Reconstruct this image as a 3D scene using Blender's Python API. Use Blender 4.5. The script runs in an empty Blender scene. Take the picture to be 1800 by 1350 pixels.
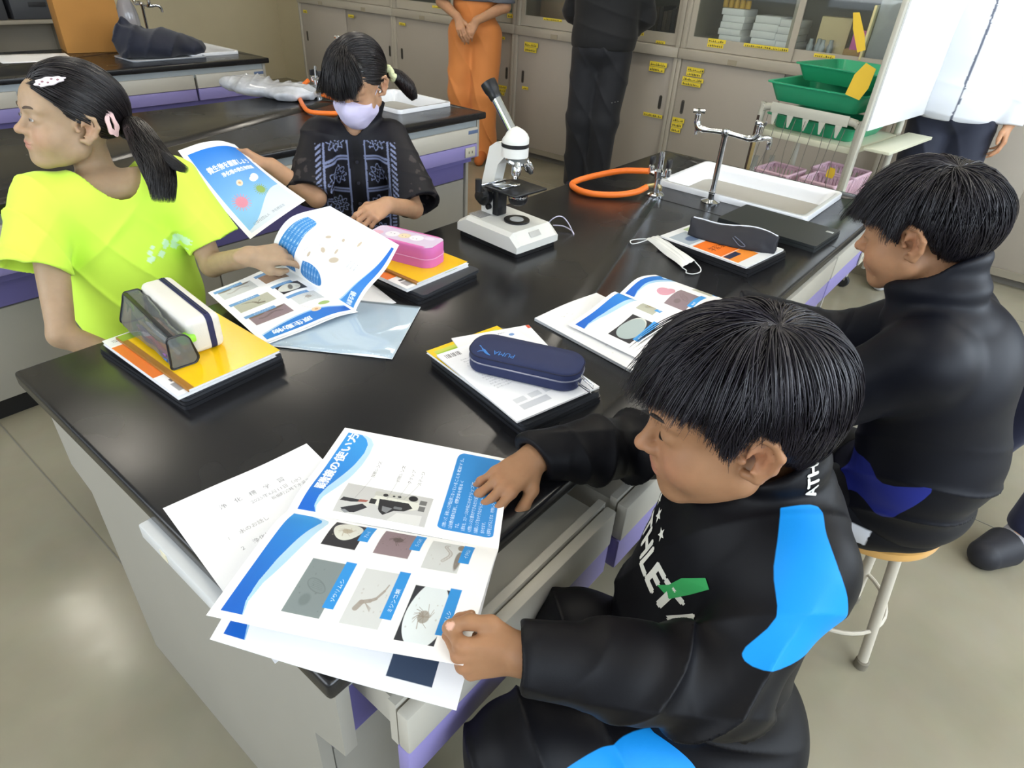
import bpy, bmesh, math, random
import numpy as np
from mathutils import Vector, Matrix
from math import pi, sin, cos, radians, sqrt, atan2
random.seed(7)
C = bpy.context.scene.collection
SC = bpy.context.scene

# ------------------------------------------------------------------ camera
cam = bpy.data.cameras.new('camera')
cam.sensor_fit = 'HORIZONTAL'
cam.sensor_width = 36.0
cam.lens = 1135.6 / 1800 * 36.0
cam.clip_start = 0.02
cam.clip_end = 60
camo = bpy.data.objects.new('camera', cam)
camo.location = (-0.2053, -0.3868, 1.4342)
camo.rotation_euler = (0.97993, -0.05254, -0.87974)
C.objects.link(camo)
SC.camera = camo
cam.dof.use_dof = False

# ------------------------------------------------------------------ view and world
SC.view_settings.view_transform = 'Standard'
SC.view_settings.look = 'None'
SC.view_settings.gamma = 1.0
SC.view_settings.use_curve_mapping = False
SC.view_settings.exposure = 0.66
world = bpy.data.worlds.new('world')
SC.world = world
world.use_nodes = True
_bg = world.node_tree.nodes['Background']
_bg.inputs[0].default_value = (0.72, 0.84, 1.0, 1)
_bg.inputs[1].default_value = 1.0

def area(name, loc, target, sx, sy, power, col):
    l = bpy.data.lights.new(name, 'AREA')
    l.shape = 'RECTANGLE'; l.size = sx; l.size_y = sy
    l.energy = power; l.color = col
    o = bpy.data.objects.new(name, l)
    o.location = loc
    o.rotation_euler = (Vector(target) - Vector(loc)).to_track_quat('-Z', 'Y').to_euler()
    C.objects.link(o)
    return o

# daylight entering through the window bands (lamps sit in the window openings)
DAY = (0.80, 0.90, 1.0)
area('daylight_side_front', (0.1, -2.92, 1.75), (0.6, 0.5, 0.6), 2.6, 1.5, 52, DAY)
area('daylight_side_rear', (3.1, -2.92, 1.75), (2.4, 0.5, 0.6), 2.4, 1.5, 62, DAY)
area('daylight_back', (-2.35, 1.3, 1.8), (1.0, 1.2, 0.6), 3.2, 1.5, 38, (0.90, 0.95, 1.0))

# ------------------------------------------------------------------ materials
def lin(c):
    if isinstance(c, str):
        c = [int(c[i:i+2], 16) / 255 for i in (0, 2, 4)]
    return tuple(x / 12.92 if x <= 0.04045 else ((x + 0.055) / 1.055) ** 2.4 for x in c[:3]) + (1,)

def mat(name, col, rough=0.5, metal=0.0, spec=0.5, noise=None, bump=None, trans=0.0, ior=1.45,
        attr=None, sheen=0.0, coat=0.0, alpha=1.0, sss=0.0):
    """noise=(scale, amount[, detail]) mottles the colour; bump=(scale, strength) roughens the normal"""
    m = bpy.data.materials.new(name)
    m.use_nodes = True
    nt = m.node_tree
    b = nt.nodes['Principled BSDF']
    b.inputs['Base Color'].default_value = lin(col)
    b.inputs['Roughness'].default_value = rough
    b.inputs['Metallic'].default_value = metal
    b.inputs['Specular IOR Level'].default_value = spec
    b.inputs['IOR'].default_value = ior
    b.inputs['Transmission Weight'].default_value = trans
    b.inputs['Alpha'].default_value = alpha
    if sheen:
        b.inputs['Sheen Weight'].default_value = sheen
    if coat:
        b.inputs['Coat Weight'].default_value = coat
        b.inputs['Coat Roughness'].default_value = 0.12
    if sss:
        b.inputs['Subsurface Weight'].default_value = sss
        b.inputs['Subsurface Radius'].default_value = (0.012, 0.005, 0.003)
        b.inputs['Subsurface Scale'].default_value = 0.4
    tc = nt.nodes.new('ShaderNodeTexCoord')
    src = None
    if attr:
        a = nt.nodes.new('ShaderNodeAttribute'); a.attribute_name = attr
        src = a.outputs['Color']
        nt.links.new(src, b.inputs['Base Color'])
    if noise:
        n = nt.nodes.new('ShaderNodeTexNoise')
        n.inputs['Scale'].default_value = noise[0]
        n.inputs['Detail'].default_value = noise[2] if len(noise) > 2 else 4
        nt.links.new(tc.outputs['Object'], n.inputs['Vector'])
        mr = nt.nodes.new('ShaderNodeMapRange')
        mr.inputs[1].default_value = 0.3; mr.inputs[2].default_value = 0.7
        mr.inputs[3].default_value = 1 - noise[1]; mr.inputs[4].default_value = 1 + noise[1]
        nt.links.new(n.outputs['Fac'], mr.inputs[0])
        mx = nt.nodes.new('ShaderNodeMix'); mx.data_type = 'RGBA'; mx.blend_type = 'MULTIPLY'
        mx.inputs[0].default_value = 1.0
        if src: nt.links.new(src, mx.inputs[6])
        else: mx.inputs[6].default_value = lin(col)
        nt.links.new(mr.outputs[0], mx.inputs[7])
        nt.links.new(mx.outputs[2], b.inputs['Base Color'])
    if bump:
        n = nt.nodes.new('ShaderNodeTexNoise')
        n.inputs['Scale'].default_value = bump[0]
        n.inputs['Detail'].default_value = 3
        nt.links.new(tc.outputs['Object'], n.inputs['Vector'])
        bp = nt.nodes.new('ShaderNodeBump')
        bp.inputs['Strength'].default_value = bump[1]
        bp.inputs['Distance'].default_value = 0.002
        nt.links.new(n.outputs['Fac'], bp.inputs['Height'])
        nt.links.new(bp.outputs[0], b.inputs['Normal'])
    return m

def glass_mat(name, col, gloss=0.08, tint=0.75):
    """thin clear film: mostly see-through with a reflective skin"""
    m = bpy.data.materials.new(name); m.use_nodes = True
    nt = m.node_tree; nt.nodes.clear()
    out = nt.nodes.new('ShaderNodeOutputMaterial')
    t = nt.nodes.new('ShaderNodeBsdfTransparent'); t.inputs[0].default_value = lin(col)
    g = nt.nodes.new('ShaderNodeBsdfGlossy'); g.inputs['Roughness'].default_value = gloss
    d = nt.nodes.new('ShaderNodeBsdfDiffuse'); d.inputs[0].default_value = lin(col)
    lw = nt.nodes.new('ShaderNodeLayerWeight'); pw = nt.nodes.new('ShaderNodeMath'); pw.operation = 'POWER'; pw.inputs[1].default_value = 4
    f = nt.nodes.new('ShaderNodeMath'); f.operation = 'MULTIPLY_ADD'; f.inputs[1].default_value = .6; f.inputs[2].default_value = .045
    nt.links.new(lw.outputs['Facing'], pw.inputs[0]); nt.links.new(pw.outputs[0], f.inputs[0])
    m1 = nt.nodes.new('ShaderNodeMixShader'); m1.inputs[0].default_value = 1 - tint
    m2 = nt.nodes.new('ShaderNodeMixShader')
    nt.links.new(t.outputs[0], m1.inputs[1]); nt.links.new(d.outputs[0], m1.inputs[2])
    nt.links.new(f.outputs[0], m2.inputs[0])
    nt.links.new(m1.outputs[0], m2.inputs[1]); nt.links.new(g.outputs[0], m2.inputs[2])
    nt.links.new(m2.outputs[0], out.inputs[0])
    return m

# ------------------------------------------------------------------ object bookkeeping
def tag(o, label=None, cat=None, group=None, kind=None):
    if label: o['label'] = label
    if cat: o['category'] = cat
    if group: o['group'] = group
    if kind: o['kind'] = kind
    return o

def thing(name, label, cat, loc=(0, 0, 0), rotz=0, group=None):
    o = bpy.data.objects.new(name, None)
    o.empty_display_size = 0.05
    C.objects.link(o)
    o.location = loc; o.rotation_euler = (0, 0, rotz)
    return tag(o, label, cat, group)

def link(name, me, mats, parent=None, smooth=True):
    o = bpy.data.objects.new(name, me)
    for m in (mats if isinstance(mats, (list, tuple)) else [mats]):
        me.materials.append(m)
    C.objects.link(o)
    if parent: o.parent = parent
    return o

def copy_tree(o, parent=None, top=True):
    c = o.copy(); C.objects.link(c)
    if not top: c.parent = parent
    for ch in list(o.children):
        copy_tree(ch, c, False)
    return c

class MB:
    """collects shapes; build() links them as one mesh"""
    def __init__(s):
        s.bm = bmesh.new(); s.mi = 0
    def _x(s, verts, M):
        if M is not None: bmesh.ops.transform(s.bm, matrix=M, verts=verts)
    def box(s, x0, x1, y0, y1, z0, z1, r=0.0, M=None, seg=2):
        res = bmesh.ops.create_cube(s.bm, size=1)
        vs = res['verts']
        for v in vs:
            v.co = Vector(((x0 + x1) / 2 + v.co.x * (x1 - x0), (y0 + y1) / 2 + v.co.y * (y1 - y0), (z0 + z1) / 2 + v.co.z * (z1 - z0)))
        fs = set(f for v in vs for f in v.link_faces)
        if r > 0:
            es = list(set(e for v in vs for e in v.link_edges))
            rb = bmesh.ops.bevel(s.bm, geom=es, offset=r, segments=seg, profile=0.5, affect='EDGES')
            fs = set(f for f in fs if f.is_valid) | set(rb['faces'])
            vs = list(set(v for f in fs for v in f.verts))
        for f in fs: f.material_index = s.mi
        s._x(vs, M)
        return s
    def loft(s, rings, closed=True, cap=True):
        """rings: lists of points of equal length"""
        R = [[s.bm.verts.new(p) for p in r] for r in rings]
        n = len(R[0])
        for a, b in zip(R, R[1:]):
            for i in range(n if closed else n - 1):
                j = (i + 1) % n
                f = s.bm.faces.new((a[i], a[j], b[j], b[i])); f.material_index = s.mi; f.smooth = True
        if cap and closed:
            for r in (list(reversed(R[0])), R[-1]):
                try:
                    f = s.bm.faces.new(r); f.material_index = s.mi
                except Exception: pass
        return s
    def tube(s, pts, r, n=10, cap=True):
        pts = [Vector(q) for q in pts]
        rr = r if isinstance(r, (list, tuple)) else [r] * len(pts)
        rings = []; up = None
        for i, q in enumerate(pts):
            t = (pts[min(i + 1, len(pts) - 1)] - pts[max(i - 1, 0)]).normalized()
            if up is None:
                up = Vector((0, 0, 1)) if abs(t.z) < 0.9 else Vector((1, 0, 0))
            a = (up - t * up.dot(t)).normalized(); b = t.cross(a); up = a
            rings.append([q + (a * cos(2 * pi * k / n) + b * sin(2 * pi * k / n)) * rr[i] for k in range(n)])
        return s.loft(rings, True, cap)
    def lathe(s, prof, c=(0, 0, 0), n=24, M=None, cap=True):
        """prof: (radius, z) from bottom to top"""
        rings = [[Vector((c[0] + r * cos(2 * pi * k / n), c[1] + r * sin(2 * pi * k / n), c[2] + z)) for k in range(n)] for r, z in prof]
        if M is not None: rings = [[M @ q for q in r] for r in rings]
        return s.loft(rings, True, cap)
    def prism(s, poly, d0, d1, ax='z', M=None):
        """extrude a 2D polygon between d0 and d1 along an axis"""
        f = {'z': lambda u, v, d: (u, v, d), 'x': lambda u, v, d: (d, u, v), 'y': lambda u, v, d: (u, d, v)}[ax]
        A = [Vector(f(u, v, d0)) for u, v in poly]; B = [Vector(f(u, v, d1)) for u, v in poly]
        if M is not None: A = [M @ q for q in A]; B = [M @ q for q in B]
        va = [s.bm.verts.new(q) for q in A]; vb = [s.bm.verts.new(q) for q in B]
        n = len(poly)
        for i in range(n):
            j = (i + 1) % n
            g = s.bm.faces.new((va[i], va[j], vb[j], vb[i])); g.material_index = s.mi
        for r in (list(reversed(va)), vb):
            g = s.bm.faces.new(r); g.material_index = s.mi
        return s
    def poly(s, pts):
        f = s.bm.faces.new([s.bm.verts.new(q) for q in pts]); f.material_index = s.mi
        return s
    def build(s, name, mats, parent=None, angle=35):
        bmesh.ops.recalc_face_normals(s.bm, faces=s.bm.faces)
        me = bpy.data.meshes.new(name)
        for f in s.bm.faces: f.smooth = True
        s.bm.to_mesh(me); s.bm.free()
        if len(me.polygons):
            me.set_sharp_from_angle(angle=radians(angle))
        return link(name, me, mats, parent)

def rot(ax, a): return Matrix.Rotation(a, 4, ax)
def tr(x, y, z): return Matrix.Translation((x, y, z))
def basis(o, X, Y, Z):
    return Matrix(((X[0], Y[0], Z[0], o[0]), (X[1], Y[1], Z[1], o[1]), (X[2], Y[2], Z[2], o[2]), (0, 0, 0, 1)))

def rrect(x0, x1, y0, y1, r, n=5):
    P = []
    for cx, cy, a0 in ((x1 - r, y1 - r, 0), (x0 + r, y1 - r, pi / 2), (x0 + r, y0 + r, pi), (x1 - r, y0 + r, 3 * pi / 2)):
        for i in range(n + 1):
            a = a0 + pi / 2 * i / n
            P.append((cx + r * cos(a), cy + r * sin(a)))
    return P
def spline(P, n=8):
    """Catmull-Rom through points"""
    P = [Vector(q) for q in P]; out = []
    for i in range(len(P) - 1):
        p0 = P[max(i - 1, 0)]; p1 = P[i]; p2 = P[i + 1]; p3 = P[min(i + 2, len(P) - 1)]
        for k in range(n):
            t = k / n
            out.append(0.5 * ((2 * p1) + (p2 - p0) * t + (2 * p0 - 5 * p1 + 4 * p2 - p3) * t * t + (3 * p1 - p0 - 3 * p2 + p3) * t ** 3))
    out.append(P[-1]); return out
# ------------------------------------------------------------------ implicit-surface modelling for bodies, clothes and soft things
F4 = np.float32
def V3(*a): return np.array(a, F4)
def smin(a, b, k):
    if k <= 0: return np.minimum(a, b)
    h = np.maximum(k - np.abs(a - b), 0) / k
    return np.minimum(a, b) - h * h * k * 0.25
def smax(a, b, k): return -smin(-a, -b, k)
def cap(p, a, b, ra, rb=None):
    """tapered capsule"""
    rb = ra if rb is None else rb
    a = np.asarray(a, F4); ab = np.asarray(b, F4) - a; pa = p - a
    t = np.clip(pa @ ab / max(float(ab @ ab), 1e-12), 0, 1)
    q = pa - t[:, None] * ab
    return np.sqrt(np.einsum('ij,ij->i', q, q)) - (ra + (rb - ra) * t)
def ell(p, c, r, Rm=None):
    q = p - np.asarray(c, F4)
    if Rm is not None: q = q @ np.asarray(Rm, F4)      # columns = axes
    r = np.asarray(r, F4)
    k0 = np.sqrt(((q / r) ** 2).sum(1)); k1 = np.sqrt(((q / (r * r)) ** 2).sum(1)) + 1e-9
    return k0 * (k0 - 1) / k1
def sph(p, c, r):
    q = p - np.asarray(c, F4); return np.sqrt(np.einsum('ij,ij->i', q, q)) - r
def rbox(p, c, h, r, Rm=None):
    q = p - np.asarray(c, F4)
    if Rm is not None: q = q @ np.asarray(Rm, F4)
    q = np.abs(q) - (np.asarray(h, F4) - r)
    return np.sqrt((np.maximum(q, 0) ** 2).sum(1)) + np.minimum(q.max(1), 0) - r
def chain(p, P, R, k=0.01):
    d = None
    for i in range(len(P) - 1):
        e = cap(p, P[i], P[i + 1], R[i], R[i + 1])
        d = e if d is None else smin(d, e, k)
    return d
def near(p, d, k, c, r, fn):
    """smooth-union fn(p) into d, evaluating it only inside the sphere (c, r)"""
    q = p - np.asarray(c, F4)
    m = np.einsum('ij,ij->i', q, q) < r * r
    if m.any(): d[m] = smin(d[m], fn(p[m]), k)
    return d
def noise3(p, f, seed=0):
    """cheap smooth pseudo-noise, about -1..1"""
    s = seed * 1.7
    x, y, z = (p[:, i] * f for i in range(3))
    return (np.sin(x * 1.0 + 1.3 * np.sin(y * 0.9 + s) + s) + np.sin(y * 1.1 + 1.2 * np.sin(z * 1.05 + s * 2) + 2 * s)
            + np.sin(z * 0.95 + 1.4 * np.sin(x * 1.15 + s * 3) + 3 * s)) / 3

def sdf_mesh(name, fn, lo, hi, h, B=8, slack=1.25):
    lo = np.asarray(lo, F4); hi = np.asarray(hi, F4)
    nb = np.maximum(np.ceil((hi - lo) / (h * B)).astype(int), 1)
    g = np.stack(np.meshgrid(*[np.arange(n) for n in nb], indexing='ij'), -1).reshape(-1, 3)
    cen = lo + (g + 0.5).astype(F4) * (h * B)
    d = fn(cen.astype(F4))
    act = g[np.abs(d) < h * B * 0.87 * slack + 0.004]
    ax = np.arange(B + 1)
    off = np.stack(np.meshgrid(ax, ax, ax, indexing='ij'), -1).reshape(-1, 3)
    vals = np.empty((len(act), B + 1, B + 1, B + 1), F4)
    step = 400
    for i in range(0, len(act), step):
        a = act[i:i + step]
        P = lo + ((a[:, None, :] * B + off[None]).astype(F4) * h)
        vals[i:i + step] = fn(P.reshape(-1, 3).astype(F4)).reshape(len(a), B + 1, B + 1, B + 1)
    s = vals < 0
    c = np.stack([s[:, i:B + i, j:B + j, k:B + k] for i in (0, 1) for j in (0, 1) for k in (0, 1)], -1)
    cnt = c.sum(-1)
    n, i, j, k = np.nonzero((cnt > 0) & (cnt < 8))
    G = act[n] * B + np.stack([i, j, k], 1)
    dims = nb * B + 2
    key = ((G[:, 0] + 1) * dims[1] + (G[:, 1] + 1)) * dims[2] + (G[:, 2] + 1)
    o = np.argsort(key); key = key[o]; G = G[o]; n, i, j, k = n[o], i[o], j[o], k[o]
    cv = {}
    for a in (0, 1):
        for b in (0, 1):
            for e in (0, 1):
                cv[a, b, e] = vals[n, i + a, j + b, k + e]
    acc = np.zeros((len(G), 3), F4); num = np.zeros(len(G), F4)
    for A in cv:
        for axi in range(3):
            if A[axi] == 0:
                Bc = list(A); Bc[axi] = 1; Bc = tuple(Bc)
                va, vb = cv[A], cv[Bc]
                m = (va < 0) != (vb < 0)
                t = np.where(m, va / np.where(m, va - vb, 1), 0)
                pt = np.tile(np.array(A, F4), (len(G), 1)); pt[:, axi] = t
                acc += pt * m[:, None]; num += m
    pos = lo + (G + acc / num[:, None]).astype(F4) * h
    quads = []
    for axi in range(3):
        A = (0, 0, 0); Bc = [0, 0, 0]; Bc[axi] = 1
        va, vb = cv[A] < 0, cv[tuple(Bc)] < 0
        u, w = [(1, 2), (2, 0), (0, 1)][axi]
        for sgn in (True, False):
            m = (va == sgn) & (vb != sgn)
            idx = np.nonzero(m)[0]
            if not len(idx): continue
            st = [dims[1] * dims[2], dims[2], 1]
            kk = [key[idx], key[idx] - st[u], key[idx] - st[u] - st[w], key[idx] - st[w]]
            ii = [np.minimum(np.searchsorted(key, q), len(key) - 1) for q in kk]
            ok = np.ones(len(idx), bool)
            for q, r in zip(kk, ii): ok &= key[r] == q
            Q = np.stack(ii, 1)[ok]
            quads.append(Q if sgn else Q[:, ::-1])
    Q = np.concatenate(quads)
    me = bpy.data.meshes.new(name)
    me.vertices.add(len(pos)); me.vertices.foreach_set('co', pos.astype(F4).ravel())
    me.loops.add(Q.size); me.loops.foreach_set('vertex_index', Q.astype(np.int32).ravel())
    me.polygons.add(len(Q))
    me.polygons.foreach_set('loop_start', np.arange(0, Q.size, 4, dtype=np.int32))
    me.polygons.foreach_set('use_smooth', np.ones(len(Q), bool))
    me.update(calc_edges=True)
    return me, pos, Q

def set_colors(me, cols, name='col'):
    a = me.color_attributes.new(name, 'FLOAT_COLOR', 'POINT')
    c = np.ones((len(cols), 4), F4); c[:, :3] = cols
    a.data.foreach_set('color', c.ravel())
def set_mats(me, idx):
    me.polygons.foreach_set('material_index', idx.astype(np.int32)); me.update()
def mesh_np(name, V, Q):
    me = bpy.data.meshes.new(name)
    V = np.asarray(V, F4); Q = np.asarray(Q, np.int32); k = Q.shape[1]
    me.vertices.add(len(V)); me.vertices.foreach_set('co', V.ravel())
    me.loops.add(Q.size); me.loops.foreach_set('vertex_index', Q.ravel())
    me.polygons.add(len(Q)); me.polygons.foreach_set('loop_start', np.arange(0, Q.size, k, dtype=np.int32))
    me.polygons.foreach_set('use_smooth', np.ones(len(Q), bool))
    me.update(calc_edges=True); return me
def linv(c): return np.array(lin(c)[:3], F4)
def ss(x, a, b):
    t = np.clip((x - a) / (b - a), 0, 1); return t * t * (3 - 2 * t)
# ------------------------------------------------------------------ people: head, hand, hair
def head_sdf(q, boy=True, asleep=True):
    """q in head coordinates: x to the left ear, y to the face, z up (child size, metres)"""
    X = np.abs(q[:, 0]); qa = np.stack([X, q[:, 1], q[:, 2]], 1)
    d = ell(q, (0, -.012, .030), (.073, .092, .080))
    d = smin(d, ell(q, (0, .030, -.032), (.0575, .054, .066)), .03)
    d = smin(d, ell(q, (0, .052, .036), (.052, .036, .036)), .03)          # forehead
    d = smin(d, cap(qa, (.046, .004, -.058), (.014, .062, -.088), .019, .015), .03)   # jaw line
    d = smin(d, ell(q, (0, .068, -.090), (.017, .015, .013)), .022)        # chin
    d = smin(d, ell(qa, (.036, .056, -.038), (.025, .026, .028)), .022)    # cheeks
    d = smin(d, ell(q, (0, .068, -.056), (.026, .021, .024)), .018)        # muzzle
    d = smax(d, -ell(qa, (.031, .101, .003), (.017, .017, .011)), .020)    # eye hollows
    d = smin(d, ell(qa, (.031, .073, .001), (.0155, .0125, .0115)), .007)   # lids over the eyeballs
    d = smin(d, cap(qa, (.012, .084, .019), (.045, .072, .021), .0075, .006), .012)   # brow
    n = cap(q, (0, .080, .006), (0, .1005, -.026), .0062, .0082)
    n = smin(n, sph(q, (0, .1015, -.0275), .0088), .006)
    n = smin(n, ell(qa, (.0105, .0925, -.0305), (.0065, .0085, .0065)), .005)
    d = smin(d, n, .011)
    d = smax(d, -sph(qa, (.006, .0965, -.0385), .0030), .003)
    l = ell(q, (0, .0865, -.0535), (.0200, .0075, .0045))
    l = smin(l, ell(q, (0, .0850, -.0630), (.0175, .0075, .0055)), .002)
    d = smin(d, l, .005)
    d = smax(d, -cap(qa, (0, .0945, -.0580), (.021, .0830, -.0570), .0012, .0009), .0022)
    # ears
    m = (X > .05) & (np.abs(q[:, 2] + .008) < .06) & (np.abs(q[:, 1]) < .06)
    if m.any():
        e = qa[m]; ec = np.array((.070, -.002, -.004), F4); e = (e - ec) / 1.24 + ec
        P = [(.068, .012, -.004), (.0735, .010, .010), (.080, .000, .0175), (.086, -.013, .012), (.087, -.018, -.002), (.082, -.014, -.017), (.075, -.004, -.029), (.070, .005, -.027)]
        ear = chain(e, P, [.003, .0034, .0036, .0036, .0036, .0036, .0052, .004], .003)
        pl = ell(e, (.0755, -.006, -.005), (.0048, .015, .021), np.array([[.93, .37, 0], [-.37, .93, 0], [0, 0, 1]], F4))
        pl = smax(pl, -ell(e, (.0815, -.001, -.009), (.007, .0075, .010)), .004)
        ear = smin(ear, pl, .004)
        ear = smin(ear, chain(e, [(.081, -.010, .006), (.0825, -.0115, -.004), (.0765, -.006, -.017)], [.0024, .0026, .0024], .002), .003)
        ear = smin(ear, sph(e, (.0715, .009, -.011), .0042), .004)
        d[m] = smin(d[m], ear * 1.24, .006)
    return d

class Hand:
    def __init__(s, wrist, Y, Z, left, flex, thumb=None, sc=1.0):
        s.w = np.array(wrist, F4); Y = np.array(Y, float); Y /= np.linalg.norm(Y)
        Z = np.array(Z, float); Z -= Y * (Z @ Y); Z /= np.linalg.norm(Z)
        X = np.cross(Y, Z) * (1 if left else -1)
        s.B = np.stack([X, Y, Z], 1).astype(F4); s.s = sc
        kn = [(.023, .076, .003), (.008, .080, .0045), (-.008, .076, .003), (-.0215, .068, 0)]
        ba = [(.012, .008, 0), (.005, .006, 0), (-.004, .006, 0), (-.011, .008, 0)]
        ln = [(.035, .022, .017), (.039, .025, .018), (.036, .023, .017), (.028, .018, .015)]
        s.meta = list(zip(ba, kn)); s.f = []
        for (mcp, pip, dip, spr), k, l in zip(flex, kn, ln):
            P = [np.array(k)]; a = 0
            for b, le in zip((mcp, pip, dip), l):
                a += radians(b); sp = radians(spr)
                P.append(P[-1] + le * np.array([sin(sp) * cos(a), cos(sp) * cos(a), -sin(a)]))
            s.f.append(P)
        s.th = [np.array(v) for v in (thumb or [(.016, .018, -.008), (.036, .044, -.016), (.045, .070, -.018), (.048, .090, -.018)])]
    def world(s, v): return (np.asarray(v) * s.s) @ s.B.T + s.w
    def __call__(s, p):
        q = (p - s.w) @ s.B / s.s
        d = ell(q, (0, .040, -.004), (.029, .043, .0125))
        for a, b in s.meta: d = smin(d, cap(q, a, b, .0105, .0092), .008)
        d = smin(d, ell(q, (0, -.004, -.001), (.0215, .035, .0165)), .015)
        fs = None
        for i, P in enumerate(s.f):
            r = [.0082, .0076, .0070, .0058] if i < 3 else [.0072, .0066, .0060, .0052]
            f = chain(q, P, r, .003)
            f = smin(f, sph(q, P[1], r[1] * 1.05), .004)
            fs = f if fs is None else smin(fs, f, .0012)
        d = smin(d, fs, .007)
        t = chain(q, s.th, [.0135, .0108, .0090, .0068], .006)
        d = smin(d, t, .009)
        return d * s.s
    def nails(s, p, only=None):
        """mask of fingernail areas"""
        q = (p - s.w) @ s.B / s.s; m = np.zeros(len(p), bool)
        for P, up in [(f, None) for f in s.f]:
            t = P[3] - P[2]; t = t / np.linalg.norm(t); nrm = np.array([0, -t[2], t[1]]); nrm = nrm / np.linalg.norm(nrm)
            if nrm[2] < 0 and abs(t[2]) < .9: nrm = -nrm
            c = P[3] + nrm * .0055 - t * .001
            m |= ell(q, c, (.0044, .0058, .0036), np.stack([np.cross(t, nrm), t, nrm], 1)) < 0
        t = s.th[3] - s.th[2]; t = t / np.linalg.norm(t); nrm = np.array([.35, 0, .95]); nrm -= t * (nrm @ t); nrm /= np.linalg.norm(nrm)
        m |= ell(q, s.th[3] + nrm * .0062 - t * .001, (.0052, .0068, .004), np.stack([np.cross(t, nrm), t, nrm], 1)) < 0
        return m

SK_ELL = (np.array([0, -.012, .030]), np.array([.0765, .0955, .0835]))
def hair_strands(N, S, cut, whorl, comb, lift=.010, seed=1, rw=.0011, hairline=None, clump=400, clumpk=.6, step=.0105, side=0.0, grav=.9, wob=.25, sk=SK_ELL, tie=None, root=None, hug=(.12, .55)):
    """strands laid over the skull from the whorl outwards; returns verts, quads, per-strand shade"""
    rng = np.random.default_rng(seed)
    c0, rr = sk
    def roots(n):
        v = rng.normal(size=(n * 6, 3)); v /= np.linalg.norm(v, axis=1)[:, None]
        P = c0 + v * rr * 1.0
        az = np.arctan2(P[:, 0], P[:, 1])
        ok = P[:, 2] > hairline(az)
        if root is not None: ok &= root(P)
        P = P[ok][:n]
        m = int(n * .09); w = rng.normal(size=(m, 3)) * .017 + whorl - c0
        w = c0 + w / np.sqrt(((w / rr) ** 2).sum(1))[:, None]
        ok = w[:, 2] > hairline(np.arctan2(w[:, 0], w[:, 1]))
        if root is not None: ok &= root(w)
        return np.concatenate([P, w[ok]])
    R = roots(N); N = len(R)
    cc = R[rng.choice(N, min(clump, N), replace=False)]
    cid = np.concatenate([np.argmin(((R[i:i + 2000, None] - cc[None]) ** 2).sum(-1), 1) for i in range(0, N, 2000)])
    cn = rng.normal(size=(len(cc), 3)) * wob
    def trace(P, nz, off1, jit):
        out = [P.copy()]; alive = np.ones(len(P), bool)
        for s in range(S - 1):
            g = (P - c0) / rr ** 2; nn = g / np.linalg.norm(g, axis=1)[:, None]
            away = P - whorl; away /= np.linalg.norm(away, axis=1)[:, None] + 1e-6
            D = away * comb[0] + np.array([side, comb[1], -grav]) * min(1, .35 + s * .12) + nz
            if tie is not None:
                D = tie(P, s) + nz * .3
            e = np.sqrt((((P - c0) / rr) ** 2).sum(1)) - 1
            D = D - nn * (D * nn).sum(1)[:, None] * np.clip(1.25 - e * 3.2, 0, 1)[:, None]
            D /= np.linalg.norm(D, axis=1)[:, None] + 1e-6
            Pn = P + D * step
            k = np.sqrt((((Pn - c0) / rr) ** 2).sum(1))
            want = 1 + (off1 * (1 - math.exp(-s / 3.0)) + .005) / .085
            azn = np.abs(np.arctan2(Pn[:, 0], Pn[:, 1]))
            pull = hug[0] + (hug[1] - hug[0]) * np.clip((azn - 1.1) / .7, 0, 1)
            fac = np.where(k < want, want / k, 1 + (want / k - 1) * pull)
            Pn = c0 + (Pn - c0) * fac[:, None]
            az = np.arctan2(Pn[:, 0], Pn[:, 1])
            alive &= Pn[:, 2] > cut(az) + jit
            P = np.where(alive[:, None], Pn, P)
            out.append(P.copy())
        return np.stack(out, 1)
    off = lift * (.35 + .65 * rng.random(N)) * (1 + .5 * np.clip((R[:, 2] - .02) / .09, 0, 1))
    T = trace(R.copy(), cn[cid] + rng.normal(size=(N, 3)) * .07, off, rng.random(N) * .010 - .005)
    if clumpk > 0:
        TC = trace(cc.copy(), cn, np.full(len(cc), lift * .8), np.zeros(len(cc)))
        w = (np.linspace(0, 1, S) ** 1.5 * clumpk)[None, :, None]
        T = T * (1 - w) + TC[cid] * w
    return T, rng
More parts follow.
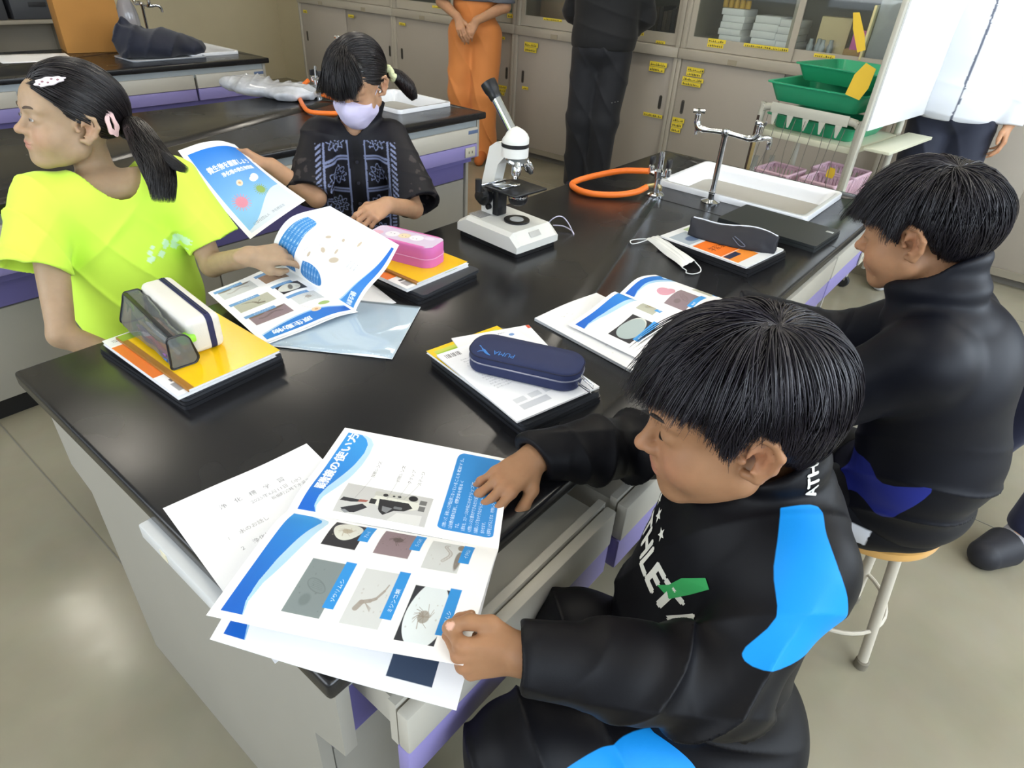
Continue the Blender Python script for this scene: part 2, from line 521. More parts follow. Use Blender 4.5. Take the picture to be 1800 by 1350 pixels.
def strands_mesh(name, T, rng, rw, base, var=.5, flip=False, n=3):
    N, S, _ = T.shape
    seg = np.linalg.norm(np.diff(T, axis=1), axis=2)
    cum = np.concatenate([np.zeros((N, 1)), seg.cumsum(1)], 1); tot = cum[:, -1:] + 1e-6
    u = cum / tot
    rad = rw * (.75 + .5 * rng.random((N, 1))) * np.clip(1.06 - u ** 2.5, .06, 1)
    tn = np.gradient(T, axis=1); tn /= np.linalg.norm(tn, axis=2)[..., None] + 1e-7
    ref = np.zeros_like(tn); ref[..., 2] = 1; ref[..., 0] = .3
    a = np.cross(tn, ref); a /= np.linalg.norm(a, axis=2)[..., None] + 1e-7
    b = np.cross(tn, a)
    V = np.stack([T + (a * cos(2 * pi * k / n) + b * sin(2 * pi * k / n)) * rad[..., None] for k in range(n)], 2)
    idx = np.arange(N * S * n).reshape(N, S, n)
    Q = np.stack([idx[:, :-1], np.roll(idx, -1, 2)[:, :-1], np.roll(idx, -1, 2)[:, 1:], idx[:, 1:]], -1).reshape(-1, 4)
    live = (seg > 1e-5)[:, :, None].repeat(n, 2).reshape(-1)
    Q = Q[live]
    if flip: Q = Q[:, ::-1]
    me = mesh_np(name, V.reshape(-1, 3), Q)
    sh = (1 + (rng.random(N) - .5) * 2 * var)[:, None, None].repeat(S, 1).repeat(n, 2).reshape(-1)
    set_colors(me, linv(base)[None] * sh[:, None])
    return me

class Person:
    """a seated or standing child: joints in world coordinates, head frame L,F,U"""
    def __init__(s, name, label, loc, hc, L, F, U, hs=1.0):
        s.t = thing('person', label, 'person', loc)
        s.loc = np.array(loc, F4)
        s.hc = np.array(hc, F4) - s.loc
        F = np.array(F, float); F /= np.linalg.norm(F); U = np.array(U, float); U -= F * (U @ F); U /= np.linalg.norm(U)
        L = np.cross(U, F)
        s.B = np.stack([L, F, U], 1).astype(F4); s.hs = hs; s.name = name
    def P(s, v): return np.array(v, F4) - s.loc
    def h2w(s, q): return (np.asarray(q) * s.hs) @ s.B.T + s.hc
    def w2h(s, p): return (p - s.hc) @ s.B / s.hs
    def head(s, p): return head_sdf(s.w2h(p)) * s.hs
    def obj(s, name, fn, lo, hi, h, mats, attr=None):
        me, pos, Q = sdf_mesh(name, fn, np.array(lo) - s.loc, np.array(hi) - s.loc, h)
        if attr is not None: attr(me, pos, Q)
        return link(name, me, mats, s.t)

SKIN = None
def skin_mat():
    global SKIN
    if SKIN is None:
        SKIN = mat('skin', 'c89a78', .5, spec=.35, attr='col', noise=(55, .05), bump=(260, .05), sss=.25)
    return SKIN
def skin_colors(P, base, hands, lips='b8705f', blush=.5, nails=True):
    def f(me, pos, Q):
        q = P.w2h(pos); X = np.abs(q[:, 0]); qa = np.stack([X, q[:, 1], q[:, 2]], 1)
        c = np.tile(linv(base), (len(pos), 1))
        def blend(w, col): c[:] = c * (1 - w[:, None]) + linv(col) * w[:, None]
        red = tuple(np.array([.80, .50, .40]))
        blend(blush * .55 * np.exp(-((qa - (.038, .078, -.038)) ** 2).sum(1) / .022 ** 2), 'c98268')
        blend(blush * .5 * np.exp(-((qa - (.081, -.004, -.006)) ** 2).sum(1) / .017 ** 2), 'd07a5c')
        blend(blush * .4 * np.exp(-((q - (0, .105, -.029)) ** 2).sum(1) / .012 ** 2), 'cf8a70')
        w = np.maximum(np.exp(-(((q - (0, .094, -.0545)) / (.019, .010, .0045)) ** 2).sum(1) * 1.2), np.exp(-(((q - (0, .092, -.0625)) / (.017, .010, .0055)) ** 2).sum(1) * 1.2))
        blend(np.clip(w * 1.5, 0, .85), lips)
        for H in hands:
            if nails:
                m = H.nails(pos); blend(m * .75, 'e8b9a4')
            for Pf in H.f:
                for k in (0, 1, 2):
                    blend(.22 * np.exp(-((pos - H.world(Pf[k])) ** 2).sum(1) / (.009 * H.s) ** 2), 'c47a5c')
        set_colors(me, c)
    return f
def eyelash(P, open_=0.0, look=0.0):
    """dark lash line for each eye; the lids are modelled in the head"""
    mb = MB()
    for sx in (1, -1):
        pts = []
        for i in range(9):
            t = i / 8; x = .0175 + t * .0265
            pts.append(P.h2w((sx * x, .0835 - .0085 * t ** 2 + .0035 * sin(pi * t), -.0035 + (.0045 * t ** 1.3) - .0028 * sin(pi * t))))
        mb.tube(spline(pts, 3), [.0003 + .0009 * sin(pi * min(1, .15 + k / 26)) for k in range(25)], 6)
    return mb.build('eyelash', mat('lash', '1d1512', .6), P.t)
def brows(P, col='2a211c'):
    mb = MB()
    for sx in (1, -1):
        pts = [P.h2w((sx * x, y, z)) for x, y, z in ((.013, .0915, .0185), (.024, .0905, .0225), (.036, .0845, .0235), (.047, .0745, .0205))]
        mb.tube(spline(pts, 4), [.0012 + .0016 * sin(pi * min(1, .25 + k / 18)) for k in range(13)], 6)
    return mb.build('eyebrow', mat('brow', col, .8), P.t)
# ------------------------------------------------------------------ the room
M_ = {}
def MT(k, *a, **kw):
    if k not in M_: M_[k] = mat(k, *a, **kw)
    return M_[k]
RX0, RX1, RY0, RY1, RZ = -2.6, 4.75, -3.2, 7.2, 3.0
def floor_mat():
    m = mat('sheet_flooring', 'a8a598', .22, spec=.45)
    nt = m.node_tree; b = nt.nodes['Principled BSDF']
    tc = nt.nodes.new('ShaderNodeTexCoord')
    n1 = nt.nodes.new('ShaderNodeTexNoise'); n1.inputs['Scale'].default_value = 1.7; n1.inputs['Detail'].default_value = 5
    n2 = nt.nodes.new('ShaderNodeTexNoise'); n2.inputs['Scale'].default_value = 14; n2.inputs['Detail'].default_value = 2
    cr = nt.nodes.new('ShaderNodeValToRGB')
    cr.color_ramp.elements[0].position = .32; cr.color_ramp.elements[0].color = lin('857f6b')
    cr.color_ramp.elements[1].position = .7; cr.color_ramp.elements[1].color = lin('9b9582')
    mx = nt.nodes.new('ShaderNodeMix'); mx.data_type = 'RGBA'; mx.blend_type = 'MULTIPLY'; mx.inputs[0].default_value = .07
    nt.links.new(tc.outputs['Object'], n1.inputs['Vector']); nt.links.new(tc.outputs['Object'], n2.inputs['Vector'])
    nt.links.new(n1.outputs['Fac'], cr.inputs[0]); nt.links.new(cr.outputs[0], mx.inputs[6]); nt.links.new(n2.outputs['Color'], mx.inputs[7])
    nt.links.new(mx.outputs[2], b.inputs['Base Color'])
    rr = nt.nodes.new('ShaderNodeMapRange'); rr.inputs[3].default_value = .10; rr.inputs[4].default_value = .24
    nt.links.new(n2.outputs['Fac'], rr.inputs[0]); nt.links.new(rr.outputs[0], b.inputs['Roughness'])
    bp = nt.nodes.new('ShaderNodeBump'); bp.inputs['Strength'].default_value = .05; bp.inputs['Distance'].default_value = .003
    nt.links.new(n2.outputs['Fac'], bp.inputs['Height']); nt.links.new(bp.outputs[0], b.inputs['Normal'])
    return m
def struct(name, mb, m):
    o = mb.build(name, m); tag(o, kind='structure'); return o
mb = MB(); mb.box(RX0, RX1, RY0, RY1, -.1, 0); struct('floor', mb, floor_mat())
mb = MB()
for x in (-1.1, .08, 1.93, 3.75): mb.box(x - .0018, x + .0018, RY0, RY1, .0001, .0012)
struct('trim_1', mb, MT('floor_seam', '77746a', .5))
CEIL = MT('ceiling_board', 'cfccc2', .9, noise=(40, .04))
mb = MB(); mb.box(RX0, RX1, RY0, RY1, RZ, RZ + .1); struct('ceiling', mb, CEIL)
WALLM = MT('wall_paint', 'cdc2a2', .75, noise=(3, .03))
WALLW = MT('window_wall_paint', 'c9c4b6', .8)
mb = MB(); mb.box(RX1, RX1 + .12, RY0, RY1, 0, RZ); struct('wall_far', mb, WALLM)
mb = MB(); mb.box(RX0, RX1, RY1, RY1 + .12, 0, RZ); struct('wall_left', mb, WALLM)
mb = MB(); mb.box(RX0, RX1, RY0 - .12, RY0, 0, .95); mb.box(RX0, RX1, RY0 - .12, RY0, 2.65, RZ)
for x in (RX0, -1.35, 1.5, 4.4): mb.box(x, x + .25, RY0 - .12, RY0, .95, 2.65)
struct('wall_right', mb, WALLW)
mb = MB(); mb.box(RX0 - .12, RX0, RY0, RY1, 0, .95); mb.box(RX0 - .12, RX0, RY0, RY1, 2.65, RZ)
for y in (RY0, -.5, 3.0, 6.9): mb.box(RX0 - .12, RX0, y, y + .25, .95, 2.65)
struct('wall_back', mb, WALLW)
FR = MT('window_aluminium', 'b9bcc0', .35, metal=.7)
GL = glass_mat('window_glass', 'ffffff', .02, 1.0)
def window(n, a, b, side):
    mb = MB()
    def bar(u0, u1, z0, z1):
        if side == 'y': mb.box(u0, u1, RY0 - .09, RY0 - .03, z0, z1)
        else: mb.box(RX0 - .09, RX0 - .03, u0, u1, z0, z1)
    bar(a, b, .95, 1.0); bar(a, b, 2.6, 2.65); k = 4
    for i in range(k + 1):
        u = a + (b - a) * i / k; bar(max(a, u - .025), min(b, u + .025), 1.0, 2.6)
    w = struct('window_%d' % n, mb, FR)
    g = MB()
    if side == 'y': g.box(a, b, RY0 - .062, RY0 - .058, 1.0, 2.6)
    else: g.box(RX0 - .062, RX0 - .058, a, b, 1.0, 2.6)
    g.build('window_pane', GL, w)
window(1, -1.1, 1.5, 'y'); window(2, 1.75, 4.4, 'y'); window(3, -.25, 3.0, 'x'); window(4, 3.25, 6.9, 'x')

# ceiling luminaires, lit, running across the room
LAMPG = bpy.data.materials.new('lamp_tube'); LAMPG.use_nodes = True
_e = LAMPG.node_tree.nodes['Principled BSDF']
_e.inputs['Emission Color'].default_value = (1, .93, .82, 1); _e.inputs['Emission Strength'].default_value = 19
for i, (x, y) in enumerate([(.27, 3.9), (1.75, 3.9), (3.2, 3.9), (.27, 1.0), (1.75, 1.0), (3.2, 1.0), (.27, -1.8), (1.75, -1.8), (3.2, -1.8)]):
    t = thing('ceiling_light', 'white fluorescent ceiling fitting in the %s row, %s' % (('far left', 'middle', 'window side')[i // 3], ('nearest the back wall', 'middle of its row', 'nearest the cupboards')[i % 3]), 'ceiling light', (x, y, 3.0), group='ceiling lights')
    a = MB(); a.box(-.12, .12, -.64, .64, -.055, 0, .01); a.build('housing', MT('lamp_housing', 'dddcd6', .5), t)
    for s in (-.06, .06):
        a = MB(); a.tube([(s, -.6, -.075), (s, .6, -.075)], .016, 10); a.build('tube', LAMPG, t)

# ------------------------------------------------------------------ storage cupboards along the far wall
CB = MT('cupboard_enamel', 'aaa394', .42, noise=(2.5, .025))
CBD = MT('cupboard_door', 'a59d91', .45, noise=(2, .02))
CBI = MT('cupboard_inside', '8b8474', .7)
CHR = MT('recess_pull', '6d6a62', .35, metal=.8)
YEL = MT('yellow_label', 'e6cf3c', .6)
INK = MT('label_ink', '6b6433', .7)
KICK = MT('cupboard_plinth', '77736b', .6)
PGL = glass_mat('cupboard_glass', 'f4f7f5', .03, .98)
FX = 4.2
posts = [-2.42, -1.02, .38, 1.78, 3.18, 4.58, 5.98]
def yellow(parent, y, z, w, h, n=1, x=FX - .012):
    """strip label with handwritten marks"""
    for k in range(n):
        ww = w * (1 - .18 * ((k * 7) % 3) / 2)
        a = MB(); a.box(x - .0012, x, y - ww, y, z - h * (k + 1) + .003, z - h * k)
        l = a.build('paper_label', YEL, parent)
        a = MB(); r = random.Random(int(abs(y) * 1000 + k * 17 + z * 100)); u = y - .008
        while u > y - ww + .012:
            g = r.uniform(.006, .011)
            a.box(x - .0018, x - .0011, u - g, u, z - h * k - h * .72, z - h * k - h * .62 + r.uniform(0, .3) * h)
            if r.random() < .6: a.box(x - .0018, x - .0011, u - g * .7, u - g * .45, z - h * k - h * .78, z - h * k - h * .2)
            u -= g + .004
        a.build('writing', INK, l)
for ui in range(6):
    y0, y1 = posts[ui], posts[ui + 1]
    ORD = ('leftmost', 'second', 'third', 'fourth', 'fifth', 'sixth', 'seventh', 'eighth', 'rightmost')
    where = ('nearest the window', 'behind the boy in the dark jacket', 'behind the green trays and whiteboard', 'behind the person in black trousers', 'behind the person in orange trousers', 'at the left end')[ui]
    t = thing('storage_cupboard', 'cream steel cupboard with sliding and glazed doors ' + where, 'cupboard', (0, 0, 0), group='cupboards along the far wall')
    if ui < 1: t['label'] = 'cream steel cupboard with sliding doors nearest the window wall'
    D = RX1 - .004
    a = MB()
    a.box(FX + .02, D, y0 + .002, y0 + .03, .07, 2.2); a.box(FX + .02, D, y1 - .03, y1 - .002, .07, 2.2)
    a.box(D - .02, D, y0 + .03, y1 - .03, .07, 2.2)
    a.box(FX + .0, D, y0 + .002, y1 - .002, .05, .09); a.box(FX + .1, D, y0 + .03, y1 - .03, 1.0, 1.02)
    a.box(FX - .0, D, y0 + .002, y1 - .002, 2.17, 2.2)
    a.box(FX + .06, D - .02, y0 + .03, y1 - .03, 1.345, 1.365)
    a.build('carcass', CBI, t)
    a = MB(); a.box(FX + .05, D, y0, y1, 0, .055); a.build('plinth', KICK, t)
    a = MB()
    a.box(FX - .015, FX + .02, y0 + .001, y0 + .028, .06, .9, .004); a.box(FX - .015, FX + .02, y1 - .028, y1 - .001, .06, .9, .004)
    a.box(FX - .025, FX + .1, y0 + .001, y1 - .001, .90, .962, .006)
    a.box(FX - .012, FX + .05, y0 + .001, y0 + .034, .962, 2.19, .004); a.box(FX - .012, FX + .05, y1 - .034, y1 - .001, .962, 2.19, .004)
    a.build('front_frame', CB, t)
    ym = (y0 + y1) / 2
    for k, (a0, a1) in enumerate(((y0 + .03, ym + .02), (ym - .02, y1 - .03))):
        xx = FX + (.0 if k else .016)
        a = MB(); a.box(xx, xx + .014, a0, a1, .09, .898, .002)
        d = a.build('sliding_door', CBD, t)
        hy = a0 + .06 if k == 0 else a1 - .06
        if ui in (2, 3, 4) or True:
            a = MB(); a.prism(rrect(-.012, .012, -.045, .045, .0115), -.002, .0025, 'x', tr(xx, hy, .61)); a.build('recessed_handle', CHR, d)
            a = MB(); a.prism(rrect(-.007, .007, -.036, .036, .0068), -.0032, -.0018, 'x', tr(xx, hy, .61)); a.build('handle_recess', MT('dark_recess', '3b3833', .6), d)
    for k, (a0, a1) in enumerate(((y0 + .036, ym + .03), (ym - .03, y1 - .036))):
        xx = FX + (.008 if k else .026)
        a = MB(); w = .036
        a.box(xx, xx + .014, a0, a1, .965, 1.035); a.box(xx, xx + .014, a0, a1, 2.12, 2.17)
        a.box(xx, xx + .014, a0, a0 + w, 1.035, 2.12); a.box(xx, xx + .014, a1 - w, a1, 1.035, 2.12)
        d = a.build('glazed_door', CB, t)
        a = MB(); a.box(xx + .005, xx + .008, a0 + w, a1 - w, 1.035, 2.12); a.build('pane', PGL, d)
        a = MB(); a.box(FX - .027, FX - .024, (a0 + a1) / 2 - .03, (a0 + a1) / 2 + .03, .905, .935); a.build('card_holder', MT('card_holder', '9a917c', .5), t)
    if ui == 3: yellow(t, 1.98, .86, .13, .032, 2); yellow(t, 1.97, .535, .15, .026); yellow(t, 2.12, 1.02, .05, .022, x=FX + .006); yellow(t, 1.97, .985, .07, .02, x=FX + .006); yellow(t, 3.08, .86, .13, .035, 2); yellow(t, 2.93, 1.035, .17, .02, x=FX + .006); yellow(t, 3.08, .545, .06, .025)
    if ui == 2: yellow(t, 1.70, .86, .12, .028, 2); yellow(t, 1.72, .80, .15, .028, 2); yellow(t, 1.74, .54, .09, .033, 3); yellow(t, 1.60, 1.037, .12, .026, 2, x=FX + .006); yellow(t, 1.36, 1.035, .28, .022, x=FX + .006); yellow(t, .93, 1.027, .12, .022, x=FX + .024); yellow(t, .55, .86, .1, .03, 2)
    if ui == 4: yellow(t, 3.36, .52, .12, .026, 3, ); yellow(t, 3.33, .87, .05, .022); yellow(t, 3.28, 1.03, .06, .03, x=FX + .006); yellow(t, 3.83, .85, .09, .03, 2); yellow(t, 4.5, .86, .08, .024); yellow(t, 4.1, 1.02, .1, .02, x=FX + .006)
    if ui == 5: yellow(t, 5.9, .84, .06, .03); yellow(t, 5.2, .86, .08, .026); yellow(t, 4.72, .5, .07, .026)
# contents seen through the glass
def carton(name, label, cat, x, y, z, sx, sy, sz, rz, m, group=None, r=.003):
    a = MB(); a.box(-sx / 2, sx / 2, -sy / 2, sy / 2, 0, sz, r)
    o = a.build(name, m); o.location = (x, y, z); o.rotation_euler = (0, 0, rz); tag(o, label, cat, group); return o
WB = MT('white_carton', 'e9eaec', .6); TAN = MT('kraft_card', 'b28a52', .75); CRM = MT('cream_card', 'd9c79d', .75)
k = 0
for (y, n, sy, dz) in ((1.50, 5, .15, .036), (1.28, 4, .16, .04), (1.14, 4, .12, .038)):
    for j in range(n):
        carton('flat_carton', 'flat white carton behind the glass, %s from the bottom of the %s stack' % (('lowest', 'second', 'third', 'fourth', 'fifth')[j], {1.5: 'left', 1.28: 'middle', 1.14: 'right'}[y]), 'box', FX + .19, y + .006 * ((j * 5) % 3 - 1), 1.021 + j * (dz + .001), .2, sy, dz, .04 * ((j * 3) % 3 - 1), WB, 'white cartons behind the cupboard glass'); k += 1
for j in range(5):
    a = MB(); a.lathe([(0, 0), (.017, 0), (.018, .03), (.015, .045), (0, .047)], n=12)
    o = a.build('yellow_jar', MT('yellow_lid', 'b58e2c', .5)); o.location = (FX + .14, 1.44 + j * .037 - .0, 1.2075); tag(o, 'small yellow capped jar on the left carton stack, %s from the left' % ('fifth', 'fourth', 'third', 'second', 'first')[j], 'jar', 'yellow jars on the white cartons')
carton('paper_bag', 'crumpled cream paper packet propped behind the cupboard glass', 'paper bag', FX + .2, .90, 1.021, .1, .17, .19, .15, CRM)
carton('wooden_tray', 'brown cardboard tray lying under the cream paper packet', 'box', FX + .2, .755, 1.021, .2, .09, .04, .05, TAN)
carton('pink_pouch', 'bright pink pouch standing beside the brown tray in the cupboard', 'pouch', FX + .12, .735, 1.0215, .03, .07, .14, .1, MT('pink_plastic', 'd35fae', .4))
a = MB(); a.box(0, .3, -.15, .1, 0, .3, .004); o = a.build('drawer_set', MT('grey_drawers', 'aeb0b4', .5)); o.location = (FX + .07, .565, 1.0205); tag(o, 'pale grey plastic drawer set at the right of the glazed cupboard', 'drawers')
carton('yellow_folder', 'upright yellow file against the grey drawer set', 'file', FX + .12, .676, 1.0205, .2, .012, .27, 0, MT('pale_yellow_card', 'd8cf9a', .7))
for j in range(4):
    a = MB(); a.lathe([(0, 0), (.018, 0), (.018, .04), (.012, .05), (.012, .075), (0, .076)], n=12)
    o = a.build('glass_bottle', MT('bottle_grey', '9aa2a4', .2, spec=.8)); o.location = (FX + .08 + .04 * (j % 2), .985 - .035 * j, 1.0205); tag(o, 'small clear bottle left of the cream packet, %s from the left' % ('first', 'second', 'third', 'fourth')[j], 'bottle', 'clear bottles in the cupboard')
for j in range(9):
    carton('dark_book', 'dark spined volume behind the glass, %s from the right in its row' % ('first', 'second', 'third', 'fourth', 'fifth', 'sixth', 'seventh', 'eighth', 'ninth')[j], 'book', FX + .2, 1.86 + j * .032, 1.0205, .18, .028, .13 + .02 * ((j * 3) % 4) / 2, 0, MT('dark_cloth_%d' % (j % 3), ('3a332c', '4a4038', '2d2a2a')[j % 3], .7), 'dark books behind the glass')
carton('teal_box', 'teal plastic box behind the glass above the orange trousers', 'box', FX + .2, 3.28, 1.0205, .2, .12, .16, 0, MT('teal_plastic', '4f8a80', .5))
carton('grey_box', 'grey carton beside the teal box behind the glass', 'box', FX + .2, 3.5, 1.0205, .2, .2, .12, 0, MT('grey_card', '8f9296', .6))
carton('brown_carton', 'dull brown carton behind the glass left of the person in black', 'box', FX + .22, 2.85, 1.0205, .2, .4, .2, 0, MT('dull_brown', '6d5c46', .7))

# ------------------------------------------------------------------ laboratory tables
TOP = MT('black_worktop', '17171a', .22, spec=.6, noise=(3, .08, 2))
def _topmat(m):
    nt = m.node_tree; b = nt.nodes['Principled BSDF']
    n = nt.nodes.new('ShaderNodeTexNoise'); n.inputs['Scale'].default_value = 5; n.inputs['Detail'].default_value = 2
    r = nt.nodes.new('ShaderNodeMapRange'); r.inputs[1].default_value = .1; r.inputs[2].default_value = .9; r.inputs[3].default_value = .17; r.inputs[4].default_value = .34
    tc = nt.nodes.new('ShaderNodeTexCoord'); nt.links.new(tc.outputs['Object'], n.inputs['Vector'])
    nt.links.new(n.outputs['Fac'], r.inputs[0]); nt.links.new(r.outputs[0], b.inputs['Roughness'])
_topmat(TOP)
WHT = MT('table_panel', '9f9c93', .42, noise=(4, .02)); DRW = MT('drawer_front', 'b9b5aa', .4, noise=(3, .02))
PUR = MT('lilac_panel', '8c84bb', .42); PURD = MT('dark_lilac_panel', '6f69a5', .42)
RAIL = MT('drawer_rail', 'a5adb0', .35, metal=.3); SLOT = MT('table_shadow_gap', '4b4b4e', .7)
OUTM = MT('socket_plate', 'b9b5a4', .5); DARK = MT('dark_plastic', '1c1c1e', .5)
def lab_table(label, x0, x1, y0, y1, H=.75, sides=(0, 1), pulled=None):
    t = thing('lab_table', label, 'laboratory table', (x0, y0, 0))
    L, W = x1 - x0, y1 - y0
    a = MB(); a.box(0, L, 0, W, H - .032, H, .007, seg=3); a.build('worktop', TOP, t)
    a = MB(); a.box(L * .745 - .0008, L * .745 + .0008, .004, W - .004, H, H + .0004); a.build('worktop_seam', MT('seam_line', '101012', .6), t)
    # end panels, notched below the drawer band
    for ex in (.022, L - .042):
        a = MB(); z1 = H - .034
        a.prism([(.028, .53), (.028, z1), (W - .028, z1), (W - .028, .53), (W - .10, .50), (W - .10, .0), (.10, .0), (.10, .50)], ex, ex + .02, 'x')
        a.build('end_panel', WHT, t, angle=20)
    # inner carcass
    a = MB(); a.box(.044, L - .044, .13, W - .13, .08, H - .034); a.build('carcass', WHT, t)
    a = MB(); a.box(.06, L - .06, .15, W - .15, 0, .08); a.build('kickboard', DARK, t)
    n = 5; seg = (L - .09) / n
    for s in (0, 1):
        sg = 1 if s == 0 else -1; e = 0 if s == 0 else W
        def B(a, xa, xb, d0, d1, za, zb, r=0):
            ya, yb = e + sg * d0, e + sg * d1
            a.box(xa, xb, min(ya, yb), max(ya, yb), za, zb, r)
        a = MB(); B(a, .044, L - .044, .03, .13, H - .085, H - .034); a.build('drawer_rail', RAIL, t)
        for k in range(n):
            xa = .046 + k * seg + .008; xb = .046 + (k + 1) * seg - .008
            po = (pulled or {}).get((s, k), 0)
            a = MB(); B(a, xa, xb, .010 - po, .030 - po, .605, .684, .004)
            if po: B(a, xa + .012, xb - .012, .03 - po, .14, .61, .672)
            B(a, xa + .002, xb - .002, .032 - po, .045 - po, .60, .69)
            d = a.build('drawer', DRW, t)
            a = MB(); B(a, xa, xb, .012 - po, .034 - po, .535, .603, .004); a.build('lilac_lip', PUR, d)
            a = MB(); B(a, xb - .07, xb, .0085 - po, .0125 - po, .655, .672, .001)
            if s == 0 and k == n - 1: a.build('finger_grip', MT('grip_blue', '5a6a8a', .5), d)
            else: a.bm.free()
        a = MB(); B(a, .044, L - .044, .06, .13, .50, .61); a.build('lilac_apron', PURD, t)
        for k in range(n):
            xa = .05 + k * seg; xb = .05 + (k + 1) * seg - .006
            a = MB(); B(a, xa, xb, .112, .13, .40, .50, .002); a.build('lilac_strip', PURD, t)
            a = MB(); B(a, xa, xb, .112, .13, .085, .395, .002); a.build('cabinet_door', WHT, t)
        for k, xo in enumerate((.215, L - .11, L * .5)):
            if k == 0: zc, dd, w = .425, .112, .036
            else: zc, dd, w = .568, .010, .036
            a = MB(); B(a, xo - w, xo + w, dd - .006, dd + .001, zc - .024, zc + .024, .003); o = a.build('outlet', OUTM, t)
            a = MB()
            if k == 0: B(a, xo - .018, xo + .024, dd - .008, dd - .0055, zc - .022, zc + .012, .001)
            else:
                for u in (-.012, .012): B(a, xo + u - .003, xo + u + .003, dd - .0068, dd - .0055, zc - .006, zc + .006)
            a.build('socket', DARK if k == 0 else MT('socket_slot', '6b665c', .6), o)
    return t
TX1 = 2.478
lab_table('black topped laboratory table with lilac bands in the foreground, children seated around it', 0, TX1, 0, .92, pulled={(0, 0): .075, (0, 1): .085})
lab_table('black topped laboratory table behind the two girls, plastic bag and orange hose on it', -.06, 2.42, 1.905, 2.825)
lab_table('black topped laboratory table at the back left carrying the cardboard box', -.02, 2.50, 3.93, 4.85)
a = MB(); a.box(-.016, .018, .155, .425, .690, .7175, .003); o = a.build('pull_out_board', MT('pull_board', 'd6d8d8', .4)); tag(o, 'white pull-out board edge under the near end of the black worktop', 'board')
a = MB(); a.box(-.0168, -.0158, .345, .362, .697, .712); a.build('sticker', MT('pale_sticker', 'e2dcc2', .6), o)
o['label'] = 'white board edge projecting under the printed handout at the near table end'
# ------------------------------------------------------------------ cloth helpers
def inpoly(x, y, P):
    P = np.asarray(P, float); n = len(P); r = np.zeros(len(x), bool); j = n - 1
    for i in range(n):
        xi, yi = P[i]; xj, yj = P[j]
        c = ((yi > y) != (yj > y)) & (x < (xj - xi) * (y - yi) / (yj - yi + 1e-12) + xi)
        r ^= c; j = i
    return r
def patch_mask(pos, pts, N, depth=.08):
    """vertices inside the 3D outline pts seen along its own normal N"""
    pts = np.asarray(pts, float); N = np.asarray(N, float); N /= np.linalg.norm(N)
    O = pts.mean(0); U = np.cross([0, 0, 1.0], N); U /= np.linalg.norm(U); W = np.cross(N, U)
    q = pos - O; P2 = np.stack([(pts - O) @ U, (pts - O) @ W], 1)
    return inpoly(q @ U, q @ W, P2) & (np.abs(q @ N) < depth)
def folds(p, f, amp, d, seed=0, sharp=1.5):
    """creases running across direction d"""
    d = np.asarray(d, F4); d = d / np.linalg.norm(d)
    u = (p @ d) * f + 1.6 * noise3(p, f * .22, seed)
    w = np.sin(u); return amp * (np.abs(w) ** sharp * np.sign(w)) * (.6 + .5 * noise3(p, f * .15, seed + 3))
def ridge(p, f, amp, d, seed, pw=3.0):
    """sharp cloth creases along iso-lines of direction d"""
    d = np.asarray(d, F4); d = d / np.linalg.norm(d)
    u = (p @ d) * f + 2.2 * noise3(p, f * .16, seed)
    return -amp * (1 - np.abs(np.sin(u))) ** pw * np.clip(.5 + .9 * noise3(p, f * .2, seed + 5), 0, 1.3)
def black_fabric(name, col, rough=.52, sheen=.0, spec=.22):
    return mat(name, col, rough, spec=spec, attr='col', sheen=sheen, bump=(900, .06))
HAIR = mat('hair', '18151a', .34, spec=.55, attr='col')
def body_fn(P, J, hands, sh=.034, slim=1.0):
    """one continuous skin surface: head, neck, torso, arms, hands, legs"""
    def fn(p):
        d = chain(p, [J['pelvis'], J['mid'], J['chest']], [.075, .07, .075], .06)
        d = smin(d, chain(p, [J['hipL'], J['kneeL'], J['ankL'], J['toeL']], [.058, .042, .028, .022], .02), .04)
        d = smin(d, chain(p, [J['hipR'], J['kneeR'], J['ankR'], J['toeR']], [.058, .042, .028, .022], .02), .04)
        d = smin(d, cap(p, J['shL'], J['shR'], .042), .05)
        d = smin(d, cap(p, J['neck'], J['nb'], .043 * slim, .036 * slim), .03)
        for s in 'LR':
            d = smin(d, chain(p, [J['sh' + s], J['el' + s], J['wr' + s]], [.038, sh * .86, .0215], .012), .015)
        d = near(p, d, .018, P.hc, .2, P.head)
        for H in hands:
            d = near(p, d, .008, H.world((0, .06, 0)), .16, H)
        return d
    return fn
def boots(P, J, m, name='shoe'):
    for s in 'LR':
        a, t = np.array(J['ank' + s]), np.array(J['toe' + s])
        P.obj(name, lambda p: smin(cap(p, a + (0, 0, -.02), t, .034, .030), sph(p, a, .036), .02), a - .16 + P.loc, a + .16 + P.loc, .004, m)

# ------------------------------------------------------------------ boy in the foreground
B1 = Person('boy', 'boy in a black tracksuit with bright blue panels, reading the foreground brochure', (.42, -.31, 0),
            (.431, -.219, 1.009), None, (-.619, .760, -.199), (-.064, .204, .977), 1.03)
def j1():
    P = B1.P
    J = dict(pelvis=P((.415, -.305, .50)), mid=P((.445, -.275, .65)), chest=P((.475, -.262, .79)), neck=P((.485, -.275, .885)),
             shL=P((.41, -.345, .865)), shR=P((.625, -.225, .86)), elL=P((.285, -.330, .765)), wrL=P((.135, -.165, .822)),
             elR=P((.603, -.05, .765)), wrR=P((.425, .045, .792)),
             hipL=P((.345, -.325, .49)), hipR=P((.475, -.255, .49)), kneeL=P((.165, -.150, .555)), kneeR=P((.335, -.125, .598)),
             ankL=P((.17, -.13, .09)), ankR=P((.40, -.11, .09)), toeL=P((.15, -.03, .03)), toeR=P((.39, -.01, .03)))
    J['nb'] = B1.h2w((0, -.030, -.035))
    return J
J1 = j1()
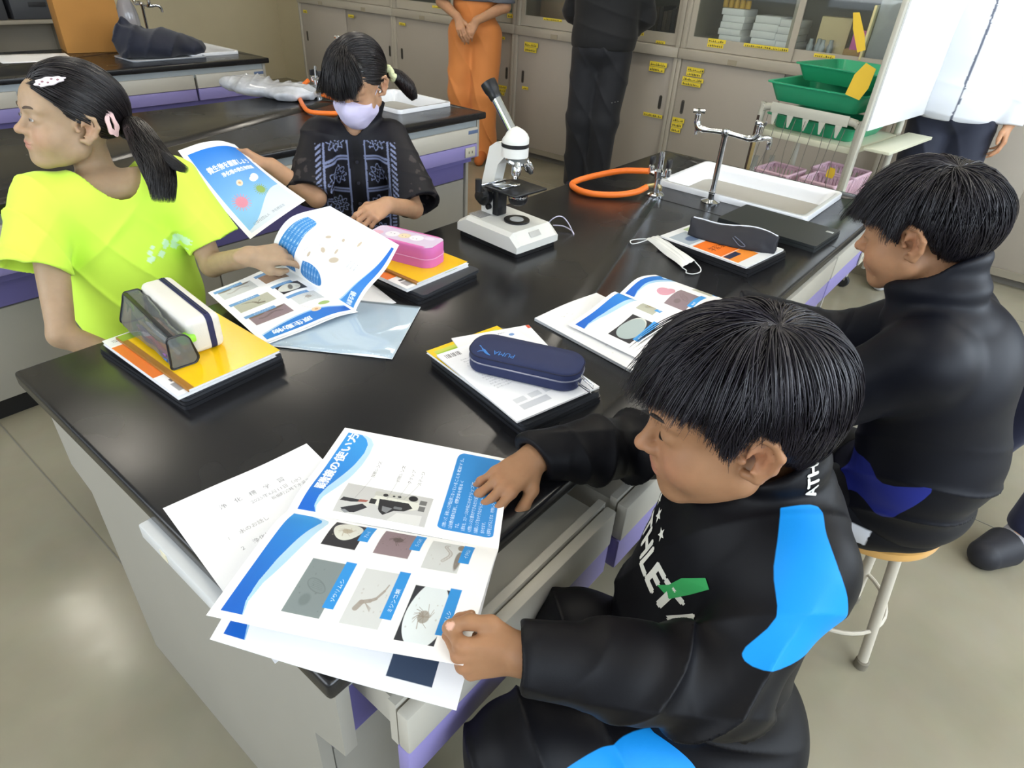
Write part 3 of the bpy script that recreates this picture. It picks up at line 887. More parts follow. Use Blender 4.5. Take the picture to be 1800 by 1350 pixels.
# right hand rests flat on the page, left hand pinches the page corner
H1R = Hand(J1['wrR'], (-.80, .10, -.16), (-.16, -.25, .95), False, [(14, 22, 12, 9), (18, 26, 14, 1), (22, 28, 16, -7), (26, 30, 18, -16)],
           [(.016, .018, -.008), (.036, .040, -.014), (.046, .066, -.020), (.046, .088, -.026)], .94)
H1L = Hand(J1['wrL'], (-.60, .70, -.10), (-.50, -.50, .20), True, [(60, 62, 30, 3), (66, 70, 34, 0), (68, 74, 36, -3), (66, 70, 34, -6)],
           [(.016, .016, -.010), (.034, .040, -.018), (.038, .066, -.020), (.034, .090, -.022)], .86)
fn1 = body_fn(B1, J1, [H1R, H1L])
B1.obj('body', fn1, (.0, -.62, .0), (.80, .25, 1.16), .0024, skin_mat(), skin_colors(B1, '9c7353', [H1R, H1L], lips='a9705c'))
eyelash(B1); brows(B1)

JK = black_fabric('tracksuit_cloth', '131319')
def jacket1_core(p):
    J = J1
    L = np.array((-.885, -.466, 0)); Fw = np.array((-.466, .885, 0)); Rb = np.stack([L, Fw, (0, 0, 1)], 1)
    d = ell(p, J['chest'], (.150, .112, .15), Rb)
    d = smin(d, ell(p, J['mid'] + Fw * .015, (.145, .130, .15), Rb), .06)
    d = smin(d, ell(p, J['pelvis'] + np.array((0, 0, .015)), (.160, .150, .075), Rb), .06)
    d = smin(d, cap(p, J['shL'], J['shR'], .058), .05)
    def sleeve(s, H, r):
        a = chain(p, [J['sh' + s], J['el' + s], J['el' + s] * .5 + J['wr' + s] * .5, J['wr' + s]], r, .03)
        w = np.exp(-((p - J['el' + s]) ** 2).sum(1) / .11 ** 2)
        ax = J['wr' + s] - J['el' + s]
        tw = np.array((.08, .02, .07)) if s == 'L' else np.array((.0, .06, .06))
        wf = np.exp(-((p - (J['wr' + s] * .6 + J['el' + s] * .4)) ** 2).sum(1) / .10 ** 2)
        a = a + ridge(p, 48, .016, ax + tw, 1 if s == 'L' else 2, 2.2) * np.minimum(1, w * 1.6) + ridge(p, 62, .007, ax - tw, 6, 2.0) * wf
        q = (p - J['wr' + s]) @ H.B
        inner = cap(q, (0, -.012, 0), (0, .05, 0), .028)
        a = smax(a, q[:, 1] - .004, .004)
        return smax(a, -inner, .003)
    d = smin(d, sleeve('L', H1L, [.062, .049, .042, .037]), .022)
    d = smin(d, sleeve('R', H1R, [.062, .050, .044, .037]), .03)
    wt = np.exp(-((p[:, 2] - J['mid'][2] + .06) / .10) ** 2)
    d += ridge(p, 36, .014, (.35, -.3, 1), 4, 2.2) * wt + ridge(p, 30, .008, (.8, .5, .5), 9, 2.2) + .003 * noise3(p, 20, 5)
    col = cap(p, J['neck'] + (.006, -.010, -.03), B1.h2w((0, -.040, -.052)), .076, .066)
    col = smax(col, (p - B1.h2w((0, -.015, -.062))) @ (B1.B @ np.array((0, .42, .91), F4)), .008)
    col += .002 * np.sin(((p - J['neck']) @ B1.B)[:, 2] * 160)
    d = smin(d, col, .02)
    d = smax(d, -cap(p, J['neck'] + (0, 0, .0), B1.h2w((0, -.030, -.03)), .050, .060), .004)
    return smax(d, .425 - p[:, 2], .006)
def panel_fabric(name, panel, **kw):
    """cloth with a second-colour panel whose edge is read from the 'panel' attribute"""
    m = black_fabric(name, '111111', **kw); nt = m.node_tree; b = nt.nodes['Principled BSDF']; src = b.inputs['Base Color'].links[0].from_socket
    at = nt.nodes.new('ShaderNodeAttribute'); at.attribute_name = 'panel'
    g = nt.nodes.new('ShaderNodeMapRange'); g.inputs[1].default_value = .495; g.inputs[2].default_value = .505; nt.links.new(at.outputs['Fac'], g.inputs[0])
    mx = nt.nodes.new('ShaderNodeMix'); mx.data_type = 'RGBA'; nt.links.new(g.outputs[0], mx.inputs[0]); nt.links.new(src, mx.inputs[6]); mx.inputs[7].default_value = lin(panel)
    nt.links.new(mx.outputs[2], b.inputs['Base Color']); return m
def panel_attr(me, W, panels):
    best = np.full(len(W), -1.0)
    for pts, N, dep in panels:
        pts = np.array([tuple(v) for v in spline(list(pts) + [pts[0]], 4)]); N = np.array(N, float); N /= np.linalg.norm(N)
        O = pts.mean(0); U = np.cross([0, 0, 1.0], N); U /= np.linalg.norm(U); V_ = np.cross(N, U); q = W - O; x, y = q @ U, q @ V_; Pq = np.stack([(pts - O) @ U, (pts - O) @ V_], 1)
        d = np.full(len(W), 9.0)
        for (x0, y0), (x1, y1) in zip(Pq, np.roll(Pq, -1, 0)):
            dx, dy = x1 - x0, y1 - y0; t_ = np.clip(((x - x0) * dx + (y - y0) * dy) / (dx * dx + dy * dy + 1e-12), 0, 1); d = np.minimum(d, np.hypot(x - x0 - t_ * dx, y - y0 - t_ * dy))
        s_ = np.where(inpoly(x, y, Pq), d, -d); best = np.maximum(best, np.minimum(s_, dep - np.abs(q @ N)))
    set_colors(me, np.tile((.5 + np.clip(best, -.05, .05) * 8)[:, None], (1, 3)), 'panel')
JK1 = panel_fabric('tracksuit_cloth', '148cdf')
J1_PANELS = [([(.405, -.305, .933), (.432, -.338, .938), (.402, -.359, .932), (.383, -.383, .913), (.385, -.410, .84), (.335, -.401, .835), (.285, -.375, .835), (.275, -.345, .845), (.313, -.358, .880), (.35, -.330, .905)], (-.45, -.38, .8), .10)]
def jcol1(me, pos, Q):
    set_colors(me, np.tile(linv('08080d'), (len(pos), 1))); panel_attr(me, pos + B1.loc, J1_PANELS)
B1.obj('jacket', jacket1_core, (.0, -.62, .36), (.82, .12, 1.02), .0028, JK1, jcol1)
SEATS = {'b1': (.395, -.285), 'b2': (1.19, -.375), 'g1': (.37, 1.27), 'g2': (1.12, 1.33)}
def seat_cut(d, p, P, key):
    """flatten the cloth where it rests on the stool"""
    c = SEATS[key]; r = np.hypot(p[:, 0] + P.loc[0] - c[0], p[:, 1] + P.loc[1] - c[1]); cut = .4215 - p[:, 2] - P.loc[2] - np.maximum(r - .150, 0) * 2.0
    return np.where(r < .25, smax(d, cut, .004), d)
def pants1(p):
    J = J1
    d = ell(p, J['pelvis'] + (0, 0, -.015), (.150, .140, .085))
    d = smin(d, chain(p, [J['hipL'], J['kneeL'], J['ankL'] + (0, 0, .04)], [.085, .064, .050], .03), .03)
    d = smin(d, chain(p, [J['hipR'], J['kneeR'], J['ankR'] + (0, 0, .04)], [.085, .064, .050], .03), .02)
    d += ridge(p, 34, .010, (.7, -.4, .3), 8) + .002 * noise3(p, 25, 9)
    return seat_cut(d, p, B1, 'b1')
P1_PANELS = [([(.140, -.170, .56), (.228, -.205, .57), (.291, -.238, .57), (.335, -.284, .57), (.385, -.318, .57), (.39, -.375, .52), (.344, -.352, .52), (.291, -.305, .52), (.20, -.25, .50), (.13, -.20, .52)], (-.55, -.55, .65), .08)]
def pcol1(me, pos, Q):
    set_colors(me, np.tile(linv('08080d'), (len(pos), 1))); panel_attr(me, pos + B1.loc, P1_PANELS)
B1.obj('trousers', pants1, (.02, -.60, .05), (.80, .06, .74), .0035, JK1, pcol1)
boots(B1, J1, MT('indoor_shoe', 'd8d8d8', .5))

# hair: short straight cut, fringe to the brows
def hl_boy(az):
    a = np.abs(az)
    return np.interp(a, [0, .55, 1.0, 1.25, 1.45, 1.75, 2.2, 3.15], [.060, .056, .042, -.004, .022, .006, -.050, -.066])
def cut_boy(az):
    a = np.abs(az)
    return np.interp(a, [0, .5, .85, 1.05, 1.25, 1.42, 1.6, 1.9, 2.3, 3.15], [.034, .037, .032, .014, -.012, .018, .030, -.010, -.046, -.056])
def hair_base(P, hairline, grow=.001, name='hair', sk=SK_ELL, col='15121a', extra=None):
    c0, rr = sk
    def fn(p):
        q = P.w2h(p); az = np.arctan2(q[:, 0], q[:, 1])
        d = ell(q, c0, rr + grow)
        d = smax(d, (hairline(az) - q[:, 2]) * .8, .006)
        if extra is not None: d = extra(q, d)
        return d * P.hs
    def at(me, pos, Q): set_colors(me, np.tile(linv(col), (len(pos), 1)))
    c = P.hc + P.loc
    return P.obj(name, fn, c - .17, c + .17, .0035, HAIR, at)
def hair_locks(P, N, S, parent, base='1b171f', name='hair_strands', rw=.0011, **kw):
    T, rng = hair_strands(N, S, **kw)
    W = (T.reshape(-1, 3) * P.hs) @ P.B.T + P.hc
    me = strands_mesh(name, W.reshape(T.shape), rng, rw, base, flip=True)
    o = link(name, me, HAIR, parent); o.parent = P.t
    return o
hb = hair_base(B1, hl_boy)
hair_locks(B1, 14000, 16, hb, rw=.0009, cut=cut_boy, whorl=np.array((.018, -.045, .118)), comb=(1.0, .10), lift=.012, hairline=hl_boy, clump=900, clumpk=.5, step=.0115, seed=3)

# printed lettering and badges pressed onto the jacket
from mathutils.bvhtree import BVHTree
def stamp(P, o, name, polys, O, U, N, m, off=.0012, V=None):
    """polys: 2D polygons in metres, laid on the cloth surface seen along -N from O"""
    bv = BVHTree.FromObject(o, bpy.context.evaluated_depsgraph_get()); N = Vector(N).normalized(); U = (Vector(U) - N * N.dot(Vector(U))).normalized(); V = N.cross(U); O = Vector(O) - Vector(P.loc.tolist()); a = MB()
    for pl in polys:
        Q = []
        for x, y in pl:
            s = O + U * x + V * y + N * .09; h = bv.ray_cast(s, -N, .25)
            Q.append((h[0] if h[0] is not None else s - N * .09) + N * off)
        if len(set(tuple(q) for q in Q)) > 2: a.poly(Q)
    r = a.build(name, m, P.t); return r
def glyphs(t, size, x0=0, y0=0, sub=1):
    Vv, T, w = text_tris(t); out = []
    for tt in T:
        tri = [[(Vv[k][0] * size + x0, Vv[k][1] * size + y0) for k in tt]]
        for _ in range(sub):
            nx = []
            for A, B_, C2 in tri:
                ab, bc, ca = ((A[0] + B_[0]) / 2, (A[1] + B_[1]) / 2), ((B_[0] + C2[0]) / 2, (B_[1] + C2[1]) / 2), ((C2[0] + A[0]) / 2, (C2[1] + A[1]) / 2); nx += [(A, ab, ca), (ab, B_, bc), (ca, bc, C2), (ab, bc, ca)]
            tri = nx
        out += tri
    return out
def bold(G, e): return [[(x + dx, y + dy) for x, y in t] for t in G for dx, dy in ((0, 0), (e, 0), (-e, 0), (0, e), (0, -e))]
def star(x, y, r): return [[(x, y), (x + r * cos(a) , y + r * sin(a)), (x + r * .42 * cos(a + pi / 5), y + r * .42 * sin(a + pi / 5))] for a in [pi / 2 + k * 2 * pi / 5 for k in range(5)]] + [[(x, y), (x + r * .42 * cos(a - pi / 5), y + r * .42 * sin(a - pi / 5)), (x + r * cos(a), y + r * sin(a))] for a in [pi / 2 + k * 2 * pi / 5 for k in range(5)]]
# ------------------------------------------------------------------ second boy, dark jacket
B2 = Person('boy', 'boy in a plain dark jacket with stand-up collar, seated beyond the foreground boy', (1.15, -.40, 0),
            (1.078, -.263, 1.075), None, (.016, .953, -.302), (.011, .302, .953), .95)
def j2():
    P = B2.P
    J = dict(pelvis=P((1.16, -.40, .50)), mid=P((1.11, -.425, .66)), chest=P((1.09, -.39, .82)), neck=P((1.06, -.325, .955)),
             shL=P((.965, -.35, .90)), shR=P((1.20, -.35, .90)), elL=P((.93, -.20, .73)), wrL=P((.97, .00, .79)),
             elR=P((1.27, -.18, .74)), wrR=P((1.16, .02, .79)), hipL=P((1.08, -.38, .485)), hipR=P((1.24, -.38, .485)),
             kneeL=P((1.03, -.03, .457)), kneeR=P((1.22, -.03, .457)), ankL=P((1.03, -.08, .09)), ankR=P((1.22, -.08, .09)),
             toeL=P((1.03, .03, .03)), toeR=P((1.22, .03, .03)))
    J['nb'] = B2.h2w((0, -.030, -.035)); return J
J2 = j2()
FL = [(14, 22, 12, 6), (18, 26, 14, 1), (22, 28, 16, -4), (26, 30, 18, -9)]
H2L = Hand(J2['wrL'], (.5, .8, -.2), (0, .15, .95), True, FL); H2R = Hand(J2['wrR'], (-.5, .8, -.2), (0, .15, .95), False, FL)
B2.obj('body', body_fn(B2, J2, [H2L, H2R]), (.78, -.64, .0), (1.45, .16, 1.24), .003, skin_mat(), skin_colors(B2, 'ab7f5e', [H2L, H2R], nails=False))
eyelash(B2); brows(B2)
JK2 = panel_fabric('navy_track_cloth', '2a3490')
def jacket2(p):
    J = J2
    d = ell(p, J['chest'], (.150, .118, .155)); d = smin(d, ell(p, J['mid'], (.158, .128, .15)), .06)
    d = smin(d, ell(p, J['pelvis'] + (.0, -.01, .015), (.165, .145, .08)), .06)
    d = smin(d, cap(p, J['shL'], J['shR'], .062), .05)
    for s, H in (('L', H2L), ('R', H2R)):
        a = chain(p, [J['sh' + s], J['el' + s], J['wr' + s]], [.068, .058, .042], .03)
        w = np.exp(-((p - J['el' + s]) ** 2).sum(1) / .12 ** 2)
        a += ridge(p, 50, .010, J['wr' + s] - J['el' + s], 3) * w
        q = (p - J['wr' + s]) @ H.B
        d = smin(d, smax(a, q[:, 1] - .004, .004), .03)
    wt = np.exp(-((p[:, 2] - .60) / .10) ** 2)
    d += ridge(p, 42, .013, (.35, .25, 1), 11) * wt + .003 * noise3(p, 18, 5)
    col = cap(p, J['neck'] + (.0, -.015, -.03), B2.h2w((0, -.030, -.060)), .082, .074)
    col = smax(col, (p - B2.h2w((0, 0, -.070))) @ (B2.B @ np.array((0, .30, .95), F4)), .010)
    col += .003 * np.sin(((p - J['neck']) @ B2.B)[:, 2] * 120 + 2 * noise3(p, 12, 1))
    d = smin(d, col, .02)
    return smax(smax(d, -cap(p, J['neck'], B2.h2w((0, -.025, -.03)), .054, .066), .004), .425 - p[:, 2], .006)
def jcol2(me, pos, Q):
    set_colors(me, np.tile(linv('0d0f18'), (len(pos), 1))); panel_attr(me, pos + B2.loc, [(J2_BLUE, (-1, -.25, .3), .09)])
J2_BLUE = [(1.0, -.26, .60), (1.0, -.33, .655), (1.0, -.37, .63), (1.0, -.44, .665), (1.0, -.425, .60), (1.0, -.40, .55), (1.0, -.35, .565), (1.0, -.31, .535)]
B2.obj('jacket', jacket2, (.80, -.66, .38), (1.42, .08, 1.12), .0032, JK2, jcol2)
def pants2(p):
    J = J2
    d = ell(p, J['pelvis'] + (0, .0, -.02), (.155, .14, .075))
    for s in 'LR': d = smin(d, chain(p, [J['hip' + s], J['knee' + s], J['ank' + s] + (0, 0, .04)], [.082, .062, .05], .03), .02)
    return seat_cut(d + .003 * noise3(p, 25, 9), p, B2, 'b2')
def pcol2(me, pos, Q):
    c = np.tile(linv('0a0b12'), (len(pos), 1)); W = pos + B2.loc
    c[(W[:, 0] < 1.06) & (W[:, 2] < .50) & (W[:, 2] > .455) & (W[:, 1] > -.40) & (W[:, 1] < -.10)] = linv('d8dae0')
    set_colors(me, c)
B2.obj('trousers', pants2, (.90, -.60, .05), (1.40, .02, .62), .004, JK2, pcol2)
boots(B2, J2, MT('indoor_shoe', 'd8d8d8', .5))
SK_B2 = SK_ELL
hb2 = hair_base(B2, hl_boy)
hair_locks(B2, 9000, 15, hb2, cut=lambda az: cut_boy(az) - np.where(np.abs(az) < .9, .008, 0), whorl=np.array((.01, -.055, .112)), comb=(1.0, .10), lift=.015, hairline=hl_boy, clump=500, clumpk=.55, step=.0125, seed=5, rw=.0011, base='1d1a20')

# ------------------------------------------------------------------ girl in the neon shirt
G1 = Person('girl', 'girl in a neon yellow-green t-shirt with a ponytail, looking away left', (.38, 1.22, 0),
            (.328, 1.249, 1.089), None, (-.983, .023, .175), (.175, -.023, .984), .94)
def jg1():
    P = G1.P
    J = dict(pelvis=P((.37, 1.27, .49)), mid=P((.36, 1.245, .66)), chest=P((.355, 1.23, .82)), neck=P((.350, 1.262, .950)),
             shL=P((.478, 1.175, .945)), shR=P((.222, 1.235, .942)), elL=P((.478, 1.075, .765)), wrL=P((.485, .905, .838)),
             elR=P((.135, 1.10, .70)), wrR=P((.24, .99, .62)), hipL=P((.44, 1.24, .485)), hipR=P((.30, 1.24, .485)),
             kneeL=P((.45, 1.03, .475)), kneeR=P((.27, 1.03, .475)), ankL=P((.45, 1.08, .09)), ankR=P((.27, 1.08, .09)),
             toeL=P((.45, .97, .03)), toeR=P((.27, .97, .03)))
    J['nb'] = G1.h2w((.0, -.025, -.035)); return J
JG1 = jg1()
HG1L = Hand(JG1['wrL'], (.78, -.22, -.10), (-.05, -.60, .78), True, [(18, 26, 14, 8), (24, 30, 16, 1), (30, 34, 18, -5), (34, 36, 20, -10)],
            [(.016, .018, -.008), (.034, .042, -.018), (.036, .066, -.024), (.032, .086, -.026)], .92)
HG1R = Hand(JG1['wrR'], (.7, -.4, -.1), (0, 0, 1), False, FL, sc=.92)
G1.obj('body', body_fn(G1, JG1, [HG1L, HG1R], sh=.031, slim=.95), (.0, .80, .0), (.74, 1.46, 1.26), .003, skin_mat(),
       skin_colors(G1, 'ab9074', [HG1L, HG1R], lips='b57a6c', nails=False))
def shirt1(p):
    J = JG1
    d = ell(p, J['chest'], (.140, .10, .16)); d = smin(d, ell(p, J['mid'] + (0, -.01, 0), (.150, .112, .16)), .06)
    d = smin(d, ell(p, J['pelvis'] + (0, 0, .02), (.158, .125, .09)), .06)
    d = smin(d, cap(p, J['shL'] + (-.01, 0, -.01), J['shR'] + (.01, 0, -.01), .058), .06)
    for s, sg in (('L', 1), ('R', -1)):
        a, b = J['sh' + s] + (0, 0, .0), J['el' + s] + (0, 0, 0)
        ax = b - a; l = np.linalg.norm(ax); ax = ax / l
        tip = a + ax * (.148 if s == 'R' else .165) + (.035 * sg * (1 if s == 'R' else .9), 0, 0)
        sl = cap(p, a, tip, .055, .064)
        u = (p - a) @ ((tip - a) / np.linalg.norm(tip - a)).astype(F4)
        hem = np.linalg.norm(tip - a) * .93
        sl = sl + ridge(p, 40, .007, (.9, .3, .2), 5 + sg)
        sl = smax(sl, u - hem, .003)
        inn = cap(p, a + (tip - a) * .5, tip + (tip - a) * .4, .052, .066)
        sl = smax(sl, -inn, .003)
        d = smin(d, sl, .022)
    d += ridge(p, 34, .010, (.8, -.2, .5), 7) * np.exp(-((p[:, 2] - .70) / .14) ** 2) + ridge(p, 30, .006, (-.6, .2, .8), 12) * np.exp(-((p[:, 2] - .86) / .06) ** 2)
    d += .002 * noise3(p, 16, 2)
    hole = cap(p, J['neck'] + (.0, -.015, -.012), G1.h2w((0, -.03, -.02)) + np.array((0, 0, 0)), .062, .058)
    hole = smin(hole, ell(p, J['neck'] + (.006, -.050, .026), (.062, .085, .082)), .03)
    return smax(smax(d, -hole, .003), .428 - p[:, 2], .006)
def scol1(me, pos, Q):
    c = np.tile(linv('d2f854'), (len(pos), 1)); W = pos + G1.loc
    r = random.Random(4)
    for i in range(16):
        u, v = r.uniform(-.05, .05), r.uniform(-.016, .016); s = r.uniform(.006, .011)
        m = (np.abs(W[:, 0] - (.395 + u)) + np.abs(W[:, 2] - (.815 + v + .15 * u)) < s) & (W[:, 1] < 1.15)
        c[m] = linv('d9fbd6')
    set_colors(me, c)
G1.obj('t_shirt', shirt1, (.0, .95, .38), (.76, 1.46, 1.02), .003, mat('neon_jersey', 'd2f854', .75, attr='col', spec=.2, sheen=.1), scol1)
def shorts1(p):
    J = JG1; d = ell(p, J['pelvis'] + (0, 0, -.02), (.150, .125, .07))
    for s in 'LR': d = smin(d, chain(p, [J['hip' + s], J['knee' + s], J['ank' + s] + (0, 0, .05)], [.080, .062, .045], .03), .02)
    return seat_cut(d, p, G1, 'g1')
def plain(col): return lambda me, pos, Q: set_colors(me, np.tile(linv(col), (len(pos), 1)))
G1.obj('trousers', shorts1, (.10, .86, .05), (.64, 1.46, .62), .005, JK, plain('17171c'))
boots(G1, JG1, MT('indoor_shoe', 'd8d8d8', .5))
def hl_girl(az):
    return np.interp(np.abs(az), [0, .5, .9, 1.2, 1.45, 1.75, 2.3, 3.15], [.064, .056, .034, .012, .014, .002, -.030, -.042])
SK_G = (np.array([0, -.012, .030]), np.array([.0755, .0945, .0825]))
def girl_hair(P, tiep, seed, hairline=hl_girl, n=7000, part=None, base='201b1c', bangs=None):
    b = hair_base(P, hairline, grow=.002, sk=SK_G, col='17130f')
    tp = np.array(tiep)
    def tie(Q, s):
        D = tp - Q; return D / (np.linalg.norm(D, axis=1)[:, None] + 1e-6)
    T, rng = hair_strands(n, 22, cut=lambda az: az * 0 - .08, whorl=tp, comb=(0, 0), lift=.009, hairline=hairline, clump=260, clumpk=.35, step=.0105, seed=seed, sk=SK_G, tie=tie, wob=.10, root=part)
    # stop at the tie
    dd = np.linalg.norm(T - tp, axis=2); hit = np.maximum.accumulate(dd < .016, axis=1)
    for i in range(1, T.shape[1]): T[:, i] = np.where(hit[:, i - 1][:, None], T[:, i - 1], T[:, i])
    W = (T.reshape(-1, 3) * P.hs) @ P.B.T + P.hc
    o = link('hair_strands', strands_mesh('hair_strands', W.reshape(T.shape), rng, .0010, base, flip=True), HAIR, P.t)
    return b
def tail(P, ctrl, rad, N, seed, name='ponytail', base='1c1818', curl=0, spread=1.0):
    """bundle of strands following control points; rad(t) is the bundle radius"""
    rng = np.random.default_rng(seed); C0 = np.array([tuple(v) for v in spline(ctrl, 7)]); S = len(C0)
    tn = np.gradient(C0, axis=0); tn /= np.linalg.norm(tn, axis=1)[:, None]
    a = np.cross(tn, (.3, .2, 1)); a /= np.linalg.norm(a, axis=1)[:, None]; b = np.cross(tn, a)
    th = rng.random(N) * 2 * pi; rr = np.sqrt(rng.random(N)); u = np.linspace(0, 1, S)
    R = np.array([rad(x) for x in u])
    ph = th[:, None] + curl * u[None] + .5 * np.sin(u[None] * 5 + rng.random((N, 1)) * 6)
    off = (a[None] * np.cos(ph)[..., None] + b[None] * np.sin(ph)[..., None]) * (rr[:, None] * R[None])[..., None]
    T = C0[None] + off
    end = 1 - .22 * rng.random(N) ** 2 * spread
    for k in range(N):
        m = int(end[k] * (S - 1)); T[k, m + 1:] = T[k, m]
    return link(name, strands_mesh(name, T, rng, .0011, base), HAIR, P.t)
girl_hair(G1, (.02, -.102, -.022), 21)
tw = G1.h2w((.02, -.104, -.024))
tail(G1, [tw, G1.P((.418, 1.165, 1.074)), G1.P((.404, 1.085, 1.038)), G1.P((.392, 1.035, 1.000)), G1.P((.375, 1.012, .955))],
     lambda u: .012 + .021 * min(1, u * 2.2) - .012 * max(0, u - .7) / .3, 1600, 31)
tail(G1, [tw, G1.P((.42, 1.13, 1.066)), G1.P((.415, 1.04, 1.035)), G1.P((.43, .985, 1.018))],
     lambda u: .012 + .009 * min(1, u * 2) - .015 * u * u, 500, 32, name='ponytail_side_lock')
mb = MB(); mb.lathe([(.009, -.006), (.014, -.004), (.015, 0), (.014, .004), (.009, .006)], n=16, M=tr(*tw) @ rot('Y', 1.2)); mb.build('hair_tie', MT('hair_tie', '2b2326', .7), G1.t)
# eye and clips
def eye(P, sx=1):
    mb = MB(); c = P.h2w((sx * .031, .0735, .0005))
    mb.lathe([(.0105 * sin(a), -.0105 * cos(a)) for a in np.linspace(.01, pi - .01, 12)], n=18, M=tr(*c))
    return mb
def open_eye(P):
    for sx in (1, -1):
        me = bpy.data.meshes.new('eye'); mb = MB()
        q = np.array((sx * .0305, .0862, -.0005)); pts = []
        for i in range(17):
            t = i / 16 * pi * 2
            pts.append(P.h2w(q + (.0105 * cos(t), -.0035 * abs(cos(t)) * (1 if cos(t) * sx > 0 else .3) + .0012, .0034 * sin(t) - .001)))
        mb.poly(pts[:-1]); w = mb.build('eye_white', MT('eye_white', 'cfc9c4', .3), P.t)
        mb = MB(); mb.poly([P.h2w(q + (.0038 * cos(t), .0022, .0034 * sin(t) - .001)) for t in np.linspace(0, 2 * pi, 14)[:-1]]); mb.build('iris', MT('iris', '1b1310', .15), w)
open_eye(G1); eyelash(G1); brows(G1, '54453a')
def clip_shape(P, c, ax, out, l, w, m, name, hole=False, bumpy=4, spots=None):
    """flat hair clip lying on the hair: c centre (head coords), ax long axis, out normal"""
    c = P.h2w(c); ax = P.B @ np.array(ax, float); out = P.B @ np.array(out, float)
    ax /= np.linalg.norm(ax); out -= ax * (ax @ out); out /= np.linalg.norm(out); s = np.cross(out, ax)
    M = basis(c, ax, s, out); n = 48; P2 = []
    for i in range(n):
        t = 2 * pi * i / n; r = 1 + .09 * sin(bumpy * t * 2 + .5)
        P2.append((l * cos(t) * r, w * (1 + .25 * cos(t)) * sin(t) * r))
    mb = MB()
    if hole:
        I2 = [(x * .52, y * .26) for x, y in P2]
        for z0, z1 in ((0, .0022),):
            va = [M @ Vector((x, y, z1)) for x, y in P2]; vb = [M @ Vector((x, y, z1 + .0006)) for x, y in I2]; vc = [M @ Vector((x, y, 0)) for x, y in P2]; vd = [M @ Vector((x, y, 0)) for x, y in I2]
            mb.loft([vd, vb, va, vc, vd], True, False)
    else: mb.prism(P2, 0, .0024, 'z', M)
    o = mb.build(name, m, P.t)
    if spots:
        mb = MB()
        for x, y, r in spots: mb.prism([(x + r * cos(t), y + r * .8 * sin(t)) for t in np.linspace(0, 2 * pi, 9)[:-1]], .0023, .0028, 'z', M)
        mb.build('brown_spots', MT('clip_spots', '8d6a72', .6), o)
    return o
clip_shape(G1, (.066, .052, .083), (-.35, .82, -.32), (.62, .45, .64), .027, .0085, MT('white_clip', 'e9dfe6', .4), 'white_hair_clip', spots=[(-.014, .001, .0026), (-.004, -.003, .0026), (.004, .003, .0024), (.013, -.001, .0028), (.019, .003, .002)])
clip_shape(G1, (.083, -.052, .010), (.06, -.22, -.95), (.96, -.20, .10), .027, .0125, MT('pink_clip', 'efc9c8', .4), 'pink_hair_clip', hole=True, bumpy=3)
clip_shape(G1, (.079, -.036, .026), (.1, -.45, .9), (.95, -.3, 0), .013, .0022, MT('red_pin', '9a4a44', .4), 'hair_pin', bumpy=0)

# ------------------------------------------------------------------ girl with the face mask
G2 = Person('girl', 'girl with a lavender face mask and black patterned shirt, holding up the brochure cover', (1.10, 1.30, 0),
            (1.072, 1.220, 1.102), None, (-.79, -.39, -.455), (-.41, -.21, .887), .93)
def jg2():
    P = G2.P
    J = dict(pelvis=P((1.12, 1.33, .49)), mid=P((1.11, 1.30, .66)), chest=P((1.09, 1.270, .82)), neck=P((1.082, 1.262, .965)),
             shL=P((1.155, 1.185, .940)), shR=P((.995, 1.315, .945)), elL=P((1.075, 1.005, .785)), wrL=P((.930, .955, .843)),
             elR=P((.875, 1.195, .815)), wrR=P((.805, 1.290, .898)), hipL=P((1.17, 1.28, .485)), hipR=P((1.05, 1.36, .485)),
             kneeL=P((1.08, 1.04, .475)), kneeR=P((.92, 1.10, .475)), ankL=P((1.08, 1.10, .09)), ankR=P((.92, 1.16, .09)),
             toeL=P((1.06, .98, .03)), toeR=P((.90, 1.04, .03)))
    J['nb'] = G2.h2w((.0, -.03, -.04)); return J
JG2 = jg2()
HG2L = Hand(JG2['wrL'], (-.75, -.12, -.10), (.15, -.60, .78), True, [(34, 40, 22, 7), (40, 46, 24, 1), (46, 50, 26, -5), (50, 54, 28, -10)],
            [(.016, .018, -.008), (.036, .042, -.022), (.036, .064, -.030), (.030, .082, -.034)], .88)
HG2R = Hand(JG2['wrR'], (-.42, .62, .34), (.25, .25, .95), False, [(20, 20, 10, 4), (24, 22, 12, 0), (28, 26, 14, -4), (30, 28, 16, -8)],
            [(.016, .018, -.008), (.030, .044, -.022), (.026, .068, -.030), (.020, .088, -.034)], .88)
G2.obj('body', body_fn(G2, JG2, [HG2L, HG2R], sh=.030, slim=.95), (.60, .84, .0), (1.36, 1.56, 1.30), .0032, skin_mat(),
       skin_colors(G2, 'b88f70', [HG2L, HG2R], nails=False))
eyelash(G2)
L2 = J_ = None
def g2frame():
    L = np.array(JG2['shL'] - JG2['shR'], float); L[2] = 0; L /= np.linalg.norm(L)
    return L, np.array((L[1], -L[0], 0.)) * -1
LG2 = g2frame()[0]; FG2 = np.array((-abs(LG2[1]), -abs(LG2[0]), 0.)); RG2 = np.stack([LG2, FG2, (0, 0, 1)], 1)
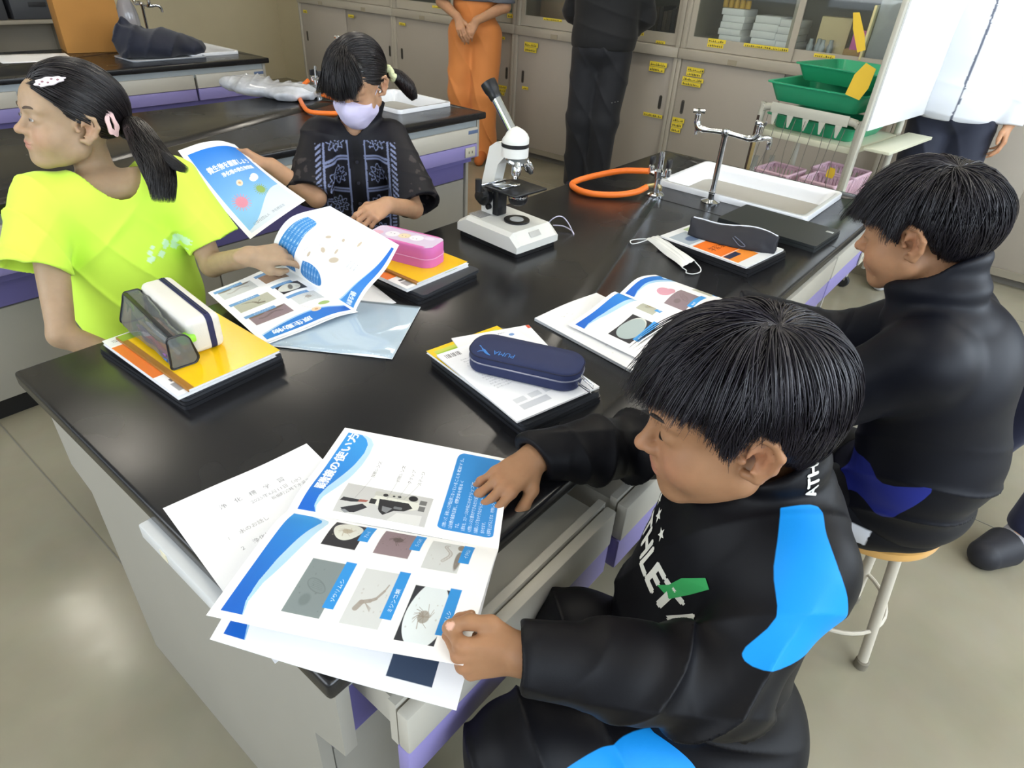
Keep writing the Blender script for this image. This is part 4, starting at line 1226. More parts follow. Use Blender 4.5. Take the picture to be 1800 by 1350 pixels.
def shirt2(p):
    J = JG2
    d = ell(p, J['chest'], (.120, .092, .15), RG2); d = smin(d, ell(p, J['mid'], (.125, .100, .16), RG2), .06)
    d = smin(d, ell(p, J['pelvis'] + (0, 0, .02), (.15, .125, .09), RG2), .06)
    d = smin(d, cap(p, J['shL'] - LG2 * .01, J['shR'] + LG2 * .01, .052), .05)
    for s, sg in (('L', 1), ('R', -1)):
        a, b = J['sh' + s], J['el' + s]; ax = b - a; l = np.linalg.norm(ax); ax = ax / l
        tip = a + ax * (l * 1.0) + LG2 * .02 * sg
        sl = cap(p, a, tip, .054, .066); u = (p - a) @ ((tip - a) / np.linalg.norm(tip - a)).astype(F4)
        sl = sl + ridge(p, 40, .006, (.4, .3, .9), 4 + sg)
        sl = smax(sl, u - np.linalg.norm(tip - a) * .95, .003)
        sl = smax(sl, -cap(p, a + (tip - a) * .6, tip + (tip - a) * .4, .044, .060), .003)
        d = smin(d, sl, .02)
    d += ridge(p, 34, .006, (.5, .5, .7), 8) * np.exp(-((p[:, 2] - .72) / .12) ** 2)
    # collar
    c0 = J['neck'] + (0, 0, -.02); c1 = G2.h2w((0, -.02, -.066))
    col = cap(p, c0, c1, .062, .060)
    d = smin(d, smax(col, (p - (c1 * .9 + c0 * .1)) @ np.array((.25, .2, .95), F4), .006), .012)
    hole = cap(p, J['neck'] + (0, 0, -.005) + FG2 * .01, G2.h2w((0, -.02, -.02)), .048, .056)
    hole = smin(hole, ell(p, J['neck'] + FG2 * .055 + (0, 0, .028), (.016, .03, .030), RG2), .02)
    return smax(smax(d, -hole, .003), .428 - p[:, 2], .006)
def scol2(me, pos, Q):
    q = pos - JG2['chest']; u = q @ LG2.astype(F4); f = q @ FG2.astype(F4); z = q[:, 2]
    c = np.tile(linv('121119'), (len(pos), 1)); W = linv('7d86a8')
    front = (f > .0) & (z < .128)
    # printed panels: framed boxes with floral scrolls, in columns either side of the placket
    cu = np.abs(u) - .058; ph = (z + .30) % .095 - .0475
    k = np.floor((z + .30) / .095)
    box = (np.abs(cu) < .036)
    frame = box & ((np.abs(np.abs(cu) - .033) < .0028) | (np.abs(np.abs(ph) - .043) < .0028))
    r = np.sqrt((cu / .9) ** 2 + ph ** 2); th = np.arctan2(ph, cu)
    fl = box & (np.abs(r - .022 - .005 * np.cos(8 * th)) < .0022) | box & (np.abs(r - .011 - .003 * np.cos(6 * th + 1)) < .0018) | box & (r < .003)
    band = (np.abs(cu - .048) < .0075) & (np.sin(z * 520 + cu * 300) > 0)
    mm = front & (frame | fl | band); c[mm] = W
    # sleeves and sides: fainter lace
    lace = ~front | (np.abs(u) > .115)
    n = noise3(q, 150, 3) * noise3(q, 90, 8)
    c[lace & (n > .12) & (z < .10)] = linv('3a3436')
    c[front & (np.abs(u) < .010)] = linv('0d0c12')
    set_colors(me, c)
G2.obj('patterned_shirt', shirt2, (.74, .88, .38), (1.40, 1.56, 1.10), .0028, mat('black_lace_cloth', '121119', .6, attr='col', spec=.35), scol2)
for i in range(5):
    mb = MB()
    q = JG2['chest'] + np.array((0, 0, .07 - i * .06)) + FG2 * (.098 + .008 * min(i, 2))
    mb.lathe([(0, 0), (.005, 0), (.005, .002), (0, .0025)], n=12, M=basis(q, LG2, (0, 0, 1), FG2))
    mb.build('shirt_button', MT('shirt_button', '2c2c36', .3), G2.t)
G2.obj('trousers', lambda p: seat_cut(smin(ell(p, JG2['pelvis'] + (0, 0, -.02), (.14, .12, .07)), smin(chain(p, [JG2['hipL'], JG2['kneeL'], JG2['ankL']], [.078, .06, .045], .03), chain(p, [JG2['hipR'], JG2['kneeR'], JG2['ankR']], [.078, .06, .045], .03), .02), .03), p, G2, 'g2'),
       (.78, .90, .05), (1.36, 1.54, .62), .006, JK, plain('15151b'))
boots(G2, JG2, MT('indoor_shoe', 'd8d8d8', .5))
# mask: a thin shell over nose, mouth and chin
def maskf(p):
    q = G2.w2h(p); X = np.abs(q[:, 0])
    o = head_sdf(q) - .005
    o = smin(o, ell(q, (0, .062, -.052), (.040, .056, .046)), .03)
    d = smax(o, X - .062, .004)
    top = q[:, 2] - (-.004 - .34 * X)      # upper edge falls from the nose to the cheek
    d = smax(d, top, .003)
    d = smax(d, -(q[:, 1] - .016 - .25 * (-.05 - q[:, 2])), .003)
    d = smax(d, -(q[:, 2] + .112), .004); d = smax(d, -(head_sdf(q) + .004), .001)
    return d * G2.hs
G2.obj('face_mask', maskf, (.86, 1.04, .94), (1.20, 1.38, 1.24), .0022, mat('mask_cloth', 'd6cfee', .8))
for sx in (1, -1):
    mb = MB(); mb.tube([G2.h2w(v) for v in spline([(sx * .050, .040, -.036), (sx * .066, .020, -.014), (sx * .0765, .004, .012), (sx * .080, -.006, .018), (sx * .078, -.016, .004), (sx * .070, -.006, -.030), (sx * .052, .026, -.075)], 5)], .0011, 6)
    mb.build('ear_loop', MT('ear_loop', 'c9c6d8', .7), G2.t)
# hair: left section swept to a low side tail, fringe over the forehead, parting between
girl_hair(G2, (.058, -.078, -.018), 41, part=lambda P: ~((np.abs(P[:, 0] - .004 + (P[:, 1] - .02) * .35) < .0026) & (P[:, 1] > -.03)) & ~((P[:, 1] > .035) & (P[:, 0] < .04)))
def hl_b(az): return np.interp(az, [-3.2, -1.6, -1.2, 0, .5, .75, .9, 3.2], [-.03, .0, .02, .050, .054, .075, .2, .2])
def cut_b(az): return np.interp(az, [-3.2, -1.5, -1.1, -.7, 0, .3, .5, .7, .9, 3.2], [-.05, -.02, -.014, .004, .008, .014, .026, .048, .15, .15])
T, rng = hair_strands(4200, 15, cut=cut_b, whorl=np.array((.0, -.03, .113)), comb=(1, .25), lift=.012, hairline=hl_b, clump=200, clumpk=.5, step=.0115, seed=8, root=lambda P: (P[:, 1] > -.03) & (P[:, 0] < .022 + .2 * np.clip(P[:, 1], 0, .1)))
W = (T.reshape(-1, 3) * G2.hs) @ G2.B.T + G2.hc
link('fringe', strands_mesh('fringe', W.reshape(T.shape), rng, .0010, '1b1719', flip=True), HAIR, G2.t)
t2 = G2.h2w((.066, -.082, -.020))
tail(G2, [t2, t2 + np.array((.026, -.012, -.010)), t2 + np.array((.048, -.026, -.034)), t2 + np.array((.060, -.036, -.058)), t2 + np.array((.064, -.044, -.075))], lambda u: .010 + .012 * sin(pi * min(1, u * 1.05)), 700, 51, base='241c1c', curl=5)
mb = MB(); M = tr(*(t2 + np.array((.008, -.004, -.002)))) @ rot('Z', -.4) @ rot('Y', 1.1)
pts = [(cos(a) * .015, sin(a) * .015, .003 * sin(5 * a)) for a in np.linspace(0, 2 * pi, 25)]
mb.tube([M @ Vector(v) for v in pts], [.009 + .0012 * sin(k * 2.3) for k in range(25)], 10, cap=False); mb.build('scrunchie', MT('scrunchie', 'd8dcae', .7), G2.t)
# ------------------------------------------------------------------ printed sheets: a small rasteriser that colours a fine page mesh
_TX = {}
def text_tris(s):
    """triangles of a line of text, unit height, origin at its left baseline"""
    if s not in _TX:
        cu = bpy.data.curves.new('t', 'FONT'); cu.body = s; cu.size = 1; cu.resolution_u = 2
        o = bpy.data.objects.new('t', cu); C.objects.link(o)
        dg = bpy.context.evaluated_depsgraph_get(); me = o.evaluated_get(dg).to_mesh()
        me.calc_loop_triangles()
        V = np.array([v.co[:2] for v in me.vertices]) if len(me.vertices) else np.zeros((0, 2))
        T = np.array([t.vertices[:] for t in me.loop_triangles], int) if len(me.loop_triangles) else np.zeros((0, 3), int)
        w = (V[:, 0].max() if len(V) else 0)
        o.evaluated_get(dg).to_mesh_clear(); bpy.data.objects.remove(o); bpy.data.curves.remove(cu)
        _TX[s] = (V, T, w)
    return _TX[s]
class Canvas:
    """w x h centimetres, y up"""
    def __init__(s, w, h, res=22, col='fbfbfc'):
        s.w, s.h, s.r = w, h, res; s.W, s.H = int(w * res) + 1, int(h * res) + 1
        s.a = np.tile(linv(col), (s.H, s.W, 1)).astype(F4)
        s.X, s.Y = np.meshgrid(np.arange(s.W) / res, np.arange(s.H) / res)
    def mask(s, m, col, al=1.0):
        m = np.asarray(m, F4) * al; s.a = s.a * (1 - m[..., None]) + linv(col) * m[..., None]; return s
    def rect(s, x0, y0, x1, y1, col, r=0, al=1.0):
        cx, cy = (x0 + x1) / 2, (y0 + y1) / 2
        dx = np.abs(s.X - cx) - ((x1 - x0) / 2 - r); dy = np.abs(s.Y - cy) - ((y1 - y0) / 2 - r)
        d = np.hypot(np.maximum(dx, 0), np.maximum(dy, 0)) + np.minimum(np.maximum(dx, dy), 0) - r
        return s.mask(np.clip(.5 - d * s.r, 0, 1), col, al)
    def ellipse(s, cx, cy, rx, ry, col, al=1.0, rot=0, soft=0):
        u = (s.X - cx) * cos(rot) + (s.Y - cy) * sin(rot); v = -(s.X - cx) * sin(rot) + (s.Y - cy) * cos(rot)
        k = np.hypot(u / rx, v / ry); d = (k - 1) * min(rx, ry)
        return s.mask(np.clip(.5 - d * (s.r if not soft else 1 / soft), 0, 1), col, al)
    def poly(s, P, col, al=1.0, clip=None):
        m = inpoly(s.X.ravel(), s.Y.ravel(), P).reshape(s.X.shape)
        if clip is not None: m &= clip
        return s.mask(m, col, al)
    def line(s, P, w, col, al=1.0):
        for (x0, y0), (x1, y1) in zip(P, P[1:]):
            dx, dy = x1 - x0, y1 - y0; L = dx * dx + dy * dy + 1e-9
            t = np.clip(((s.X - x0) * dx + (s.Y - y0) * dy) / L, 0, 1)
            d = np.hypot(s.X - x0 - t * dx, s.Y - y0 - t * dy) - w / 2
            s.mask(np.clip(.5 - d * s.r, 0, 1), col, al)
        return s
    def text(s, x, y, t, size, col, ang=0, al=1.0, bold=0.0, sp=1.0, maxw=None):
        V, T, w = text_tris(t)
        if not len(T): return s
        V = V.copy() * size; V[:, 0] *= sp
        if maxw and w * size > maxw: V[:, 0] *= maxw / (w * size)
        c, sn = cos(ang), sin(ang); P = np.stack([x + V[:, 0] * c - V[:, 1] * sn, y + V[:, 0] * sn + V[:, 1] * c], 1)
        M = np.zeros((s.H, s.W), bool)
        for tr_ in T:
            A, B, D = P[tr_]; lo = np.floor(np.minimum(np.minimum(A, B), D) * s.r).astype(int); hi = np.ceil(np.maximum(np.maximum(A, B), D) * s.r).astype(int) + 1
            x0, y0 = max(lo[0], 0), max(lo[1], 0); x1, y1 = min(hi[0], s.W), min(hi[1], s.H)
            if x1 <= x0 or y1 <= y0: continue
            X, Y = s.X[y0:y1, x0:x1], s.Y[y0:y1, x0:x1]
            e0 = (B[0] - A[0]) * (Y - A[1]) - (B[1] - A[1]) * (X - A[0]); e1 = (D[0] - B[0]) * (Y - B[1]) - (D[1] - B[1]) * (X - B[0]); e2 = (A[0] - D[0]) * (Y - D[1]) - (A[1] - D[1]) * (X - D[0])
            M[y0:y1, x0:x1] |= ((e0 >= 0) & (e1 >= 0) & (e2 >= 0)) | ((e0 <= 0) & (e1 <= 0) & (e2 <= 0))
        if bold:
            k = max(1, int(bold * s.r)); N = M.copy()
            for i in range(-k, k + 1):
                for j in range(-k, k + 1): N |= np.roll(np.roll(M, i, 0), j, 1)
            M = N
        return s.mask(M, col, al)
    def shade(s, m, c0, c1, t):
        """gradient between two printed inks over a mask"""
        t = np.clip(t, 0, 1)[..., None]; c = linv(c0) * (1 - t) + linv(c1) * t; m = np.asarray(m, F4)[..., None]
        s.a = s.a * (1 - m) + c * m; return s
PAPER = mat('printed_paper', 'f2f2f2', .5, spec=.35, attr='col')
PAPERG = mat('glossy_print', 'f2f2f2', .22, spec=.5, attr='col')
def sheet(name, surf, cv, parent=None, thick=.0003, m=None, res=None, back=None):
    """surf(u,v) arrays -> points; u along canvas x, v along canvas y"""
    nx, ny = (cv.W, cv.H) if res is None else res
    U, V = np.meshgrid(np.linspace(0, 1, nx), np.linspace(0, 1, ny))
    P = surf(U.ravel(), V.ravel()).reshape(ny, nx, 3)
    du = np.gradient(P, axis=1); dv = np.gradient(P, axis=0); N = np.cross(du, dv); N /= np.linalg.norm(N, axis=2)[..., None] + 1e-9
    idx = np.arange(nx * ny).reshape(ny, nx); K = nx * ny
    q = np.stack([idx[:-1, :-1], idx[:-1, 1:], idx[1:, 1:], idx[1:, :-1]], -1).reshape(-1, 4)
    # a coarse underside and edges give the sheet its thickness
    st = max(1, nx // 12), max(1, ny // 12)
    xi = sorted(set(list(range(0, nx, st[0])) + [nx - 1])); yi = sorted(set(list(range(0, ny, st[1])) + [ny - 1]))
    Bk = P[np.ix_(yi, xi)] - N[np.ix_(yi, xi)] * thick; nb = len(xi) * len(yi); ib = K + np.arange(nb).reshape(len(yi), len(xi))
    qb = np.stack([ib[:-1, :-1], ib[1:, :-1], ib[1:, 1:], ib[:-1, 1:]], -1).reshape(-1, 4)
    ring = [(ib[0, i], ib[0, i + 1], idx[0, xi[i + 1]], idx[0, xi[i]]) for i in range(len(xi) - 1)] + [(ib[-1, i + 1], ib[-1, i], idx[-1, xi[i]], idx[-1, xi[i + 1]]) for i in range(len(xi) - 1)]
    ring += [(ib[j + 1, 0], ib[j, 0], idx[yi[j], 0], idx[yi[j + 1], 0]) for j in range(len(yi) - 1)] + [(ib[j, -1], ib[j + 1, -1], idx[yi[j + 1], -1], idx[yi[j], -1]) for j in range(len(yi) - 1)]
    me = mesh_np(name, np.concatenate([P.reshape(-1, 3), Bk.reshape(-1, 3)]), np.concatenate([q, qb, np.array(ring)]))
    ix = np.clip(np.round(np.linspace(0, cv.W - 1, nx)).astype(int), 0, cv.W - 1); iy = np.clip(np.round(np.linspace(0, cv.H - 1, ny)).astype(int), 0, cv.H - 1)
    set_colors(me, np.concatenate([cv.a[np.ix_(iy, ix)].reshape(-1, 3), np.tile(linv(back or 'f6f6f8'), (nb, 1))]))
    return link(name, me, m or PAPER, parent)
def patch(rows):
    """rows of control points: rows[j][i], spline along i (canvas x), linear/spline along j (canvas y)"""
    R = np.array(rows, float)
    def cr(P, t):
        n = len(P) - 1; x = np.clip(t, 0, 1) * n; i = np.minimum(x.astype(int), n - 1); f = (x - i)[:, None]
        g = lambda k: P[np.clip(k, 0, n), np.arange(P.shape[1])] if P.ndim == 3 else P[np.clip(k, 0, n)]
        p1, p2 = g(i), g(i + 1)
        p0 = np.where((i == 0)[:, None], 2 * p1 - p2, g(i - 1)); p3 = np.where((i == n - 1)[:, None], 2 * p2 - p1, g(i + 2))
        return .5 * (2 * p1 + (p2 - p0) * f + (2 * p0 - 5 * p1 + 4 * p2 - p3) * f ** 2 + (3 * p1 - p0 - 3 * p2 + p3) * f ** 3)
    def surf(u, v):
        cols = np.stack([cr(r, u) for r in R], 0)
        return cr(cols, v)
    return surf
def swoosh(c, x0, x1, y0, y1, flip=False, dark='0c5fc6', light='9fd0ee'):
    """the blue wave that runs down a page: wide at the top, narrowing to the foot"""
    W, H = x1 - x0, y1 - y0
    def curve(k, a, b): return [(x0 + W * (a + (b - a) * .5 * (1 - cos(pi * min(1, max(0, (t - k) / (1 - 2 * k + .001)))))), y0 + H * t) for t in np.linspace(0, 1, 24)]
    out = [(x0, y0)] + curve(.12, .42, 1.25) + [(x0, y1)]
    inn = [(x0, y0)] + curve(.22, .36, 1.0) + [(x0, y1)]
    box = (c.X >= x0) & (c.X <= x0 + W * 1.25) & (c.Y >= y0) & (c.Y <= y1)
    for P, a, b in ((out, light, 'c8e4f5'), (inn, dark, '3f9be0')):
        m = inpoly(c.X.ravel(), c.Y.ravel(), P).reshape(c.X.shape) & box
        c.shade(m, a, b, (c.X - x0) / (W * 1.2) + .25 * (c.Y - y0) / H - .1)
    return c
def micro(c, x0, y0, w, h, kind, seed=0, lab=None, labside='r'):
    """a microscope photograph with its caption tab"""
    r = random.Random(seed); cx, cy = x0 + w / 2, y0 + h / 2
    bgc = {'disc': '2b2a30', 'plum': '8d7a80', 'pale': 'cfd2d2', 'grey': '7f8a8c', 'tan': 'a58368', 'ring': 'd9e2e4', 'olive': 'b9b9a8'}[kind]
    c.rect(x0, y0, x0 + w, y0 + h, bgc)
    clip = (c.X > x0) & (c.X < x0 + w) & (c.Y > y0) & (c.Y < y0 + h); keep = c.a.copy()
    if kind == 'disc': c.ellipse(cx + w * .08, cy, w * .42, h * .42, 'd7d8d0')
    if kind == 'ring': c.rect(x0, y0, x0 + w, y0 + h, '2a2c34'); c.ellipse(cx, cy - h * .05, w * .60, h * .52, 'dfe8ec')
    ink = {'disc': 'a89c86', 'plum': '574a48', 'pale': '9c938a', 'grey': '4f5a5c', 'tan': '7a4f38', 'ring': '8f8578', 'olive': '7c7462'}[kind]
    t = seed % 4
    if t == 0:
        for i in range(14):
            a = r.uniform(0, 6.28); c.line([(cx, cy), (cx + cos(a) * w * .12, cy + sin(a) * h * .16), (cx + cos(a + .4) * w * .24, cy + sin(a + .4) * h * .26)], .06, ink, .8)
        c.ellipse(cx, cy, w * .12, h * .15, ink, .8, soft=.1)
    elif t == 1:
        P = [(cx - w * .3 + w * .6 * k / 12, cy - h * .25 * sin(pi * k / 12 * 1.0) * cos(k * .2)) for k in range(13)]
        c.line(P, h * .11, ink, .55); c.line(P, h * .05, bgc, .5)
        c.ellipse(x0 + w * .3, y0 + h * .1, w * .25, h * .09, '5f5040', .8, soft=.1); c.ellipse(x0 + w * .8, y0 + h * .12, w * .2, h * .11, '6d5b42', .8, soft=.12)
    elif t == 2:
        c.ellipse(cx + w * .08, cy, w * .10, h * .32, ink, .35, rot=-.5); c.ellipse(cx + w * .08, cy, w * .08, h * .29, bgc, .75, rot=-.5)
        for k in range(5): c.line([(cx + w * (.02 + .03 * k), cy - h * .2 + .1 * k), (cx + w * (.05 + .03 * k), cy + h * .15)], .04, ink, .4)
        c.ellipse(x0 + w * .3, y0 + h * .6, w * .12, h * .14, ink, .35, soft=.25)
    else:
        P = [(cx - w * .18, cy + h * .28), (cx - w * .05, cy + h * .2), (cx, cy), (cx + w * .05, cy - h * .12), (cx + w * .2, cy - h * .25), (cx + w * .3, cy - h * .3)]
        for k, (a, b) in enumerate(zip(P, P[1:])): c.line([a, b], h * (.15 - .028 * k), ink, .9)
        for k in range(6): c.line([(cx - w * .05, cy + h * .1), (cx - w * .2 + .1 * k, cy - h * .1)], .06, ink, .7)
    for i in range(9): c.ellipse(x0 + r.uniform(.1, .9) * w, y0 + r.uniform(.1, .9) * h, r.uniform(.05, .16), r.uniform(.04, .12), ink, .35, soft=.06)
    c.a = np.where(clip[..., None], c.a, keep)
    if lab is not None:
        if labside == 'r': c.rect(x0 + w * .44, y0 - h * .06, x0 + w * 1.12, y0 + h * .12, '2b93dc'); c.text(x0 + w * .50, y0 - h * .02, lab, .5, 'e8f4ff', maxw=w * .55)
        else: c.rect(x0 - w * .05, y0 + h * .86, x0 + w * .75, y0 + h * 1.06, '6fa3d4'); c.text(x0 + w * .02, y0 + h * .91, lab, .42, 'e8f4ff', maxw=w * .65)
    return c
# ------------------------------------------------------------------ brochures and paper on the table
PW, PH = 20.5, 29.0
def header(c, dark='0b5fc4', mid='2f93de', pale='9ecbe8', flip=False):
    """blue wave along the top of a page, thicker to the right, with a paler wave below it"""
    X = c.X; d = c.h - c.Y - 1.1
    a = np.interp(X, [1, 3, 6, 9, 12, 15, 17, 18.4, 19.2, 19.7], [2.6, 2.0, 1.9, 2.3, 3.1, 4.1, 4.5, 4.3, 3.6, 2.6])
    b = np.interp(X, [1, 3, 6, 9, 12, 15, 17, 18.6, 19.4, 19.8], [2.7, 2.3, 2.6, 3.6, 4.5, 5.2, 5.4, 5.2, 4.4, 3.2])
    on = (X > 1.0) & (X < 19.8) & (d > 0); t = np.clip((X - 1) / 18.8, 0, 1)
    c.shade(on & (d < b), pale, 'bcd9ee', t); c.shade(on & (d < a), dark, mid, t ** 1.6 * 1.1 + .12 * np.clip(d / 5, 0, 1))
    return c
def page_microscope():
    c = Canvas(PW, PH); header(c)
    c.text(8.0, PH - 3.0, '顕微鏡の使い方', 1.75, 'eef6ff', bold=.045, maxw=11.9)
    c.rect(2.3, 10.2, 10.9, 23.1, 'c3c3c2')
    # the microscope lies across the picture: base to the right, eyepiece to the left
    c.poly([(2.4, 15.5), (5.2, 14.5), (5.6, 11.0), (2.4, 11.0)], 'd6d6d4')
    c.poly([(6.2, 17.6), (7.6, 18.6), (9.4, 18.2), (10.0, 15.2), (9.6, 12.2), (7.4, 11.6), (6.6, 12.6)], 'd9d9d0')
    c.rect(9.0, 12.2, 10.2, 18.6, 'bdbdb6', .2)
    c.poly([(5.3, 17.2), (8.2, 17.6), (8.4, 13.4), (7.2, 12.6), (6.0, 13.6), (5.6, 15.0), (3.8, 16.3), (4.6, 16.9)], '26262a')
    c.poly([(5.0, 16.6), (6.4, 16.8), (6.2, 15.3), (4.6, 15.9)], '7d7f82'); c.rect(6.2, 14.0, 6.9, 15.2, '6f7276', .2)
    c.poly([(2.5, 21.6), (3.8, 22.3), (6.0, 19.6), (5.2, 18.7), (3.0, 20.2)], '2d2d33'); c.poly([(2.4, 21.4), (3.2, 22.2), (3.5, 21.6), (2.8, 20.8)], '8d9093')
    c.poly([(6.0, 19.6), (7.4, 19.0), (7.6, 18.0), (6.9, 17.8), (5.4, 18.9)], 'c9c9c2'); c.rect(6.5, 17.9, 7.9, 18.8, '2b2b2e', .1)
    c.poly([(5.9, 22.9), (7.0, 22.6), (7.0, 20.2), (6.4, 20.0), (6.0, 21.2)], '2d2d33'); c.poly([(6.3, 20.4), (7.1, 20.2), (7.2, 19.0), (6.6, 19.2)], '9b5a4e')
    for x, y, r in ((9.5, 17.0, .42), (9.6, 15.8, .22), (9.7, 15.0, .3), (9.9, 13.0, .75)): c.ellipse(x, y, r, r * .9, '232327')
    c.rect(8.6, 10.9, 9.8, 11.9, '6b6b6b', .05); c.rect(6.8, 10.9, 8.2, 11.8, '6b6b6b', .05)
    for a, b, tx in (((7.2, 21.0), (13.0, 20.2), '接眼レンズ'), ((8.6, 16.6), (13.4, 16.3), '対物レンズ'), ((9.0, 15.2), (13.4, 14.5), 'クリップ'), ((9.2, 14.3), (13.4, 13.0), 'ステージ')):
        c.line([a, b], .05, '8a8a8a'); c.text(13.2, b[1] - .25, tx, .66, '4a4a4c', maxw=3.0)
    c.rect(2.8, .9, 20.0, 8.6, '2a86cf', 1.1)
    L = ['1.対物レンズ、接眼レンズが低倍率になっていることを確認する。', '2.反射鏡の角度を調節し、視野全体を明るく', '   する。', '3.標本を、ステージの中央にのせクリップで、', '4.対物レンズと標本ができるだけ近づくように', '5.接眼レンズをのぞきながらピントを合わせ、', '  合わせます。', '6.倍率を上げるときは、対物レンズを高倍率に']
    for i, t in enumerate(L): c.text(3.5, 7.5 - i * .88, t, .62, 'dcebf8', bold=.0, maxw=15.6)
    return c
def page_protozoa():
    c = Canvas(PW, PH); header(c)
    K = ('disc', 'plum', 'pale', 'grey', 'pale', 'ring'); S = (4, 8, 1, 2, 3, 4); N = ('アメーバ', 'ディフルギア', 'イタチムシ', 'ゾウリムシ', 'ミジンコ類', 'クマムシ')
    P = [(11.9, 17.2), (12.0, 10.4), (11.2, 3.9), (2.6, 17.0), (2.6, 10.2), (1.7, 3.6)]
    for (x, y), k, s, n in zip(P, K, S, N): micro(c, x, y, 7.4, 4.5, k, s, None)
    for (x, y), n in zip(P, N): c.rect(x + 1.6, y - 1.0, x + 7.7, y + .35, '2b8fda'); c.text(x + 2.6, y - .62, n, .62, 'e8f4ff', maxw=4.2)
    return c
def main_brochure():
    t = thing('brochure', 'open brochure of microscope photographs held by the boy in the foreground', 'brochure', (.12, .10, .757))
    o = np.array((.12, .10, .757)); R = lambda L: [[np.array(q) - o for q in r] for r in L]
    SR, TR, TL, SL = (.262, -.022, .772), (.427, .093, .757), (.301, .350, .7555), (.117, .240, .772)
    m1 = lambda a, b, h: tuple((np.array(a) + b) / 2 + (0, 0, h))
    q1 = lambda a, b, f, h: tuple(np.array(a) * (1 - f) + np.array(b) * f + (0, 0, h))
    up = R([[SR, q1(SR, TR, .2, .003), q1(SR, TR, .5, .001), TR], [q1(SR, SL, .5, .001), q1(q1(SR, SL, .5, 0), q1(TR, TL, .5, 0), .2, .004), q1(q1(SR, SL, .5, 0), q1(TR, TL, .5, 0), .5, .001), q1(TR, TL, .5, .0005)], [SL, q1(SL, TL, .2, .005), q1(SL, TL, .5, .001), TL]])
    sheet('right_page', patch(up), page_microscope(), t)
    BR, BL = (.084, -.124, .822), (-.054, .132, .812)
    def lowrows(dz, BRx, BLx):
        A, B = np.array(SR) + (0, 0, dz), np.array(SL) + (0, 0, dz)
        r = []
        for f in (0, .5, 1):
            a = np.array(BRx) * (1 - f) + np.array(BLx) * f + (0, 0, -.004 * sin(pi * f)); b = A * (1 - f) + B * f
            r.append([a, q1(a, b, .35, .004), q1(a, b, .8, .007), b])
        return R(r)
    sheet('left_page', patch(lowrows(0, BR, BL)), page_protozoa(), t)
    c = Canvas(PW, PH); header(c); c.rect(1.5, 3.2, 9.5, 8.5, '37455c'); c.rect(8.2, 2.0, 12.5, 3.4, '2b8fda')
    sheet('lower_leaf', patch(lowrows(-.0015, (.068, -.130, .766), (-.058, .133, .772))), c, t)
main_brochure()
def handout():
    c = Canvas(21, 29.7, 20, 'eeeff2')
    for i, ch in enumerate('浄化槽学習'): c.text(5.6 + i * 2.1, 24.6 - .02 * i, ch, 1.05, '8d8d92')
    c.text(9.3, 23.0, '2025年6月11日（水）', .85, 'a5a5aa', maxw=9.2); c.text(11.8, 21.9, '板橋町公共下水道浄化センター', .8, '9a9a9f', maxw=9.0)
    c.text(4.0, 18.9, '1', .8, 'a0a0a5'); c.text(5.6, 18.9, '水のお話し', .85, '9c9ca1', maxw=4.4)
    c.text(4.6, 16.2, '2', .85, '9c9ca1'); c.text(6.2, 16.2, '浄化槽を見て観察しよう', .9, '97979c', maxw=9.5)
    for i in range(6): c.text(6.2, 14 - i * 1.9, '・学習のまとめを書きましょう', .6, 'a8a8ad')
    c.rect(11, 1.2, 19, 3.2, 'c9c9ce', .1); c.text(12, 1.8, '学校名　年　組', .6, '8d8d92')
    TL, TR, BR, BL = (.012, .390, .7525), (.231, .358, .7525), (.196, .066, .7525), (-.022, .066, .7525)
    o = np.array((.1, .2, .752)); f = lambda a, b, s, h=0: np.array(a) * (1 - s) + np.array(b) * s + (0, 0, h) - o
    rows = []
    for s in (0, .25, .5, .75, 1): rows.append([f(BL, TL, s), f(f(BL, TL, s) + o, f(BR, TR, s) + o, .33, .0012), f(f(BL, TL, s) + o, f(BR, TR, s) + o, .66, .0012), f(BR, TR, s, .006 * s if s > .7 else 0)])
    ob = sheet('handout', patch(rows), c); ob.location = o
    tag(ob, 'white printed handout sheet lying under the left side of the open foreground brochure', 'paper sheet')
handout()
# --- the neon-shirt girl's brochure
def page_g1():
    c = Canvas(PW, PH, 20)
    P = [(12.0, 1.8), (3.0, 2.2), (11.8, 9.8), (2.6, 9.4), (11.6, 17.0), (2.4, 15.8)]; K = ('pale', 'tan', 'olive', 'disc', 'plum', 'pale'); S = (1, 3, 7, 6, 9, 12)
    for (x, y), k, s in zip(P, K, S):
        micro(c, x, y, 7.3, 4.3, k, s); c.rect(x + 1.8, y - .9, x + 7.8, y + .3, '6f9fd0'); c.text(x + 2.6, y - .6, ('ツリガネムシ', 'アメーバ', 'アスピディスカ', 'アルセラ', 'エピスティリス', 'ボドー')[P.index((x, y))], .5, 'dfeefc', maxw=4.5)
    t = np.clip(c.X / 19.5, 0, 1); on = (c.X < 19.6) & (c.X > .6) & (c.Y < PH - .9)
    lo = PH - 3.0 - 2.2 * np.sin(pi * np.clip(t, 0, 1) ** 1.3); c.shade(on & (c.Y > lo - .5), '7fb4e4', 'b5d6ef', t); c.shade(on & (c.Y > lo), '1c5fc0', '2f86d6', t)
    c.text(10.4, PH - 3.4, '原生動物', 1.9, 'eaf4ff', bold=.05); c.ellipse(4.6, 22.4, 1.9, .75, '9fb86a', rot=.1)
    c.ellipse(8.0, 24.0, 1.1, .85, 'e2c9a8'); c.ellipse(8.0, 24.0, .4, .3, 'c99a6c'); c.line([(8.4, 23.2), (9.2, 21.6), (9.6, 20.6)], .12, 'c9c2b8')
    return c
